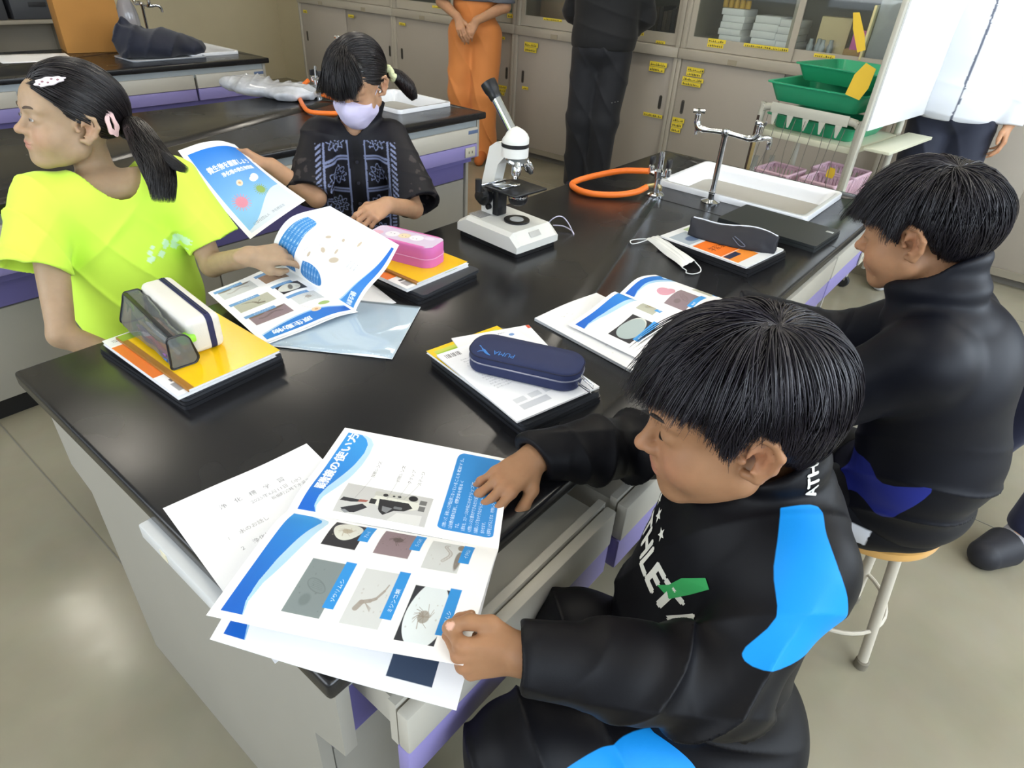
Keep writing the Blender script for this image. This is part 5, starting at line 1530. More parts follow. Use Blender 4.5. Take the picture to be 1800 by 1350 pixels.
def page_g1r():
    c = Canvas(PW, PH, 20)
    def lobe(P, n=0):
        m = inpoly(c.X.ravel(), c.Y.ravel(), [tuple(v)[:2] for v in spline([(x, y, 0) for x, y in P + P[:1]], 6)]).reshape(c.X.shape); c.shade(m, '3f8fd2', '2f78bd', c.X / 20); return m
    m = lobe([(3.6, 2.2), (10, 1.5), (16.5, 2.0), (18.2, 4.4), (17.6, 7.0), (12, 7.0), (7, 6.6), (4.0, 6.0)])
    r = random.Random(3); keep = c.a.copy()
    for i in range(5): c.text(3.4, 6.1 - i * 1.0 , '下水に含まれる有機物を食べて分解し、水をきれいにする働きをしている小さな生き物たちです', .55, 'bcdcf2', maxw=14.6)
    c.a = np.where(m[..., None], c.a, keep)
    m = lobe([(11.6, 9.8), (16.2, 9.4), (18.8, 11.2), (18.8, 15.0), (16, 16.6), (12.6, 15.4), (11.4, 12.6)]); keep = c.a.copy()
    for i in range(6): c.text(11.6, 14.9 - i * .95, '体は一つの細胞でできていて、動き', .6, 'bcdcf2', maxw=7)
    c.a = np.where(m[..., None], c.a, keep)
    for x, y, s in ((5, 11.5, .5), (7.5, 13, .6), (4.2, 15, .4), (8.2, 17, .9), (3.4, 19, .5), (9.5, 10.5, .5), (6.6, 16, .45)): c.ellipse(x, y, s * 1.3, s * .7, 'b49c78', .8, soft=.15, rot=x); c.text(x - 1.2, y - 1.6, 'ワムシ', .5, 'a3a3a8')
    for i in range(3): c.text(2.2, 20.6 + i, '・・水の中の小さな仲間たち', .55, 'a3a3a8')
    t = np.clip(c.X / 19.5, 0, 1); on = (c.X < 19.6) & (c.X > 1.0) & (c.Y < PH - .9); lo = PH - 1.8 - 3.9 * t ** 1.5
    c.shade(on & (c.Y > lo - .5 * t), '8fc0e8', 'b5d6ef', t); c.shade(on & (c.Y > lo), '1c62c4', '4a9adf', t)
    c.text(12.4, PH - 3.3, '後生動物', 1.7, 'eaf4ff', bold=.05, maxw=6.6)
    return c
def g1_brochure():
    o = np.array((.5, .78, .757)); t = thing('brochure', 'open brochure with one page curling up in front of the girl in the neon shirt', 'brochure', o)
    S0, S1 = np.array((.592, .958, .766)), np.array((.575, .659, .760)); E0, E1 = np.array((.385, .925, .776)), np.array((.361, .680, .758))
    f = lambda a, b, s, h=0: a * (1 - s) + b * s + np.array((0, 0, h))
    # canvas x: spine -> outer edge, y: far -> near
    rows = [[f(S0, E0, 0) - o, f(S0, E0, .25, .006) - o, f(S0, E0, .6, .002) - o, E0 - o], [f(f(S0, S1, .5), f(E0, E1, .5), s, h) - o for s, h in ((0, 0), (.25, .007), (.6, .003), (1, 0))], [f(S1, E1, s, h) - o for s, h in ((0, 0), (.25, .006), (.6, .002), (1, 0))]]
    sheet('flat_page', patch(rows), page_g1(), t)
    rows2 = [[(q + o - (0, 0, .0025)) * 1 + (.004, -.004, 0) - o for q in r] for r in rows]
    sheet('page_beneath', patch(rows2), Canvas(PW, PH, 3), t, res=(30, 40))
    # raised page: free edge T0 (far) and T1 (near)
    T0, T1 = np.array((.637, .800, .945)), np.array((.687, .634, .889))
    K0 = [T0, np.array((.585, .875, .912)), np.array((.565, .925, .850)), np.array((.578, .955, .795)), S0]
    K1 = [T1, np.array((.640, .628, .848)), np.array((.598, .640, .810)), np.array((.580, .652, .778)), S1]
    rr = [[a * (1 - s) + b * s - o for a, b in zip(K0, K1)] for s in (0, .5, 1)]
    sheet('raised_page', patch(rr), page_g1r(), t, thick=.0004)
g1_brochure()
def cover():
    c = Canvas(20, 28, 20); t = 1 - c.Y / 28
    edge = 4.2 + 2.6 * np.sin(c.X / 20 * 4.2 - 1.9) + .15 * c.X
    c.shade((c.X > 1.3) & (c.X < 18.8) & (c.Y < 26.2) & (c.Y > 1.0), 'c9d9ea', 'dfe8f2', t); c.shade((c.X > 1.3) & (c.X < 18.8) & (c.Y < 26.2) & (c.Y > edge), '1279dc', '8cc4ee', t * 1.5 - .1)
    c.text(3.0, 19.6, '微生物を観察しよう', 2.0, 'f2f8ff', bold=.09, maxw=14.5); c.text(5.6, 17.4, '浄化槽の微生物図鑑', 1.4, 'eaf3fd', bold=.06, maxw=11.5)
    r = random.Random(2)
    for cx, cy, R_, col in ((5.0, 9.2, 2.0, 'dd8fa6'), (12.4, 10.0, 1.6, '8fae5e')):
        for i in range(18):
            a = i / 18 * 6.28; c.line([(cx, cy), (cx + R_ * cos(a) * 1.25, cy + R_ * sin(a) * 1.25)], .18, col)
        c.ellipse(cx, cy, R_ * .8, R_ * .8, col, soft=.3)
    c.ellipse(8.4, 14.2, 1.1, .9, 'f0ddc8', rot=.6); c.ellipse(8.4, 14.2, .4, .4, 'd9ad84')
    c.ellipse(14.0, 14.3, 1.7, 1.1, 'f4f8fa', rot=.5); c.ellipse(13.0, 13.8, 1.2, .9, 'f4f8fa')
    c.text(3.2, 2.2, '公益社団法人　浄化槽協会', .95, '8a96a6', maxw=11)
    A, B, C_, D = np.array((.565, 1.31, .973)), np.array((.752, 1.372, .948)), np.array((.784, 1.113, .848)), np.array((.597, 1.094, .794))
    o = np.array((.67, 1.22, .89)); f = lambda a, b, s: a * (1 - s) + b * s
    n = np.cross(B - A, D - A); n /= np.linalg.norm(n); n = n if n[2] > 0 else -n
    rows = [[f(f(D, C_, u), f(A, B, u), v) + n * (.020 * sin(pi * u) * (.3 + .9 * v) - .006 * sin(pi * v)) - o for u in (0, .33, .66, 1)] for v in (0, .33, .66, 1)]
    ob = sheet('brochure_cover', patch(rows), c, thick=.0004); ob.location = o
    tag(ob, 'blue illustrated brochure cover held up by the masked girl behind the ponytail', 'brochure')
cover()
# --- clear folder with a printed sheet in it, plain papers below
def folder():
    o = np.array((.52, .6, .7512)); t = thing('clear_folder', 'clear plastic folder holding a pale printed sheet, under the curling brochure', 'folder', o)
    P = [np.array(v) for v in ((.700, .585, .7515), (.505, .462, .7515), (.357, .690, .7515), (.552, .812, .7515))]   # right-far, near, left, far
    c = Canvas(20, 28, 16, 'bccbd8')
    r = random.Random(9)
    for k in range(16):
        x, y = r.uniform(1, 15), r.uniform(3, 24); c.rect(x, y, x + r.uniform(2, 5), y + r.uniform(1.5, 4), r.choice(['c9d6c6', 'd8dccb', 'a9bcc9', 'cdbfae', 'b8cdd3', 'd9e2e6']), .3, .8)
    for k in range(12): c.text(1.5, 3 + k * 1.9, '水をきれいにするしくみ　浄化センター', .6, '93a5b2', al=.7)
    c.rect(15.2, 1, 16.6, 27, 'a3b4c2', al=.6)
    f = lambda a, b, s, h=0: a * (1 - s) + b * s + np.array((0, 0, h)); r2 = []
    for v in (0, .5, 1): r2.append([f(f(P[2], P[1], v), f(P[3], P[0], v), u) - o for u in (0, .5, 1)])
    # rows: v runs left->near edge, u from the near-left side to the far-right side
    sheet('printed_insert', patch(r2), c, t, res=(160, 220))
    fr = []
    for v in np.linspace(0, 1, 9): fr.append([f(f(P[2], P[1], v), f(P[3], P[0], v), u, .0016 + .0035 * max(0, sin(v * 9.5 + 1.5 * sin(u * 7))) * (1 - u) ** 1.5 * (1.4 if v > .2 else .4)) - o for u in np.linspace(0, 1, 9)])
    sheet('plastic_film', patch(fr), Canvas(20, 28, 3), t, thick=.0002, m=glass_mat('folder_film', 'eef5fa', .07, .93), res=(60, 80))
folder()
def plain_paper(name, label, corners, col='eceef2', z=.7508, h=.0004, cv=None):
    P = [np.array((x, y, z)) for x, y in corners]; o = P[0] * .5 + P[2] * .5
    f = lambda a, b, s: a * (1 - s) + b * s
    rows = [[f(f(P[0], P[1], u), f(P[3], P[2], u), v) - o for u in (0, .5, 1)] for v in (0, .5, 1)]
    ob = sheet(name, patch(rows), cv or Canvas(21, 29, 1, col), thick=h, res=None if cv else (8, 8)); ob.location = o
    tag(ob, label, 'paper sheet'); return ob
plain_paper('paper_sheet', 'white folded paper peeping out between the clear folder and the curling brochure', [(.520, .680), (.600, .860), (.712, .800), (.676, .640)], z=.7506)
# --- second boy's brochure on a thick white booklet
def b2_set():
    c = Canvas(21, 29.7, 10, 'edeef0'); r = random.Random(5)
    for k in range(24): c.ellipse(r.uniform(2, 19), r.uniform(2, 27), r.uniform(.1, .4), r.uniform(.05, .2), 'c2bdb4', .5, soft=.1)
    o = np.array((.94, .21, .75)); t = thing('booklet', 'thick white booklet lying under the second boy\'s open brochure', 'booklet', o)
    P = [np.array(v) for v in ((.835, .362, 0), (.799, .088, 0), (1.000, .055, 0), (1.045, .335, 0))]
    a = MB(); a.prism([(p[0] - o[0], p[1] - o[1]) for p in P], .0006, .0068); a.build('pages', MT('page_block', 'c9ccd2', .7), t)
    f = lambda a, b, s, h=0: a * (1 - s) + b * s + np.array((0, 0, h))
    sheet('top_page', patch([[f(f(P[1], P[2], u), f(P[0], P[3], u), v, .7573 + .004 * v * sin(pi * u)) - o for u in (0, .5, 1)] for v in (0, .5, 1)]), c, t)
    o = np.array((1.02, .2, .762)); t = thing('brochure', 'open brochure in front of the second boy, its pages arching up', 'brochure', o)
    c = Canvas(PW, PH, 18); header(c); micro(c, 11.8, 16.4, 7.4, 4.6, 'olive', 2); c.ellipse(16.0, 18.8, 1.5, 1.3, '8f7a3c', soft=.1); micro(c, 2.8, 14.4, 7.4, 5.8, 'disc', 0)
    c.ellipse(6.6, 17.3, 3.3, 2.6, 'a9b7b6', soft=.1)
    for x, y in ((13.4, 15.6), (4.4, 13.4)): c.rect(x, y, x + 6.2, y + 1.5, '3f9be2'); c.text(x + .8, y + .4, '観察', .6, 'e8f4ff')
    micro(c, 2.8, 5, 7.4, 5.4, 'plum', 3); micro(c, 12, 5, 7.4, 5.4, 'pale', 5)
    NR, NL = np.array((.828, .002, .764)), np.array((.852, .283, .764)); SR2, SL2 = np.array((1.035, -.005, .768)), np.array((1.056, .281, .768))
    def rows(A, B, C_, D, hs):   # A near-right B near-left C spine-left D spine-right ; canvas x near->spine, y right->left
        return [[f(f(A, B, v), f(D, C_, v), u, h) - o for u, h in zip((0, .4, .85, 1), hs)] for v in (0, .5, 1)]
    sheet('left_page', patch(rows(NR, NL, SL2, SR2, (0, .004, .016, 0))), c, t)
    c = Canvas(PW, PH, 18); header(c); c.ellipse(6.0, 20.4, 1.5, 1.9, 'd49aaa'); c.ellipse(6.8, 19.4, 1.3, 1.2, 'd49aaa'); c.ellipse(14.5, 26.0, 1.6, .8, 'cfe3f3', soft=.1)
    micro(c, 2.6, 12.5, 6.6, 5.6, 'plum', 2); micro(c, 11.8, 11.6, 7.4, 5.4, 'olive', 7)
    for x, y in ((4.2, 11.5), (13.8, 10.8)): c.rect(x, y, x + 5.8, y + 1.5, '3f9be2'); c.text(x + .8, y + .4, '観察', .6, 'e8f4ff')
    FR, FL_ = np.array((1.235, .000, .757)), np.array((1.240, .270, .757))
    sheet('right_page', patch(rows(SR2, SL2, FL_, FR, (0, .024, .014, 0))), c, t)
b2_set()
# ------------------------------------------------------------------ things lying on the table
BLK = MT('black_plastic', '1d1e22', .38, bump=(500, .05)); BLK2 = MT('charcoal_plastic', '34363b', .42)
def slab(name, label, cat, x, y, z, sx, sy, sz, rz, m, group=None, r=.004, line=True, corner=.010):
    """closed laptop or case with rounded corners; lid and base are parts"""
    t = thing(name, label, cat, (x, y, z), rz, group)
    a = MB(); a.prism(rrect(-sx / 2, sx / 2, -sy / 2, sy / 2, corner), 0, sz * .52, 'z'); o = a.build('base', m, t)
    a = MB(); a.prism(rrect(-sx / 2 + .001, sx / 2 - .001, -sy / 2 + .001, sy / 2 - .001, corner), sz * .56, sz, 'z'); a.build('lid', m, t)
    a = MB(); a.box(-sx / 2 + .004, sx / 2 - .004, -sy / 2 + .004, sy / 2 - .004, sz * .5, sz * .58); a.build('hinge_gap', DARK, t)
    return t
def book(name, label, cat, x, y, z, sx, sy, sz, rz, cv, group=None, pages='e9e9ea', gloss=True, spine=None):
    t = thing(name, label, cat, (x, y, z), rz, group)
    a = MB(); a.box(-sx / 2 + .0015, sx / 2 - .0015, -sy / 2 + .0015, sy / 2 - .0015, .0004, sz - .0006); a.build('pages', MT('pages_' + pages, pages, .7), t)
    a = MB(); a.box(-sx / 2, sx / 2, -sy / 2, sy / 2, 0, .0004); a.build('back_cover', MT('cover_card', 'e2e2e4', .4), t)
    c = sheet('front_cover', lambda u, v: np.stack([(u - .5) * sx, (v - .5) * sy, np.full_like(u, sz)], 1), cv, t, m=PAPERG if gloss else PAPER, thick=.0006)
    if spine:
        a = MB(); a.box(-sx / 2 - .0006, -sx / 2 + .0012, -sy / 2, sy / 2, 0, sz + .0002, .0004); a.build('spine', MT('spine_' + spine, spine, .5), t)
    return t
def cv_orange(w=19, h=26, seed=0):
    c = Canvas(w, h, 12, 'eeeeef'); c.rect(0, h * .30, w * .86, h * .86, 'e57a33'); c.rect(0, h * .88, w * .3, h, 'e6e6e6')
    c.text(1.0, h * .92, '理科', 1.2, '8a8a8c'); c.rect(1, h * .05, 6, h * .16, '9b9b9e', .1); c.rect(1.5, h * .18, 5, h * .22, '6d6d72')
    c.ellipse(5, h * .5, 3.0, 2.2, '6f7f92', .9, soft=.3); c.ellipse(6.4, h * .47, 1.8, 1.3, 'c9ccd2', .8, soft=.3); c.ellipse(3.2, h * .55, 1.2, 1.0, '4b4038', soft=.3); c.ellipse(12, h * .6, 3, 4, 'f1a45c', .8, soft=.4)
    return c
# left stack
slab('laptop', 'black closed laptop at the bottom of the left stack, under the books', 'laptop', .243, .737, .7502, .206, .292, .0145, radians(3.5), BLK)
slab('tablet_case', 'black tablet case between the laptop and the textbook in the left stack', 'tablet', .246, .734, .765, .200, .284, .0105, radians(2.5), BLK2)
book('textbook', 'white and orange textbook sticking out under the yellow notebook in the left stack', 'book', .236, .724, .7757, .192, .268, .008, radians(1.5), cv_orange(19, 27))
c = Canvas(18, 25, 8, 'f2c20c'); c.rect(0, 0, 1.1, 25, 'a06f2c'); c.rect(0, 22.6, 3.6, 25, '8da83a'); c.rect(6, 20, 16, 23, 'f7d65a', al=.6)
book('notebook', 'yellow notebook under the white and the clear pencil cases', 'notebook', .250, .716, .7838, .180, .258, .0048, radians(1), c, spine='9a6a2a')
# white pencil case standing on its long side, navy zip band
def pencil_box(name, label, loc, rz, sx, sy, sz, m, band, cat='pencil case', group=None, r=.014, M=None):
    t = thing(name, label, cat, loc, rz, group)
    a = MB(); a.box(-sx / 2, sx / 2, -sy / 2, sy / 2, .0002, sz, r, seg=5); a.build('shell', m, t, angle=60)
    return t
def white_case():
    t = thing('pencil_case', 'white boxy pencil case with a navy zip band, standing on the yellow notebook', 'pencil case', (.262, .782, .7888), radians(-4.5))
    L, W, Hh = .215, .062, .070
    a = MB(); a.box(-W / 2, W / 2, -L / 2, L / 2, .0002, Hh, .013, seg=5); a.build('shell', MT('white_canvas', 'dedbd3', .75, bump=(700, .15)), t, angle=60)
    a = MB(); P = [(y, z) for y, z in rrect(-L / 2 - .0006, L / 2 + .0006, .0, Hh + .0008, .014)]
    n = len(P); x0, x1 = .004, .015
    va = [Vector((x0, y, z)) for y, z in P]; vb = [Vector((x1, y, z)) for y, z in P]
    a.loft([va, vb], True, False); a.build('zip_band', MT('navy_tape', '23274f', .7), t)
    a = MB(); a.tube([(.0095, -L / 2 + .01 + i * .008, Hh + .0012) for i in range(25)], .0014, 6); a.build('zip', MT('navy_zip', '1c2040', .5), t)
white_case()
def clear_case():
    t = thing('pencil_case', 'clear plastic pencil case with black piping full of pens, leaning beside the white case', 'pencil case', (.205, .770, .7888), radians(-5.5))
    L, W, Hh = .225, .060, .062
    def prof(f): return [(x * (1 - .35 * z / Hh) + .006 * sin(z * 60 + f), z) for x, z in rrect(-W / 2, W / 2, .0004, Hh, .012)]
    a = MB(); R = []
    for i in range(13):
        y = -L / 2 + L * i / 12; s = .80 + .20 * sin(pi * min(1, max(0, (i + 1.2) / 14.4))); R.append([Vector((x * s + .001 * sin(i * 2.1), y + .0022 * sin(z * 90 + i), z * (1 - .05 * (i % 2)))) for x, z in prof(i * .4)])
    a.loft(R, True, True); a.build('clear_shell', glass_mat('clear_vinyl', 'a9aeb0', .05, .72), t, angle=70)
    pm = MT('black_piping', '17181d', .4)
    for y in (-L / 2, L / 2):
        s = .86; P = [(x * s, y, z) for x, z in prof(0 if y < 0 else 4.8)]
        a = MB(); a.tube(P + [P[0]], .0021, 8); a.build('piping', pm, t)
    a = MB(); a.box(-.012, -.004, -L / 2 + .004, L / 2 - .004, Hh - .0015, Hh + .0015, .001); a.build('zip', pm, t)
    cols = ['3f6fb0', '6aa040', 'c84a3c', '2b2d33', 'b9c2c9', '8d5aa0', 'e0b840', 'c9ccd0', '39796f', 'd98a5a']
    r = random.Random(3)
    for i, cc in enumerate(cols):
        x, z = -.017 + (i % 5) * .0085, .009 + (i // 5) * .0115; y0 = -.09 + r.uniform(-.008, .02); l = r.uniform(.13, .155)
        a = MB(); a.tube([(x, y0, z), (x + r.uniform(-.003, .003), y0 + l * .9, z), (x, y0 + l, z)], [.0042, .0042, .0014], 8)
        o = a.build('pen', MT('pen_' + cc, cc, .4), t)
    a = MB(); a.box(-.008, .018, -.100, -.075, .030, .044, .003, M=rot('Z', .2)); a.build('green_eraser', MT('green_plastic', '9be24a', .5), t)
clear_case()
# girl 2's stack
slab('laptop', 'black closed laptop under the second stack, below the pink pencil case', 'laptop', .806, .726, .7502, .20, .262, .014, radians(0), BLK, corner=.008)
slab('tablet_case', 'thin black case between the laptop and the textbook under the pink pencil case', 'tablet', .812, .722, .7645, .205, .252, .007, radians(3), BLK2)
c = cv_orange(20, 27); c.rect(12, 0, 16, 3, '8fae4a')
book('textbook', 'white and orange textbook under the yellow notebook with the pink case on top', 'book', .806, .742, .7717, .208, .222, .0085, radians(0), c)
c = Canvas(17, 22, 8, 'f3c410'); c.rect(0, 0, .8, 22, '9a6a2a')
book('notebook', 'yellow notebook carrying the pink pencil case', 'notebook', .818, .735, .7803, .176, .206, .0048, radians(1), c, spine='9a6a2a')
def pink_case():
    t = thing('pencil_case', 'pink pencil case with a pale cartoon-printed lid, on the yellow notebook', 'pencil case', (.822, .762, .7853), radians(14))
    L, W, Hh = .190, .085, .052
    c = Canvas(18.5, 7.8, 14, 'd9c9e2')
    c.ellipse(9.6, 3.9, 1.6, 1.5, 'e2d2b0'); c.ellipse(9.6, 3.9, 1.25, 1.15, 'ead9bb'); c.ellipse(6.3, 3.6, 1.8, 1.7, 'f0edf6'); c.ellipse(12.8, 4.4, 1.8, 1.7, 'efecf5'); c.ellipse(3.4, 2.4, 1.4, .9, 'e6dcf0')
    for x in (9.1, 10.1, 6.0, 7.0, 12.4, 13.4): c.ellipse(x, 4.1, .13, .16, '6b5a66')
    c.ellipse(16.5, 5.2, 1.4, 1.2, 'e8b9cf'); c.line([(8, 1.2), (12, .8), (15, 1.6)], .15, 'b49cc4')
    a = MB(); a.prism(rrect(-W / 2, W / 2, -L / 2, L / 2, .030, 7), .0002, Hh * .40, 'z'); a.build('base', MT('pink_fabric', 'd770b4', .65), t, angle=50)
    a = MB(); a.loft([[Vector((x * s, y * s, z)) for x, y in rrect(-W / 2, W / 2, -L / 2, L / 2, .030, 7)] for s, z in ((.985, Hh * .40), (1.0, Hh * .44), (1.0, Hh * .90), (.97, Hh * .985), (.92, Hh))]); a.build('lid', MT('pink_fabric', 'd770b4', .65), t, angle=60)
    a = MB(); P = [(x * 1.004, y * 1.003, Hh * .42) for x, y in rrect(-W / 2, W / 2, -L / 2, L / 2, .030, 7)]; a.tube(P + [P[0]], .0012, 6, cap=False); a.build('zip', MT('pink_zip', 'e3a3d0', .4), t)
    def lid(u, v):
        y = (u - .5) * L * .97; x = (.5 - v) * W * .94
        fx = np.clip(1 - np.maximum(np.abs(y) - (L / 2 - .029), 0) ** 2 / .029 ** 2, 0, 1) ** .5; w = W / 2 - .030 + .028 * fx
        return np.stack([np.clip(x, -w, w), y, Hh + .0007 - .002 * (np.abs(x) / (W / 2)) ** 4], 1)
    sheet('printed_lid', lid, c, t, thick=.0004)
pink_case()
# boy 1's stack
slab('laptop', 'black closed laptop at the bottom of the middle stack, below the navy pencil case', 'laptop', .612, .240, .7502, .190, .292, .013, radians(-11.5), BLK)
slab('tablet_case', 'second black case lying on the laptop in the middle stack', 'tablet', .610, .242, .7635, .188, .290, .0115, radians(-11.0), BLK2)
c = Canvas(18, 26, 8, 'e9c61f'); c.rect(1, 1, 17, 25, 'c7cf5a'); c.rect(1, 20, 8, 24, '9fc23c')
book('workbook', 'yellow-green workbook mostly hidden under the white printed workbook', 'book', .606, .258, .7752, .178, .262, .005, radians(-10), c)
c = cvw = Canvas(18.5, 26, 18, 'f3f4f8'); c.ellipse(16.6, 24.6, .6, .5, '6f93c9')
r = random.Random(8)
for i in range(15): c.text(2.6 + (i % 3) * .2, 21.5 - i * .82, '次の問いに答えなさい。水の中の生き物の観察', .52, 'b4b7be', maxw=r.uniform(9, 15))
for i in range(4): c.rect(3 + i * 3.2, 4.2, 5.4 + i * 3.2, 5.6, 'd3d6dc')
c.rect(3, 2.0, 9, 3.6, 'c9ccd4'); c.rect(15.6, 8.4, 16.6, 9.3, '7d8088')
for x in range(10): c.rect(1.0 + x * .34, 23.6, 1.12 + x * .34 + .06 * (x % 3), 25, '55575d')
book('workbook', 'white printed workbook with faint grey lines of text under the navy pencil case', 'book', .602, .227, .7828, .190, .252, .0036, radians(-13), cvw, gloss=False)
c = Canvas(18, 26, 14, 'f3f4f7'); c.rect(17.2, 24.6, 18, 26, 'd0563f')
for x in range(12): c.rect(10 + x * .38, 23.0, 10.18 + x * .38, 24.6, '6a6c72'); c.rect(10 + x * .38, 20.6, 10.2 + x * .38, 21.8, '8a8c92')
book('workbook', 'white workbook with a barcode, its corner sticking out behind the navy pencil case', 'book', .632, .252, .7804, .172, .245, .0022, radians(-26), c)
def navy_case():
    t = thing('pencil_case', 'navy rounded pencil case with light blue lettering and dangling zip pulls', 'pencil case', (.612, .212, .7868), radians(21))
    L, W, Hh = .212, .086, .040
    a = MB(); nav = MT('navy_fabric', '232c52', .7, bump=(1200, .12))
    P = lambda s, r=.034: rrect(-W / 2 * s, W / 2 * s, -L / 2 - (s - 1) * W / 2, L / 2 + (s - 1) * W / 2, r * s, 8)
    a.loft([[Vector((x, y, z)) for x, y in P(s)] for s, z in ((.90, .0004), (.97, .002), (1, .006), (1, Hh * .52))]); a.build('base', nav, t, angle=60)
    a = MB(); a.loft([[Vector((x, y, z)) for x, y in P(s)] for s, z in ((.99, Hh * .52), (1, Hh * .60), (1, Hh - .008), (.985, Hh - .003), (.94, Hh), (.5, Hh + .002))]); a.build('lid', nav, t, angle=60)
    pip = MT('navy_piping', '151a36', .6)
    a = MB(); Q = [(x, y, Hh - .0045) for x, y in P(1.004)]; a.tube(Q + [Q[0]], .0014, 6, cap=False); a.build('piping', pip, t)
    a = MB(); Q = [(x, y, Hh * .56) for x, y in P(1.006)]; a.tube(Q + [Q[0]], .0016, 6, cap=False); a.build('zip', MT('silver_zip', '8f93a6', .35, metal=.7), t)
    lm = MT('logo_blue', '3a7fd0', .5)
    # lettering and the leaping mark, seen upside-down from the camera side
    V, T, w = text_tris('PUMA'); s = .019; a = MB(); M = tr(-.020, .015, Hh + .0018) @ rot('Z', radians(-90)) @ rot('Z', pi)
    for tt in T: a.poly([M @ Vector((V[k][0] * s * .82, V[k][1] * s, .0006)) for k in tt])
    a.build('lettering', lm, t)
    a = MB(); Z = Hh + .0018
    for P3, wd in (([(-.012, .088), (-.018, .080), (-.026, .074), (-.034, .066), (-.038, .058)], [.0008, .0018, .003, .0026, .0008]), ([(-.020, .079), (-.014, .071), (-.006, .066)], [.001, .0016, .0006]), ([(-.028, .072), (-.030, .080), (-.036, .084)], [.001, .0015, .0005])):
        for (p, q), (wa, wb) in zip(zip(P3, P3[1:]), zip(wd, wd[1:])):
            p, q = Vector((*p, Z)), Vector((*q, Z)); d = (q - p).normalized(); n = Vector((-d.y, d.x, 0)); a.poly([p - n * wa, q - n * wb, q + n * wb, p + n * wa])
    a.build('leaping_mark', lm, t)
    for x, rz in ((-.036, .5), (-.012, .15)):
        a = MB(); M = tr(x, -L / 2 - .004, Hh * .52) @ rot('Z', rz) @ rot('X', radians(38))
        Q = [(.0045, -.002), (.0045, -.014), (.006, -.026), (-.006, -.026), (-.0045, -.014), (-.0045, -.002)]
        a.tube([M @ Vector((u, v, 0)) for u, v in Q] + [M @ Vector((.0045, -.002, 0))], .0011, 6); a.box(-.0045, .0045, -.004, .006, -.0015, .0015, .001, M=M); a.build('zip_pull', MT('zip_metal', 'b9bcc6', .25, metal=.9), t)
navy_case()
# far stack near the sink
slab('laptop', 'black closed laptop under the orange magazine near the mask', 'laptop', 1.549, .238, .7502, .215, .286, .016, radians(-7), BLK, corner=.006)
slab('tablet_case', 'black case lying between the laptop and the orange magazine', 'tablet', 1.549, .238, .7665, .213, .284, .0065, radians(-7), BLK)
c = Canvas(21, 28, 12, 'e6e8ea'); c.rect(.8, 8.2, 12.5, 17.5, 'f07a2a'); c.rect(.8, 3, 12, 8, 'f0923a'); c.rect(1.2, 5.8, 7.5, 7.8, '2f3550', .2); c.text(2.6, 11.8, '学習理科', 2.6, '6a2f14', ang=0, maxw=8.5); c.rect(.8, 18.5, 9.5, 25.6, 'a9b4bf', .3); c.ellipse(6, 21, 2.6, 1.6, '5f7190', soft=.4); c.rect(10, 20, 19, 27, '9ab374', .5, .8); c.rect(14, 3, 19.5, 7, 'c9cdd6')
c.rect(17.8, 1.2, 19.6, 5.2, '9aa0aa')
book('magazine', 'white magazine with an orange panel lying under the black zip pencil case', 'magazine', 1.545, .242, .7732, .208, .276, .0045, radians(-7), c)
def black_case():
    t = thing('pencil_case', 'black fabric pencil case with a white zip edge on the orange magazine', 'pencil case', (1.562, .222, .7779), radians(11))
    L = .245
    def f(p):
        s = np.clip((p[:, 1] + L / 2) / L, 0, 1); h = .052 + .006 * np.sin(s * 7); w = .034 * (np.sin(pi * np.clip(s * .94 + .03, 0, 1)) ** .45)
        z = p[:, 2] / h; ww = w * (1.05 - .85 * np.clip(z, 0, 1) ** 1.6)
        d = np.maximum(np.abs(p[:, 0]) - ww, np.maximum(-p[:, 2] + .0004, p[:, 2] - h * (.75 + .25 * np.sin(pi * np.clip(s, .03, .97)) ** .3)))
        return np.maximum(d, np.abs(p[:, 1]) - L / 2) * .6 + .0006 * noise3(p, 160, 2)
    me, pos, Q = sdf_mesh('shell', f, (-.05, -.14, -.004), (.05, .14, .07), .0025); link('shell', me, MT('black_nylon', '23232a', .55, bump=(900, .1)), t)
    a = MB(); P = [(.001, -L / 2 + .004 + i * .0118, (.052 + .006 * sin((i / 20) * 7)) * (.75 + .25 * max(.05, sin(pi * min(.97, max(.03, i / 20)))) ** .3) + .0006) for i in range(21)]
    a.tube(spline(P, 2), .0023, 8); a.build('white_zip', MT('white_tape', 'dfe2ec', .6), t)
    a = MB(); a.tube(spline([(-.028, -.010, .030), (-.034, -.030, .022), (-.036, -.045, .012), (-.036, -.030, .010), (-.030, -.006, .026)], 4), .0013, 6); a.build('zip_loop', MT('grey_cord', '62697c', .6), t)
black_case()
t = slab('laptop', 'closed black laptop lying alone beside the sink', 'laptop', 1.858, .190, .7502, .205, .315, .019, radians(-3), MT('matt_laptop', '262a2b', .45), corner=.006)
a = MB(); a.box(.050, .064, -.150, -.128, .0190, .0193, .0001); a.build('maker_plate', MT('plate_silver', 'c9cccc', .3, metal=.5), t)
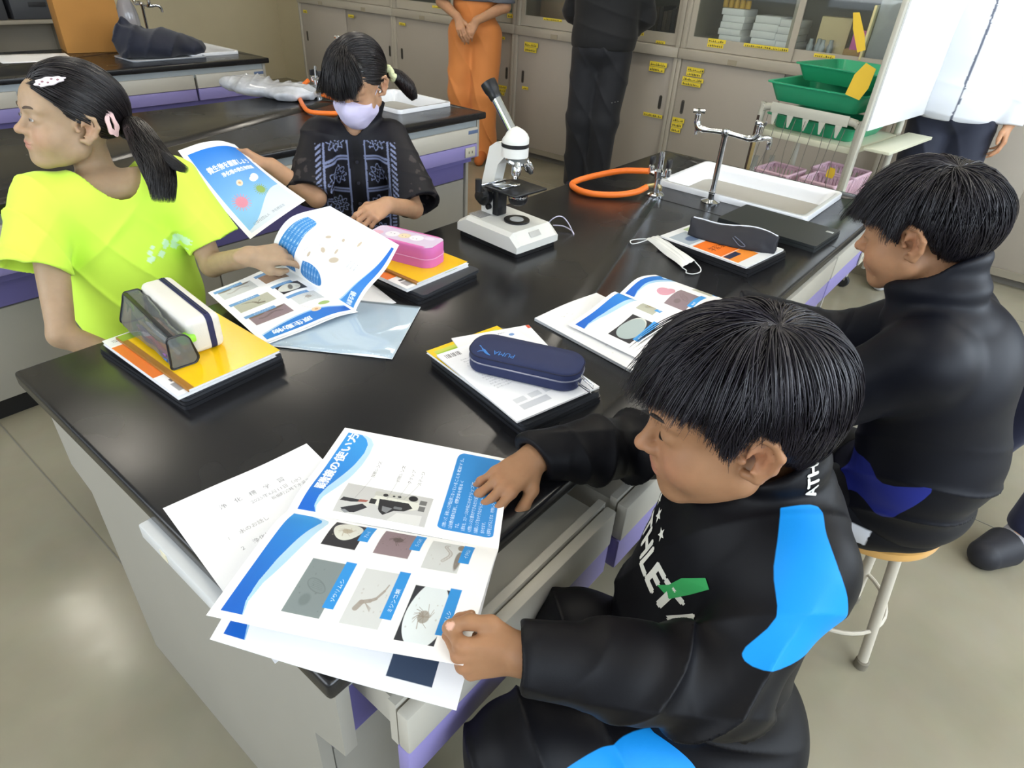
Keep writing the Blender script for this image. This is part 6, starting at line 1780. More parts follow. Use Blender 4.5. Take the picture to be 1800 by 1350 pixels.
# disposable mask lying on the table
def table_mask():
    o = np.array((1.432, .345, .7502)); t = thing('face_mask', 'white pleated disposable face mask lying on the table by the orange magazine', 'mask', o)
    A, B, C_, D = (np.array(v) for v in ((1.492, .412, .012), (1.462, .436, .003), (1.352, .262, .002), (1.402, .250, .010)))
    c = Canvas(17, 7, 10, 'e4e5e2')
    for k in range(4): c.line([(0, 1.4 + k * 1.3), (17, 1.4 + k * 1.3 + .3)], .14, 'c9cbc8')
    def surf(u, v):
        u = u[:, None]; v = v[:, None]; P = (B * (1 - u) + C_ * u) * (1 - v) + (A * (1 - u) + D * u) * v
        P = P + np.array((0, 0, 1)) * (.013 * np.sin(pi * v) * np.sin(pi * u) ** .6 + .0022 * np.abs(np.sin(v * 9)) + .0015 * np.sin(u * 9))
        return P - np.array((o[0], o[1], 0)) + np.array((0, 0, .0006))
    sheet('pleated_cloth', surf, c, t, thick=.0008, res=(90, 40))
    em = MT('mask_elastic', 'e6e8ea', .7)
    for P in ([(1.462, .436, .004), (1.440, .455, .003), (1.418, .462, .0022), (1.402, .446, .0022), (1.428, .436, .0022), (1.462, .428, .004), (1.488, .412, .010)],
              [(1.352, .262, .003), (1.345, .246, .0022), (1.330, .238, .0022), (1.336, .222, .0022), (1.362, .214, .0022), (1.384, .224, .004), (1.402, .250, .009)]):
        a = MB(); a.tube([tuple(Vector(v) - Vector((o[0], o[1], 0))) for v in spline(P, 5)], .0015, 6); a.build('ear_loop', em, t)
table_mask()
a = MB(); P = [(1.325, .695, .7522), (1.330, .690, .772), (1.345, .678, .785), (1.355, .662, .785), (1.356, .640, .770), (1.345, .615, .7525), (1.336, .606, .7522), (1.352, .622, .7530), (1.352, .655, .7600), (1.335, .682, .7600)]
a.tube(spline(P, 6), .0017, 8); o = a.build('wire_loop', MT('plastic_wire', 'c8c4dc', .3)); tag(o, 'bent piece of white plastic-coated wire on the table beside the microscope', 'wire')

# ------------------------------------------------------------------ microscope
def microscope():
    O = Vector((1.165, .715, .7502)); t = thing('microscope', 'white student microscope with a black eyepiece and stage standing on the table', 'microscope', O, 0)
    wh = MT('microscope_enamel', 'dfdfda', .35); bl = MT('microscope_black', '17181b', .35); ch = MT('chrome', 'd5d7da', .12, metal=1.0)
    # local frame: long axis along -y (towards the sitter), x across
    R_ = rot('Z', radians(-5)); M = R_
    hw, y0, y1 = .083, -.115, .125
    a = MB(); a.prism(rrect(-hw + .004, hw - .004, y0 + .004, y1 - .004, .01), .0004, .014, 'z', M); a.build('foot', bl, t)
    a = MB(); pr = [(y0, .014), (y0, .034), (y0 + .030, .062), (y1 - .035, .062), (y1, .040), (y1, .014)]
    rings = []
    for x, k in ((-hw, .9), (-hw + .012, 1), (hw - .012, 1), (hw, .9)): rings.append([M @ Vector((x, y * (.985 if k < 1 else 1), .014 + (z - .014) * (.80 if k < 1 else 1))) for y, z in pr])
    a.loft(rings); a.build('base', wh, t, angle=25)
    a = MB(); a.box(-.020, .020, -.0004, .0004, -.008, .008, .0002, M=M @ tr(0, y0 + .0145, .0495) @ rot('X', radians(-47))); a.build('maker_plate', MT('plate_grey', 'b9b9b6', .4), t)
    a = MB(); a.box(-.062, -.012, .050, .100, .0615, .0624, .0002, M=M); a.build('grey_label', MT('label_grey', '8d8d8c', .5, noise=(300, .3)), t)
    a = MB(); a.lathe([(.036, .062), (.036, .0665), (.030, .068), (.020, .0665)], (.005, -.025, 0), 28, M); a.build('light_ring', bl, t)
    a = MB(); a.lathe([(0, .0655), (.020, .0655), (.019, .0675), (0, .068)], (.005, -.025, 0), 24, M); a.build('light_lens', MT('lamp_lens', 'b9bdbf', .2), t)
    # arm: rises at the back then slants forward to the head
    a = MB(); prof = [(.095, .06), (.095, .150), (.070, .245), (.045, .262), (.010, .262), (.010, .232), (.036, .205), (.050, .150), (.050, .06)]
    a.prism(prof, -.017, .017, 'x', M); a.build('arm', wh, t, angle=25)
    a = MB(); a.box(-.018, .018, .028, .050, .064, .150, .003, M=M); a.build('rack', bl, t)
    for sx in (-1, 1):
        a = MB(); X = M @ rot('Y', sx * pi / 2); cc = tr(0, 0, 0)
        a.lathe([(0, .0), (.026, .0), (.028, .004), (.028, .018), (.024, .022), (.014, .023), (.013, .034), (0, .035)], n=24, M=M @ tr(sx * .018, .074, .115) @ rot('Y', sx * pi / 2)); a.build('focus_knob', bl, t)
        a = MB(); a.lathe([(0, 0), (.008, 0), (.008, .010), (0, .011)], n=14, M=M @ tr(sx * .018, .060, .085) @ rot('Y', sx * pi / 2)); a.build('small_knob', bl, t)
    a = MB(); a.box(-.062, .062, -.078, .040, .150, .156, .002, M=M); a.box(-.05, -.03, .02, .035, .140, .15, M=M); st = a.build('stage', bl, t)
    a = MB(); a.box(-.050, .020, -.018, .024, .1572, .1600, .001, M=M); a.box(-.085, .01, .028, .034, .158, .165, .001, M=M); a.tube([M @ Vector(v) for v in spline([(-.05, .02, .162), (-.035, -.01, .166), (-.01, -.025, .162), (.01, -.022, .160)], 4)], .0022, 8); a.build('slide_holder', ch, st)
    a = MB(); a.lathe([(0, 0), (.009, 0), (.009, .03), (0, .031)], n=12, M=M @ tr(-.092, .030, .150) @ rot('Y', 0)); a.lathe([(0, 0), (.007, 0), (.007, .018), (0, .018)], n=12, M=M @ tr(-.070, .020, .140) @ rot('Y', -pi / 2)); a.build('stage_control', bl, st)
    a = MB(); a.lathe([(.014, .108), (.022, .112), (.026, .120), (.026, .134), (.020, .136)], (.005, -.025, 0), 24, M); a.build('condenser', bl, t)
    a = MB(); a.lathe([(.0268, .128), (.0275, .131), (.0268, .135)], (.005, -.025, 0), 24, M, cap=False); a.build('condenser_ring', ch, t)
    a = MB(); a.lathe([(0, 0), (.026, 0), (.030, .006), (.028, .011), (0, .013)], n=28, M=M @ tr(.003, -.012, .218) @ rot('X', radians(14))); a.build('nosepiece', ch, t)
    for k, (dx, dy, tx, ty, l) in enumerate(((.0, -.002, 0, 4, .044), (.024, -.012, 26, -14, .036), (-.018, -.020, -22, -20, .030))):
        a = MB(); a.lathe([(0, -l), (.006, -l), (.0085, -l + .006), (.0125, -l + .012), (.0125, -.008), (.0095, -.004), (.0095, .004)], n=18, M=M @ tr(.003 + dx, -.014 + dy, .220) @ rot('Y', radians(-tx)) @ rot('X', radians(ty))); a.build('objective', ch, t)
    a = MB(); a.lathe([(.030, .232), (.036, .234), (.036, .256), (.034, .258)], (.003, -.006, 0), 32, M); a.build('head_base', wh, t)
    a = MB(); a.lathe([(.0350, .258), (.0365, .259), (.0365, .267), (.0350, .268)], (.003, -.006, 0), 32, M); a.build('black_ring', bl, t)
    a = MB(); H0 = M @ Vector((.003, -.006, .268)); ax = (M.to_3x3() @ Vector((-.10, .62, .78))).normalized(); up = Vector((0, 0, 1))
    rings = []
    for s in np.linspace(0, 1, 8):
        c_ = H0 + Vector((0, 0, .014 * min(1, s * 2))) + ax * (.030 * max(0, s - .3)); rr = .036 - .020 * max(0, s - .35) / .65
        n = (Vector((0, 0, 1)) * (1 - s) + ax * s).normalized(); b1 = n.orthogonal().normalized() if False else (Vector((1, 0, 0)) - n * n.x).normalized(); b2 = n.cross(b1)
        rings.append([c_ + (b1 * cos(2 * pi * k / 28) + b2 * sin(2 * pi * k / 28)) * rr for k in range(28)])
    a.loft(rings); a.build('prism_head', wh, t, angle=60)
    T0 = H0 + Vector((0, 0, .014)) + ax * .018; a = MB(); a.tube([T0, T0 + ax * .098], .0128, 24); a.build('eyepiece_tube', ch, t)
    a = MB(); a.tube([T0 + ax * v for v in (.088, .090, .098, .104, .112, .128, .134, .135)], [.0145, .0155, .0165, .0165, .0195, .0210, .0205, .0165], 24); a.build('eyepiece', bl, t)
microscope()

# ------------------------------------------------------------------ sinks, taps, gas cocks
CER = MT('white_ceramic', 'e4e6ea', .16, spec=.6, coat=.3); CHM = MT('chrome', 'd5d7da', .12, metal=1.0); ORG = MT('orange_rubber', 'f0782a', .38)
def sink(label, x, y, sx, sy, z=.7502):
    t = thing('sink', label, 'sink', (x, y, z)); a = MB(); hz = .020
    R = [(1.0, .0002, .02), (1.0, hz - .004, .02), (.992, hz, .02), (.925, hz, .026), (.905, hz - .004, .028), (.87, -.001, .035), (.80, -.05, .045), (.74, -.11, .05), (.1, -.115, .02)]
    rings = []
    for s, zz, r in R:
        ax_, ay = sx / 2 - (1 - s) * min(sx, sy) / 2, sy / 2 - (1 - s) * min(sx, sy) / 2
        rings.append([Vector((u, v, zz)) for u, v in rrect(-ax_, ax_, -ay, ay, min(r, ax_ * .9, ay * .9), 5)])
    a.loft(rings, True, False); a.poly(list(reversed(rings[-1]))); a.build('basin', CER, t, angle=50)
    return t
def cut_hole(name_idx): pass
s1 = sink('white ceramic sink set into the far end of the foreground table', 2.185, .415, .40, .54)
a = MB(); a.box(-.012, .012, -.0005, .0012, -.010, .010, M=tr(.128, .03, -.052) @ rot('Y', radians(-14)) @ rot('Z', pi / 2)); a.build('red_sticker', MT('red_sticker', 'b8323c', .5), s1)
sink('white ceramic sink on the table behind the girls', 2.20, 2.33, .36, .44)
sink('white ceramic sink on the back table beside the dark clothes', 2.26, 4.42, .34, .50)
def tap(label, x, y, h=.225, z=.7502, rz=0):
    t = thing('water_tap', label, 'tap', (x, y, z), rz); n = 16
    a = MB(); a.lathe([(0, 0), (.032, 0), (.032, .003), (.020, .007), (.012, .010)], n=24); a.build('flange', CHM, t)
    a = MB(); a.lathe([(.011, .008), (.011, .030), (.013, .032), (.013, .036), (.011, .038), (.0095, .05), (.0095, h - .01), (.013, h - .004), (.015, h + .006), (.013, h + .014), (0, h + .018)], n=18); a.build('stand_pipe', CHM, t)
    for s in (1, -1):
        a = MB(); a.tube([tuple(v) for v in spline([(0, s * .010, h + .004), (0, s * .04, h + .002), (0, s * .075, h), (0, s * .095, h + .004), (0, s * .105, h + .018), (0, s * .106, h + .034)], 4)], [.0085] * 8 + [.0105] * 13, 12); a.build('arm', CHM, t)
        a = MB(); a.tube([tuple(v) for v in spline([(0, s * .085, h), (.012, s * .105, h + .002), (.045, s * .125, h + .004), (.062, s * .128, h - .012), (.064, s * .128, h - .034)], 4)], [.010] * 6 + [.0085] * 11, 12); a.build('spout', CHM, t)
        a = MB(); a.lathe([(.006, h + .030), (.011, h + .034), (.011, h + .042), (.005, h + .046), (.005, h + .056), (0, h + .058)], (0, s * .106, 0), 14)
        for k in range(4):
            an = k * pi / 2 + .5 * s; a.tube([(0, s * .106, h + .052), (.019 * cos(an), s * .106 + .019 * sin(an), h + .052)], [.0045, .0062], 8)
        a.build('cross_handle', CHM, t)
    return t
tap('chrome double tap on a tall pipe beside the foreground sink', 1.953, .462, rz=radians(0))
tap('chrome double tap rising behind the masked girl\'s head', 2.00, 2.40, h=.24)
tap('chrome double tap on the back table beside the window wall', 2.05, 4.62, h=.26)
def gas(label, x, y, z=.7502, rz=0, hosepts=None, hlabel=None):
    t = thing('gas_tap', label, 'gas tap', (x, y, z), rz)
    a = MB(); a.lathe([(0, 0), (.030, 0), (.030, .006), (.024, .012), (.013, .014), (.012, .06), (.016, .064), (.017, .085), (.013, .09), (.009, .094), (.008, .15), (0, .152)], n=20); a.build('body', CHM, t)
    for s in (1, -1):
        a = MB(); a.tube([(0, 0, .072), (0, s * .024, .074), (0, s * .032, .078)], .0095, 12); a.lathe([(.010, 0), (.010, .022), (.007, .026)], (0, s * .032, .074), 12); a.build('valve', CHM, t)
        a = MB(); a.box(-.013, .013, s * .032 - .006, s * .032 + .006, .102, .130, .003); a.build('black_lever', BLK, t)
    for s in (1, -1):
        a = MB(); a.tube([(0, s * .010, .034), (-.012, s * .020, .034), (-.03, s * .03, .034)], [.008, .007, .0055], 10); a.build('nozzle', MT('brass', 'b9a878', .3, metal=.8), t)
    return t
gas('chrome double gas tap beside the sink with an orange hose attached', 1.864, .628)
gas('chrome double gas tap on the table behind the girls', 1.955, 2.655)
a = MB(); P = [(1.852, .628 + .034, .830), (1.845, .700, .824), (1.835, .760, .812), (1.81, .835, .786), (1.765, .885, .765), (1.712, .878, .7615), (1.678, .828, .7615), (1.682, .765, .7615), (1.73, .705, .763), (1.79, .665, .770), (1.832, .650, .782)]
a.tube(spline(P, 8), .0105, 14); o = a.build('rubber_hose', ORG); tag(o, 'orange rubber hose looped on the table beside the foreground gas tap', 'hose')
a = MB(); P = [(1.93, 2.69, .83), (1.91, 2.72, .80), (1.87, 2.71, .775), (1.82, 2.62, .7615), (1.74, 2.48, .7615), (1.69, 2.36, .7615), (1.74, 2.28, .7615), (1.84, 2.24, .7615), (1.94, 2.28, .7615), (1.985, 2.40, .7615), (1.96, 2.52, .765), (1.94, 2.60, .775)]
a.tube(spline(P, 8), .0105, 12); o = a.build('rubber_hose', ORG); tag(o, 'orange rubber hose on the table behind the girls', 'hose')
# plastic bag on table 2
def soft(name, label, cat, loc, fn, lo, hi, h, m, group=None):
    me, pos, Q = sdf_mesh(name, fn, lo, hi, h); o = link(name, me, m); o.location = loc; tag(o, label, cat, group); return o
def bagf(p):
    d = ell(p, (-.03, .10, .03), (.11, .17, .045)); d = smin(d, ell(p, (.05, -.10, .028), (.13, .12, .04)), .03); d = smin(d, ell(p, (-.09, .22, .035), (.05, .08, .035)), .02)
    return smax(d + ridge(p, 45, .022, (.5, .4, .3), 2, 1.6) + ridge(p, 60, .012, (-.5, .6, .3), 6, 1.6), -p[:, 2] + .0005, .004)
soft('plastic_bag', 'crumpled clear plastic bag of white paper on the table behind the girls', 'bag', (1.80, 2.83, .7502), bagf, (-.22, -.3, -.01), (.24, .36, .12), .005, mat('crumpled_film', 'b9bcc2', .18, spec=.8, noise=(14, .25)))
# back table: cardboard box, dark clothes on a tray, papers
def cardboard():
    t = thing('cardboard_box', 'tall brown cardboard box standing on the back table', 'box', (1.72, 4.72, .7502), radians(-12))
    a = MB(); a.box(-.17, .17, -.12, .12, .0, .46, .002); a.build('carton', MT('corrugated_card', 'b07d3e', .85, noise=(5, .04)), t)
    a = MB(); a.box(-.17, .17, -.025, .025, .4602, .4608); a.build('packing_tape', MT('packing_tape', 'a77a3c', .3), t)
    a = MB(); a.box(.1705, .1715, -.025, .025, .36, .46); a.build('tape_end', MT('packing_tape', 'a77a3c', .3), t)
cardboard()
def clothf(p):
    d = ell(p, (0, 0, .07), (.22, .13, .085)); d = smin(d, ell(p, (-.14, .03, .08), (.09, .09, .10)), .05); d = smin(d, ell(p, (.20, -.02, .045), (.10, .08, .045)), .05)
    d = smin(d, cap(p, (-.13, .03, .15), (-.15, .04, .20), .018), .03)
    return smax(d + ridge(p, 26, .040, (.6, .3, .5), 4, 1.8) + ridge(p, 34, .022, (-.5, .5, .4), 7, 1.8) + .010 * noise3(p, 26, 3), -p[:, 2] + .0085, .006)
soft('dark_jacket', 'bundled dark navy jacket lying on a tray on the back table', 'jacket', (1.93, 4.26, .7504), clothf, (-.36, -.24, -.0), (.36, .26, .26), .009, mat('dark_cloth', '1c2030', .8, sheen=.2))
a = MB(); a.prism(rrect(-.235, .235, -.135, .135, .03), .0004, .004); a.tube([(x, y, .0062) for x, y in rrect(-.235, .235, -.135, .135, .03)] + [(.235, .105, .0062)], .0045, 8, cap=False)
o = a.build('tray', MT('pale_tray', 'a9adb4', .3)); o.location = (1.93, 4.25, .7502); tag(o, 'shallow grey tray under the dark jacket', 'tray')
plain_paper('paper_pile', 'white papers lying left of the cardboard box on the back table', [(1.10, 4.40), (1.12, 4.75), (1.52, 4.66), (1.46, 4.34)], z=.7512, col='dcdbe0')
# plastic bag hanging by the back window-side wall
def film(p): return smax(ell(p, (0, 0, .14), (.07, .05, .16)) + ridge(p, 40, .012, (1, .4, .1), 3), -p[:, 2] + .001, .004)
soft('clear_bag', 'clear plastic bag standing beside the cardboard box', 'bag', (2.02, 4.80, .7502), film, (-.12, -.1, -.01), (.12, .1, .33), .008, glass_mat('bag_film', 'dcdde6', .12, .6))
# lettering on the foreground boy's jacket
bpy.context.view_layer.update()
_jk = [o for o in B1.t.children if o.name.startswith('jacket')][0]
LW = MT('white_print', 'd9d8cf', .5); UL, NF = (-.885, -.466, 0), (-.466, .885, .1)
stamp(B1, _jk, 'chest_lettering', bold(glyphs('ATHLETA', .050, -.085, -.020, 1), .0020), (.400, -.175, .782), UL, NF, LW)
stamp(B1, _jk, 'chest_star', star(-.052, .038, .012) + star(-.018, .038, .012) + star(.016, .038, .010), (.400, -.175, .782), UL, NF, LW)
stamp(B1, _jk, 'green_leaf_badge', [[(.062, -.005), (.072, .012), (.083, .000)], [(.072, .012), (.083, .000), (.094, .030)], [(.072, .012), (.094, .030), (.078, .036)], [(.094, .030), (.078, .036), (.104, .058)], [(.078, .036), (.104, .058), (.094, .064)]], (.400, -.175, .782), UL, NF, MT('leaf_green', '2f9a52', .5), off=.0016)
stamp(B1, _jk, 'collar_lettering', bold(glyphs('ATHLETA', .022, 0, 0, 1), .0008), (.440, -.330, .945), (-.05, .15, 1), (-.55, -.78, .25), LW)
# ------------------------------------------------------------------ stools
STW = MT('stool_wood', 'c99a56', .35, noise=(7, .12), coat=.3); STF = MT('stool_steel', 'c4bdae', .4)
def stool(label, x, y, rz=0, h=.42, r=.155):
    t = thing('stool', label, 'stool', (x, y, 0), rz, None)
    a = MB(); a.lathe([(0, h - .026), (r - .012, h - .026), (r - .002, h - .02), (r, h - .012), (r - .003, h - .003), (r - .012, h), (0, h)], n=40); a.build('seat', STW, t)
    for k in range(4):
        an = pi / 4 + k * pi / 2; a = MB(); a.tube([(cos(an) * .095, sin(an) * .095, h - .026), (cos(an) * .150, sin(an) * .150, .012)], .0125, 12); l = a.build('leg', STF, t)
        a = MB(); a.lathe([(.0, 0), (.016, 0), (.016, .022), (.013, .026)], (cos(an) * .150, sin(an) * .150, 0), 12); a.build('rubber_foot', MT('rubber_foot', '7a7466', .8), l)
    a = MB(); P = [(cos(q) * .134, sin(q) * .134, .125) for q in np.linspace(0, 2 * pi, 37)]; a.tube(P, .0055, 8, cap=False); a.build('foot_ring', STF, t)
    return t
stool('round wooden stool with cream steel legs under the foreground boy', .395, -.285, .2)
stool('round wooden stool with cream steel legs under the second boy', 1.19, -.375, .35)
stool('round wooden stool under the girl in the neon shirt', .37, 1.27, .5)
stool('round wooden stool under the girl with the face mask', 1.12, 1.33, .9)

# ------------------------------------------------------------------ grown-ups standing behind
def adult(name, label, x, y, face, H, hands=None, feet=None, lean=(0, 0), armL=None, armR=None, wid=1.0, legs=None):
    """face: heading of the chest in radians (0 = +x)"""
    F = np.array((cos(face), sin(face), 0)); L = np.array((-sin(face), cos(face), 0)); k = H / 1.70
    P = Person(name, label, (x, y, 0), (0, 0, 0), None, F + (0, 0, -.15), (0, 0, 1), 1.12 * k)
    A = lambda l, f, z: np.array(L * l * k + F * f * k + (0, 0, z * k) + np.array((lean[0], lean[1], 0)) * z, F4)
    P.hc = A(0, .03, 1.555)
    J = dict(pelvis=A(0, 0, .93), mid=A(0, .0, 1.10), chest=A(0, .0, 1.27), neck=A(0, -.005, 1.42), nb=A(0, .01, 1.53),
             shL=A(.175, 0, 1.37), shR=A(-.175, 0, 1.37), hipL=A(.09, 0, .90), hipR=A(-.09, 0, .90))
    fl, fr = feet or ((.11, .0), (-.11, .0))
    J['ankL'] = A(fl[0], fl[1], .085); J['ankR'] = A(fr[0], fr[1], .085); J['toeL'] = A(fl[0] * 1.15, fl[1] + .14, .035); J['toeR'] = A(fr[0] * 1.15, fr[1] + .14, .035)
    J['kneeL'] = (J['hipL'] + J['ankL']) / 2 + F * .02; J['kneeR'] = (J['hipR'] + J['ankR']) / 2 + F * .02
    for kk, vv in (legs or {}).items(): J[kk] = P.P(vv)
    for s, ar, sg in (('L', armL, 1), ('R', armR, -1)):
        e, w = ar or ((.24, -.02, 1.10), (.25, .06, .86)); J['el' + s] = A(sg * e[0], e[1], e[2]); J['wr' + s] = A(sg * w[0], w[1], w[2])
    hs = []
    for s in 'LR':
        d = J['wr' + s] - J['el' + s]
        hs.append(Hand(J['wr' + s], d + (hands[s][0] if hands else 0), (hands[s][1] if hands else L * (1 if s == 'L' else -1) + F * .3), s == 'L', [(14, 22, 12, 4), (18, 26, 14, 0), (22, 28, 16, -3), (26, 30, 18, -6)], sc=1.12 * k))
    P.J, P.hs_, P.k, P.L, P.F = J, hs, k, L, F; P.wid = wid
    def body(p):
        d = chain(p, [J['pelvis'], J['mid'], J['chest']], [.11 * k, .10 * k, .11 * k], .08)
        for s in 'LR': d = smin(d, chain(p, [J['hip' + s], J['knee' + s], J['ank' + s], J['toe' + s]], [.078 * k, .052 * k, .036 * k, .03 * k], .03), .05)
        d = smin(d, cap(p, J['shL'], J['shR'], .055 * k), .06); d = smin(d, cap(p, J['neck'], J['nb'], .055 * k, .050 * k), .04)
        for s in 'LR': d = smin(d, chain(p, [J['sh' + s], J['el' + s], J['wr' + s]], [.048 * k, .040 * k, .027 * k], .02), .02)
        d = near(p, d, .02, P.hc, .25, P.head)
        for h_ in hs: d = near(p, d, .01, h_.world((0, .06, 0)), .2, h_)
        return d
    lo, hi = np.array((x - .75, y - .75, -.0)), np.array((x + .75, y + .75, 1.95))
    P.lo, P.hi = lo, hi
    P.obj('body', body, lo, hi, .006, skin_mat(), skin_colors(P, 'b98c6b', hs, nails=False))
    eyelash(P); brows(P)
    hb_ = hair_base(P, hl_boy); hair_locks(P, 2200, 12, hb_, cut=cut_boy, whorl=np.array((.01, -.05, .112)), comb=(1, .1), lift=.012, hairline=hl_boy, clump=150, clumpk=.4, step=.013, seed=9, rw=.0022)
    return P
def trousers(P, m, r=(.105, .085, .075), col='1a1c24', name='trousers', seed=1, hem=.03, fold=.012, waist=1.02):
    J, k = P.J, P.k
    def f(p):
        d = ell(p, J['pelvis'] + (0, 0, .0), (.17 * k * P.wid, .15 * k, .12 * k), np.stack([P.L, P.F, (0, 0, 1)], 1))
        if waist > 1.05: d = smin(d, ell(p, J['mid'], (.165 * k * P.wid, .125 * k, .16 * k), np.stack([P.L, P.F, (0, 0, 1)], 1)), .05)
        for s in 'LR':
            e = J['ank' + s] + (0, 0, hem - .03)
            d = smin(d, chain(p, [J['hip' + s], J['knee' + s], e], [q * k for q in r], .03), .03)
        d += ridge(p, 22, fold, (P.L[0], P.L[1], .5), seed) * (.4 + .6 * np.exp(-((p[:, 2] - .15) / .18) ** 2)) + .004 * noise3(p, 12, seed)
        d = smax(d, p[:, 2] - waist * k, .01); return smax(d, J['ankL'][2] + hem - .055 - p[:, 2], .006)
    return P.obj(name, f, P.lo, P.hi, .0065, m, plain(col))
def top(P, m, col, name='jacket', hem=.88, r=(.075, .066, .050), body=(.205, .140), seed=2, colf=None, collar=.07, h=.0065):
    J, k = P.J, P.k; Rb = np.stack([P.L, P.F, (0, 0, 1)], 1)
    def f(p):
        d = ell(p, J['chest'], (body[0] * k, body[1] * k, .22 * k), Rb); d = smin(d, ell(p, J['mid'], (body[0] * k * .97, body[1] * k, .22 * k), Rb), .08)
        d = smin(d, ell(p, J['pelvis'] + (0, 0, .03), (body[0] * k * .98, body[1] * k * 1.05, .16 * k), Rb), .08)
        d = smin(d, cap(p, J['shL'], J['shR'], .075 * k), .06)
        for s, H in zip('LR', P.hs_):
            a = chain(p, [J['sh' + s], J['el' + s], J['wr' + s]], [q * k for q in r], .03) + ridge(p, 34, .010, J['wr' + s] - J['el' + s], seed) * np.exp(-((p - J['el' + s]) ** 2).sum(1) / .16 ** 2)
            q = (p - J['wr' + s]) @ H.B; a = smax(a, q[:, 1] - .008, .005); d = smin(d, a, .03)
        d += ridge(p, 26, .010, (.3 * P.L[0], .3 * P.L[1], 1), seed + 3) * np.exp(-((p[:, 2] - 1.0 * k) / .16) ** 2) + .003 * noise3(p, 14, seed)
        d = smin(d, cap(p, J['neck'] + (0, 0, -.03), J['neck'] + P.F * .01 + (0, 0, collar), .082 * k, .074 * k), .02)
        d = smax(d, -cap(p, J['neck'], J['neck'] + (0, 0, .2), .060 * k, .068 * k), .006)
        return smax(d, hem * k - p[:, 2], .008)
    return P.obj(name, f, P.lo, P.hi, h, m, colf or plain(col))
def shoe(P, m, name='shoe', r=.046):
    for s in 'LR':
        a, t_ = P.J['ank' + s], P.J['toe' + s]
        P.obj(name, lambda p: smax(smin(chain(p, [a + (0, 0, -.035) - P.F * .04, a + P.F * .05 + (0, 0, -.03), t_ + P.F * .03], [r, r, r * .82], .02), sph(p, a, r * .9), .02), -p[:, 2] + .001, .004), a - .24 + P.loc, a + .26 + P.loc, .006, m)
CL = lambda n, c, ro=.7, sh=.1: mat(n, c, ro, attr='col', sheen=sh, bump=(500, .08))
# orange trousers
A1 = adult('adult', 'person in orange work trousers with hands clasped, standing at the cupboards', 3.86, 3.30, radians(206), 1.70, feet=((.10, .05), (-.10, -.02)),
           armL=((.24, .06, 1.10), (.07, .22, 1.005)), armR=((.24, .06, 1.10), (.06, .24, 1.02)), hands={'L': ((0, 0, -.25), (-.9, -.4, .2)), 'R': ((0, 0, -.30), (-.9, -.4, .2))})
trousers(A1, CL('orange_drill', 'd9853f'), (.116, .104, .088), 'd58544', seed=5, hem=.02, fold=.030, waist=1.15)
top(A1, CL('grey_shirt', '4a4e57'), '50545e', 'work_shirt', hem=1.12)
shoe(A1, MT('orange_sock', 'b5642c', .8), 'sock')
# black clothes
A2 = adult('adult', 'person in black jacket and dark trousers standing at the cupboards with feet together', 3.80, 2.13, radians(200), 1.72, feet=((.06, .02), (-.09, .0)), wid=1.0,
           armL=((.23, -.08, 1.12), (.08, -.16, .97)), armR=((.23, -.08, 1.12), (.08, -.17, .99)))
trousers(A2, CL('dark_trouser_cloth', '1c1f28'), (.108, .092, .080), '14161d', seed=7, hem=.02, fold=.022)
top(A2, CL('black_jacket_cloth', '0f1014'), '0a0b0f', 'jacket', hem=.93)
shoe(A2, MT('navy_slipper', '222838', .6), 'slipper')
a = MB(); q = A2.J['hipL'] * .35 + A2.J['kneeL'] * .65 + A2.F * .095 + A2.L * .05
for i, w in enumerate((.008, .005, .004)): a.box(-w, w, -.002, .002, -.003, .003, .001, M=tr(*(q + A2.L * (.018 * i) + np.array((0, 0, .006 * i)))) @ rot('Z', 0))
a.build('zip_pull', MT('zip_metal', 'b9bcc6', .25, metal=.9), A2.t)
# white jacket
A3 = adult('adult', 'person in a white zip jacket standing between the whiteboard and the cupboards', 3.80, .00, radians(196), 1.66, feet=((.10, .02), (-.10, .0)), wid=1.0, lean=(0, .075),
           armL=((.25, .0, 1.12), (.24, .05, .90)), armR=((.23, -.06, 1.12), (.10, -.14, .95)))
trousers(A3, CL('navy_trouser_cloth', '1c2236'), (.108, .092, .080), '1b2032', seed=3, hem=.02)
def wcol(me, pos, Q):
    c = np.tile(linv('dfe3ea'), (len(pos), 1)); q = pos - A3.J['chest']; c[(np.abs(q @ A3.L.astype(F4)) < .005) & (q @ A3.F.astype(F4) > .05)] = linv('5c6272'); set_colors(me, c)
top(A3, CL('white_shell_cloth', 'dfe3ea', .6), 'dfe3ea', 'jacket', hem=.885, r=(.080, .070, .052), body=(.215, .150), seed=6, colf=wcol, h=.0055)
shoe(A3, MT('white_shoe', 'd0d0d0', .6))
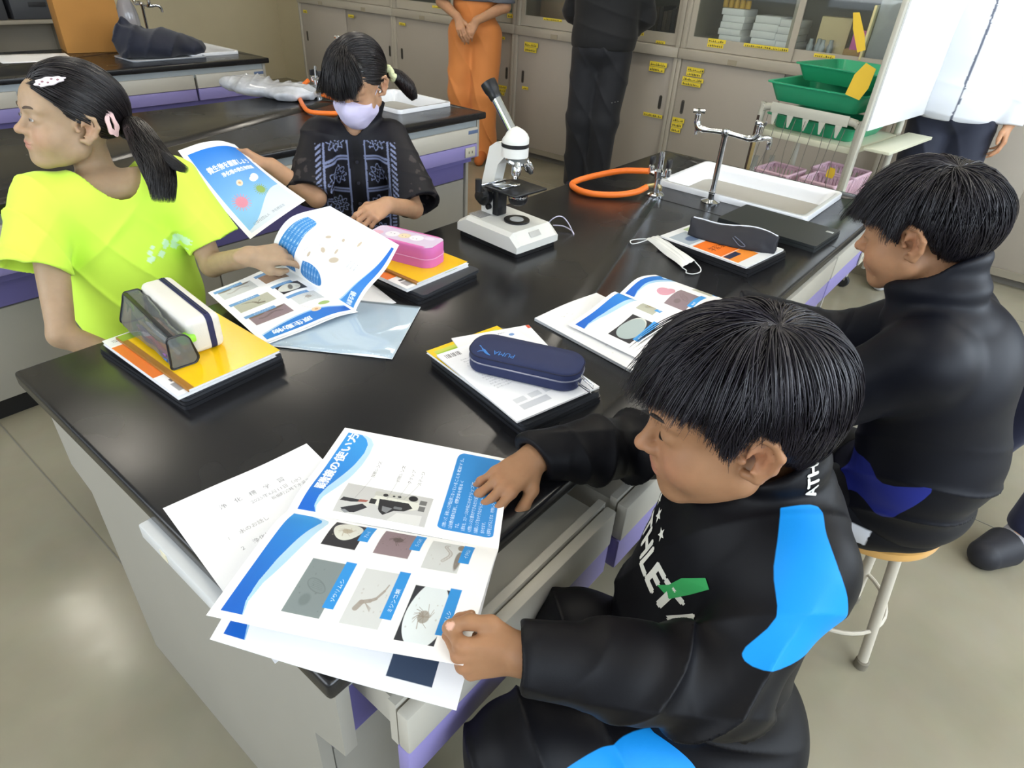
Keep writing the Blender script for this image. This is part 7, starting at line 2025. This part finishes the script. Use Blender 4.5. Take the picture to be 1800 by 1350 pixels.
# navy tracksuit at the right edge
A4 = adult('adult', 'person in navy trousers at the right edge, one foot forward in a black lettered slipper', 2.07, -.86, radians(150), 1.62, legs=dict(kneeL=(1.92, -.80, .48), ankL=(1.865, -.765, .085), toeL=(1.762, -.708, .035), kneeR=(2.20, -.70, .48), ankR=(2.27, -.62, .085), toeR=(2.16, -.57, .035)))
trousers(A4, CL('navy_tracksuit_cloth', '1d2342'), (.10, .080, .066), '1b2140', seed=9, hem=.055)
top(A4, CL('navy_tracksuit_cloth', '1d2342'), '1b2140', 'jacket', hem=.86)
def slip(s, m):
    a, t_ = A4.J['ank' + s], A4.J['toe' + s]; d = t_ - a; d[2] = 0; d /= np.linalg.norm(d)
    A4.obj('sock', lambda p: smin(cap(p, a + (0, 0, .08), a + (0, 0, -.02), .046, .046), cap(p, a + (0, 0, -.030), t_ + (0, 0, .008), .046, .042), .02), a - .24 + A4.loc, a + .26 + A4.loc, .005, MT('grey_sock', 'a3a3a8', .9))
    o = A4.obj('slipper', lambda p: smax(smax(cap(p, t_ - d * .055 + (0, 0, .008), t_ + d * .035 + (0, 0, .000), .060, .046), -((p - (t_ - d * .045)) @ d.astype(F4)), .006), -p[:, 2] + .001, .004), a - .24 + A4.loc, a + .26 + A4.loc, .004, MT('slipper_black', '23242b', .6))
    V, T, w = text_tris('GOVES'); n = np.array((-d[1], d[0], 0)); z0 = t_[2] + .062; mb = MB(); sc = .019
    for tt in T:
        Q = []
        for k_ in tt:
            u, v = (V[k_][0] - w / 2) * sc, V[k_][1] * sc - .004; h_ = .0525 - abs(u) ** 2 * 9 - max(0, v) * .25
            Q.append(t_ + n * (-u) * 1 + d * (-.012 + v) + np.array((0, 0, h_ + .0025)))
        mb.poly(Q)
    mb.build('slipper_lettering', MT('grey_print', 'a9abb0', .5), o)
slip('L', None); slip('R', None)

# ------------------------------------------------------------------ trolley with trays, hanging tools and whiteboard
def trolley():
    ry = radians(-7); t = thing('trolley', 'grey steel trolley with a slotted rail and shelf beside the sink, carrying green trays', 'trolley', (3.03, .52, 0), ry)
    st = MT('trolley_enamel', 'b5b3a6', .45); W, Lx, zt = .46, .50, .90
    for x in (0, Lx):
        a = MB(); P = [(x, -W / 2, .06), (x, -W / 2, zt - .06), (x, -W / 2 + .018, zt - .018), (x, -W / 2 + .06, zt), (x, W / 2 - .06, zt), (x, W / 2 - .018, zt - .018), (x, W / 2, zt - .06), (x, W / 2, .06)]
        rings = []
        a.tube(spline(P, 3), .016, 12); a.build('end_frame', st, t)
    a = MB()
    z0 = zt + .012
    for k in range(5):
        y = -W / 2 + .085 + k * .075; a.prism([(y - .016, z0 - .03), (y + .016, z0 - .03), (y + .004, z0 - .085), (y - .004, z0 - .085)], -.0185, -.0165, 'x')
    a.box(-.019, -.015, -W / 2 + .05, W / 2 - .05, zt - .022, zt + .022, .001); a.build('toothed_rail', MT('rail_enamel', 'bfbfb2', .45), t)
    for z, nm in ((.80, 'upper_shelf'), (.50, 'lower_shelf')):
        a = MB(); a.box(-.01, Lx + .01, -W / 2 - .005, W / 2 + .005, z - .028, z, .004); a.build(nm, MT('shelf_enamel', 'c9c9b2', .5), t)
    for x in (0, Lx):
        for y in (-W / 2, W / 2):
            a = MB(); a.lathe([(.0, .0), (.030, .002), (.034, .010), (.034, .018), (.030, .026), (0, .028)], n=18, M=tr(x - .014, y, .034) @ rot('Y', pi / 2)); c_ = a.build('caster', MT('caster_rubber', '26272a', .6), t)
            a = MB(); a.box(x - .014, x + .014, y - .012, y + .012, .04, .075, .003); a.build('caster_fork', CHM, c_)
    # upright whiteboard fixed to the window side
    a = MB(); a.box(-.045, -.010, -W / 2 - .030, -W / 2 - .012, .06, 1.75, .003); a.box(Lx + .19, Lx + .21, -W / 2 - .030, -W / 2 - .012, .06, 1.75, .003); a.build('board_post', st, t)
    a = MB(); a.box(-.02, Lx + .21, -W / 2 - .034, -W / 2 - .030, .88, 1.75, .001); a.box(-.02, Lx + .21, -W / 2 - .0385, -W / 2 - .0345, .88, 1.75, .001); a.build('whiteboard_panel', MT('whiteboard', 'f2f4f6', .25, spec=.6), t)
    def side_tray():
        a = MB(); a.box(-.01, Lx + .02, -W / 2 - .15, -W / 2 - .042, .802, .815, .002); a.build('side_flap', MT('shelf_enamel', 'c9c9b2', .5), t)
    side_tray()
    # dangling wires
    wm = MT('grey_wire', '6d6a62', .5); r = random.Random(6)
    for k in range(9):
        y = -W / 2 + .05 + k * .045; a = MB(); zz = zt - .03
        a.tube([tuple(v) for v in spline([(-.03, y, zz), (-.034, y + r.uniform(-.02, .02), zz - .14), (-.04 + r.uniform(-.02, .02), y + r.uniform(-.05, .05), zz - .30), (-.03, y + r.uniform(-.06, .06), zz - r.uniform(.30, .37))], 4)], .0016, 5); a.build('hanging_wire', wm, t)
    a = MB(); a.lathe([(0, 0), (.010, .01), (.045, .0), (.05, .025), (.035, .045), (.010, .055), (.006, .06), (.006, .36)], (-.05, .215, .50), 14); b_ = a.build('brush', MT('brush_bristle', '3a2d26', .95), t)
    a = MB(); a.box(-.052, -.046, .195, .212, .52, .83, .002); a.build('wooden_strip', MT('wood_strip', '9c8a5c', .7), t)
    return t
TR_ = trolley()
GT = MT('green_plastic_tray', '2fa376', .32, spec=.5)
def tray(label, x, y, z, sx, sy, h, rz, tilt=0):
    a = MB(); rings = []
    for s, zz in ((.84, .0), (.86, 0.002), (1.0, h), (1.06, h + .001), (1.06, h + .006), (.985, h + .006), (.84, .006), (.80, .005)):
        rings.append([Vector((u, v, zz)) for u, v in rrect(-sx / 2 * s, sx / 2 * s, -sy / 2 * s, sy / 2 * s, .035 * s, 5)])
    a.loft(rings); o = a.build('plastic_tray', GT, angle=50); o.location = (x, y, z); o.rotation_euler = (tilt, 0, rz); return tag(o, label, 'tray', 'green plastic trays on the trolley')
tray('green plastic tray on the trolley shelf, lowest of the three', 3.28, .50, .8005, .40, .42, .055, radians(-7))
tray('green plastic tray lying across the top of the trolley frame', 3.27, .51, .9185, .44, .44, .075, radians(-7))
tray('green plastic tray stacked at the back on top of the other green trays', 3.40, .47, 1.0003, .40, .40, .065, radians(-12))
PK = MT('pale_pink_plastic', 'dcb9c6', .45)
def basket(label, x, y, z, sx, sy, h, rz):
    t = thing('basket', label, 'basket', (x, y, z), rz, 'pink baskets on the lower shelf')
    a = MB(); n = 10
    def wall(p0, p1, q0, q1):
        P0, P1, Q0, Q1 = map(Vector, (p0, p1, q0, q1)); m = 9
        for i in range(m):
            u0, u1 = (i + .28) / m, (i + .72) / m
            for za, zb, ua, ub in ((0, 1, i / m, u0), (0, 1, u1, (i + 1) / m), (0, .16, u0, u1), (.84, 1, u0, u1)):
                f = lambda u, zz: (P0.lerp(P1, u)).lerp(Q0.lerp(Q1, u), zz); a.poly([f(ua, za), f(ub, za), f(ub, zb), f(ua, zb)])
    b, tt = .86, 1.0; B_ = [(-sx / 2 * b, -sy / 2 * b, 0), (sx / 2 * b, -sy / 2 * b, 0), (sx / 2 * b, sy / 2 * b, 0), (-sx / 2 * b, sy / 2 * b, 0)]; T_ = [(-sx / 2, -sy / 2, h), (sx / 2, -sy / 2, h), (sx / 2, sy / 2, h), (-sx / 2, sy / 2, h)]
    for i in range(4): wall(B_[i], B_[(i + 1) % 4], T_[i], T_[(i + 1) % 4])
    a.poly(B_); o = a.build('slotted_wall', PK, t); md = o.modifiers.new('thickness', 'SOLIDIFY'); md.thickness = .0025
    a = MB(); Q = [(x_, y_, h) for x_, y_ in rrect(-sx / 2, sx / 2, -sy / 2, sy / 2, .01)]; a.tube(Q + [Q[0]], .006, 8, cap=False); a.build('rim', PK, t); return t
basket('pale pink slotted basket on the lower trolley shelf, left one', 3.16, .62, .5005, .20, .17, .11, radians(-7)); basket('pale pink slotted basket on the lower trolley shelf, right one', 3.16, .40, .5005, .20, .17, .11, radians(-7)); basket('pale pink slotted basket at the right end of the lower trolley shelf, behind the post', 3.40, .40, .5005, .2, .22, .11, radians(-7))
GLS = glass_mat('flask_glass', 'e9eeee', .03, .9)
for i, (x, y, s) in enumerate(((3.08, .73, 1.0), (3.30, .72, .8), (3.27, .56, .6))):
    a = MB(); a.lathe([(0, 0), (.035 * s, 0), (.04 * s, .005), (.038 * s, .06 * s), (.016 * s, .11 * s), (.015 * s, .16 * s), (.019 * s, .165 * s)], n=20); o = a.build('glass_flask', GLS); o.location = (x, y, .5006); tag(o, 'clear glass flask on the lower trolley shelf, %s' % ('nearest the brush', 'at the back left corner', 'smallest, between the pink baskets')[i], 'flask', 'glass flasks on the trolley')
def yellow_tag(label, x, y, z, w, h, rx, rz):
    a = MB(); a.prism([(-w / 2, 0), (w / 2, 0), (w * .62, h * .6), (w * .35, h), (-w * .4, h * .95), (-w * .62, h * .4)], -.0008, .0008, 'x'); o = a.build('yellow_tag', MT('yellow_card', 'd9b32e', .6)); o.location = (x, y, z); o.rotation_euler = (rx, 0, rz); return tag(o, label, 'paper tag')
yellow_tag('yellow card tag hanging on the whiteboard post above the green trays', 2.965, .355, 1.00, .062, .13, .25, .1)
yellow_tag('yellow strip taped high beside the whiteboard post', 2.965, .375, 1.17, .03, .15, -.45, .1)
yellow_tag('small torn yellow sticker on the trolley end frame beside the pink baskets', 2.995, .352, .66, .03, .045, .1, .1)
# broom handle and the low shelf unit at the back left
a = MB(); a.tube([(4.55, 6.18, .0), (4.60, 6.16, 1.35)], .012, 10); a.box(4.53, 4.57, 6.08, 6.28, .0, .09, .004)
o = a.build('broom', MT('blue_handle', '4a5f96', .5)); tag(o, 'blue handled broom leaning beside the left end of the cupboards', 'broom')
def drawers():
    t = thing('shelf_unit', 'low cream shelf unit holding dark plastic drawers at the far left', 'shelf', (.55, 6.55, 0))
    a = MB()
    for z in (.0, .72, 1.12, 1.5): a.box(0, 1.75, 0, .45, z, z + .03, .003)
    for x in (0, .87, 1.72): a.box(x, x + .03, 0, .45, 0, 1.5, .003)
    a.box(0, 1.75, .43, .45, 0, 1.5); a.build('frame', CB, t)
    for i in range(4):
        for k, z in enumerate((.752, .93)):
            a = MB(); a.box(.04 + i * .43, .43 + i * .43, .02, .42, z, z + .165, .008); d = a.build('drawer', MT('charcoal_drawer', '45474c', .5), t)
            a = MB(); a.box(.17 + i * .43, .30 + i * .43, .012, .021, z + .09, z + .125, .002); a.build('drawer_label', YEL if (i + k) % 3 == 1 else MT('drawer_pull', '2c2d30', .5), d)
drawers()
# cut the sink openings out of the worktops
def cut(top_o, x0, x1, y0, y1):
    a = MB(); a.prism(rrect(x0, x1, y0, y1, .03), .60, .80, 'z'); c = a.build('cutter', TOP); c.parent = top_o.parent
    m = top_o.modifiers.new('sink_hole', 'BOOLEAN'); m.operation = 'DIFFERENCE'; m.object = c; m.solver = 'EXACT'
    bpy.context.view_layer.update(); dg = bpy.context.evaluated_depsgraph_get()
    me = bpy.data.meshes.new_from_object(top_o.evaluated_get(dg)); top_o.modifiers.clear(); top_o.data = me; bpy.data.objects.remove(c)
for o in [q for q in bpy.data.objects if q.name.startswith('worktop') and 'seam' not in q.name]:
    px, py = o.parent.location.x, o.parent.location.y
    for (sx, sy, w, h) in ((2.185, .415, .40, .54), (2.20, 2.33, .36, .44), (2.26, 4.42, .34, .50)):
        if 0 < sy - py < .92: cut(o, sx - px - w / 2 + .02, sx - px + w / 2 - .02, sy - py - h / 2 + .02, sy - py + h / 2 - .02)
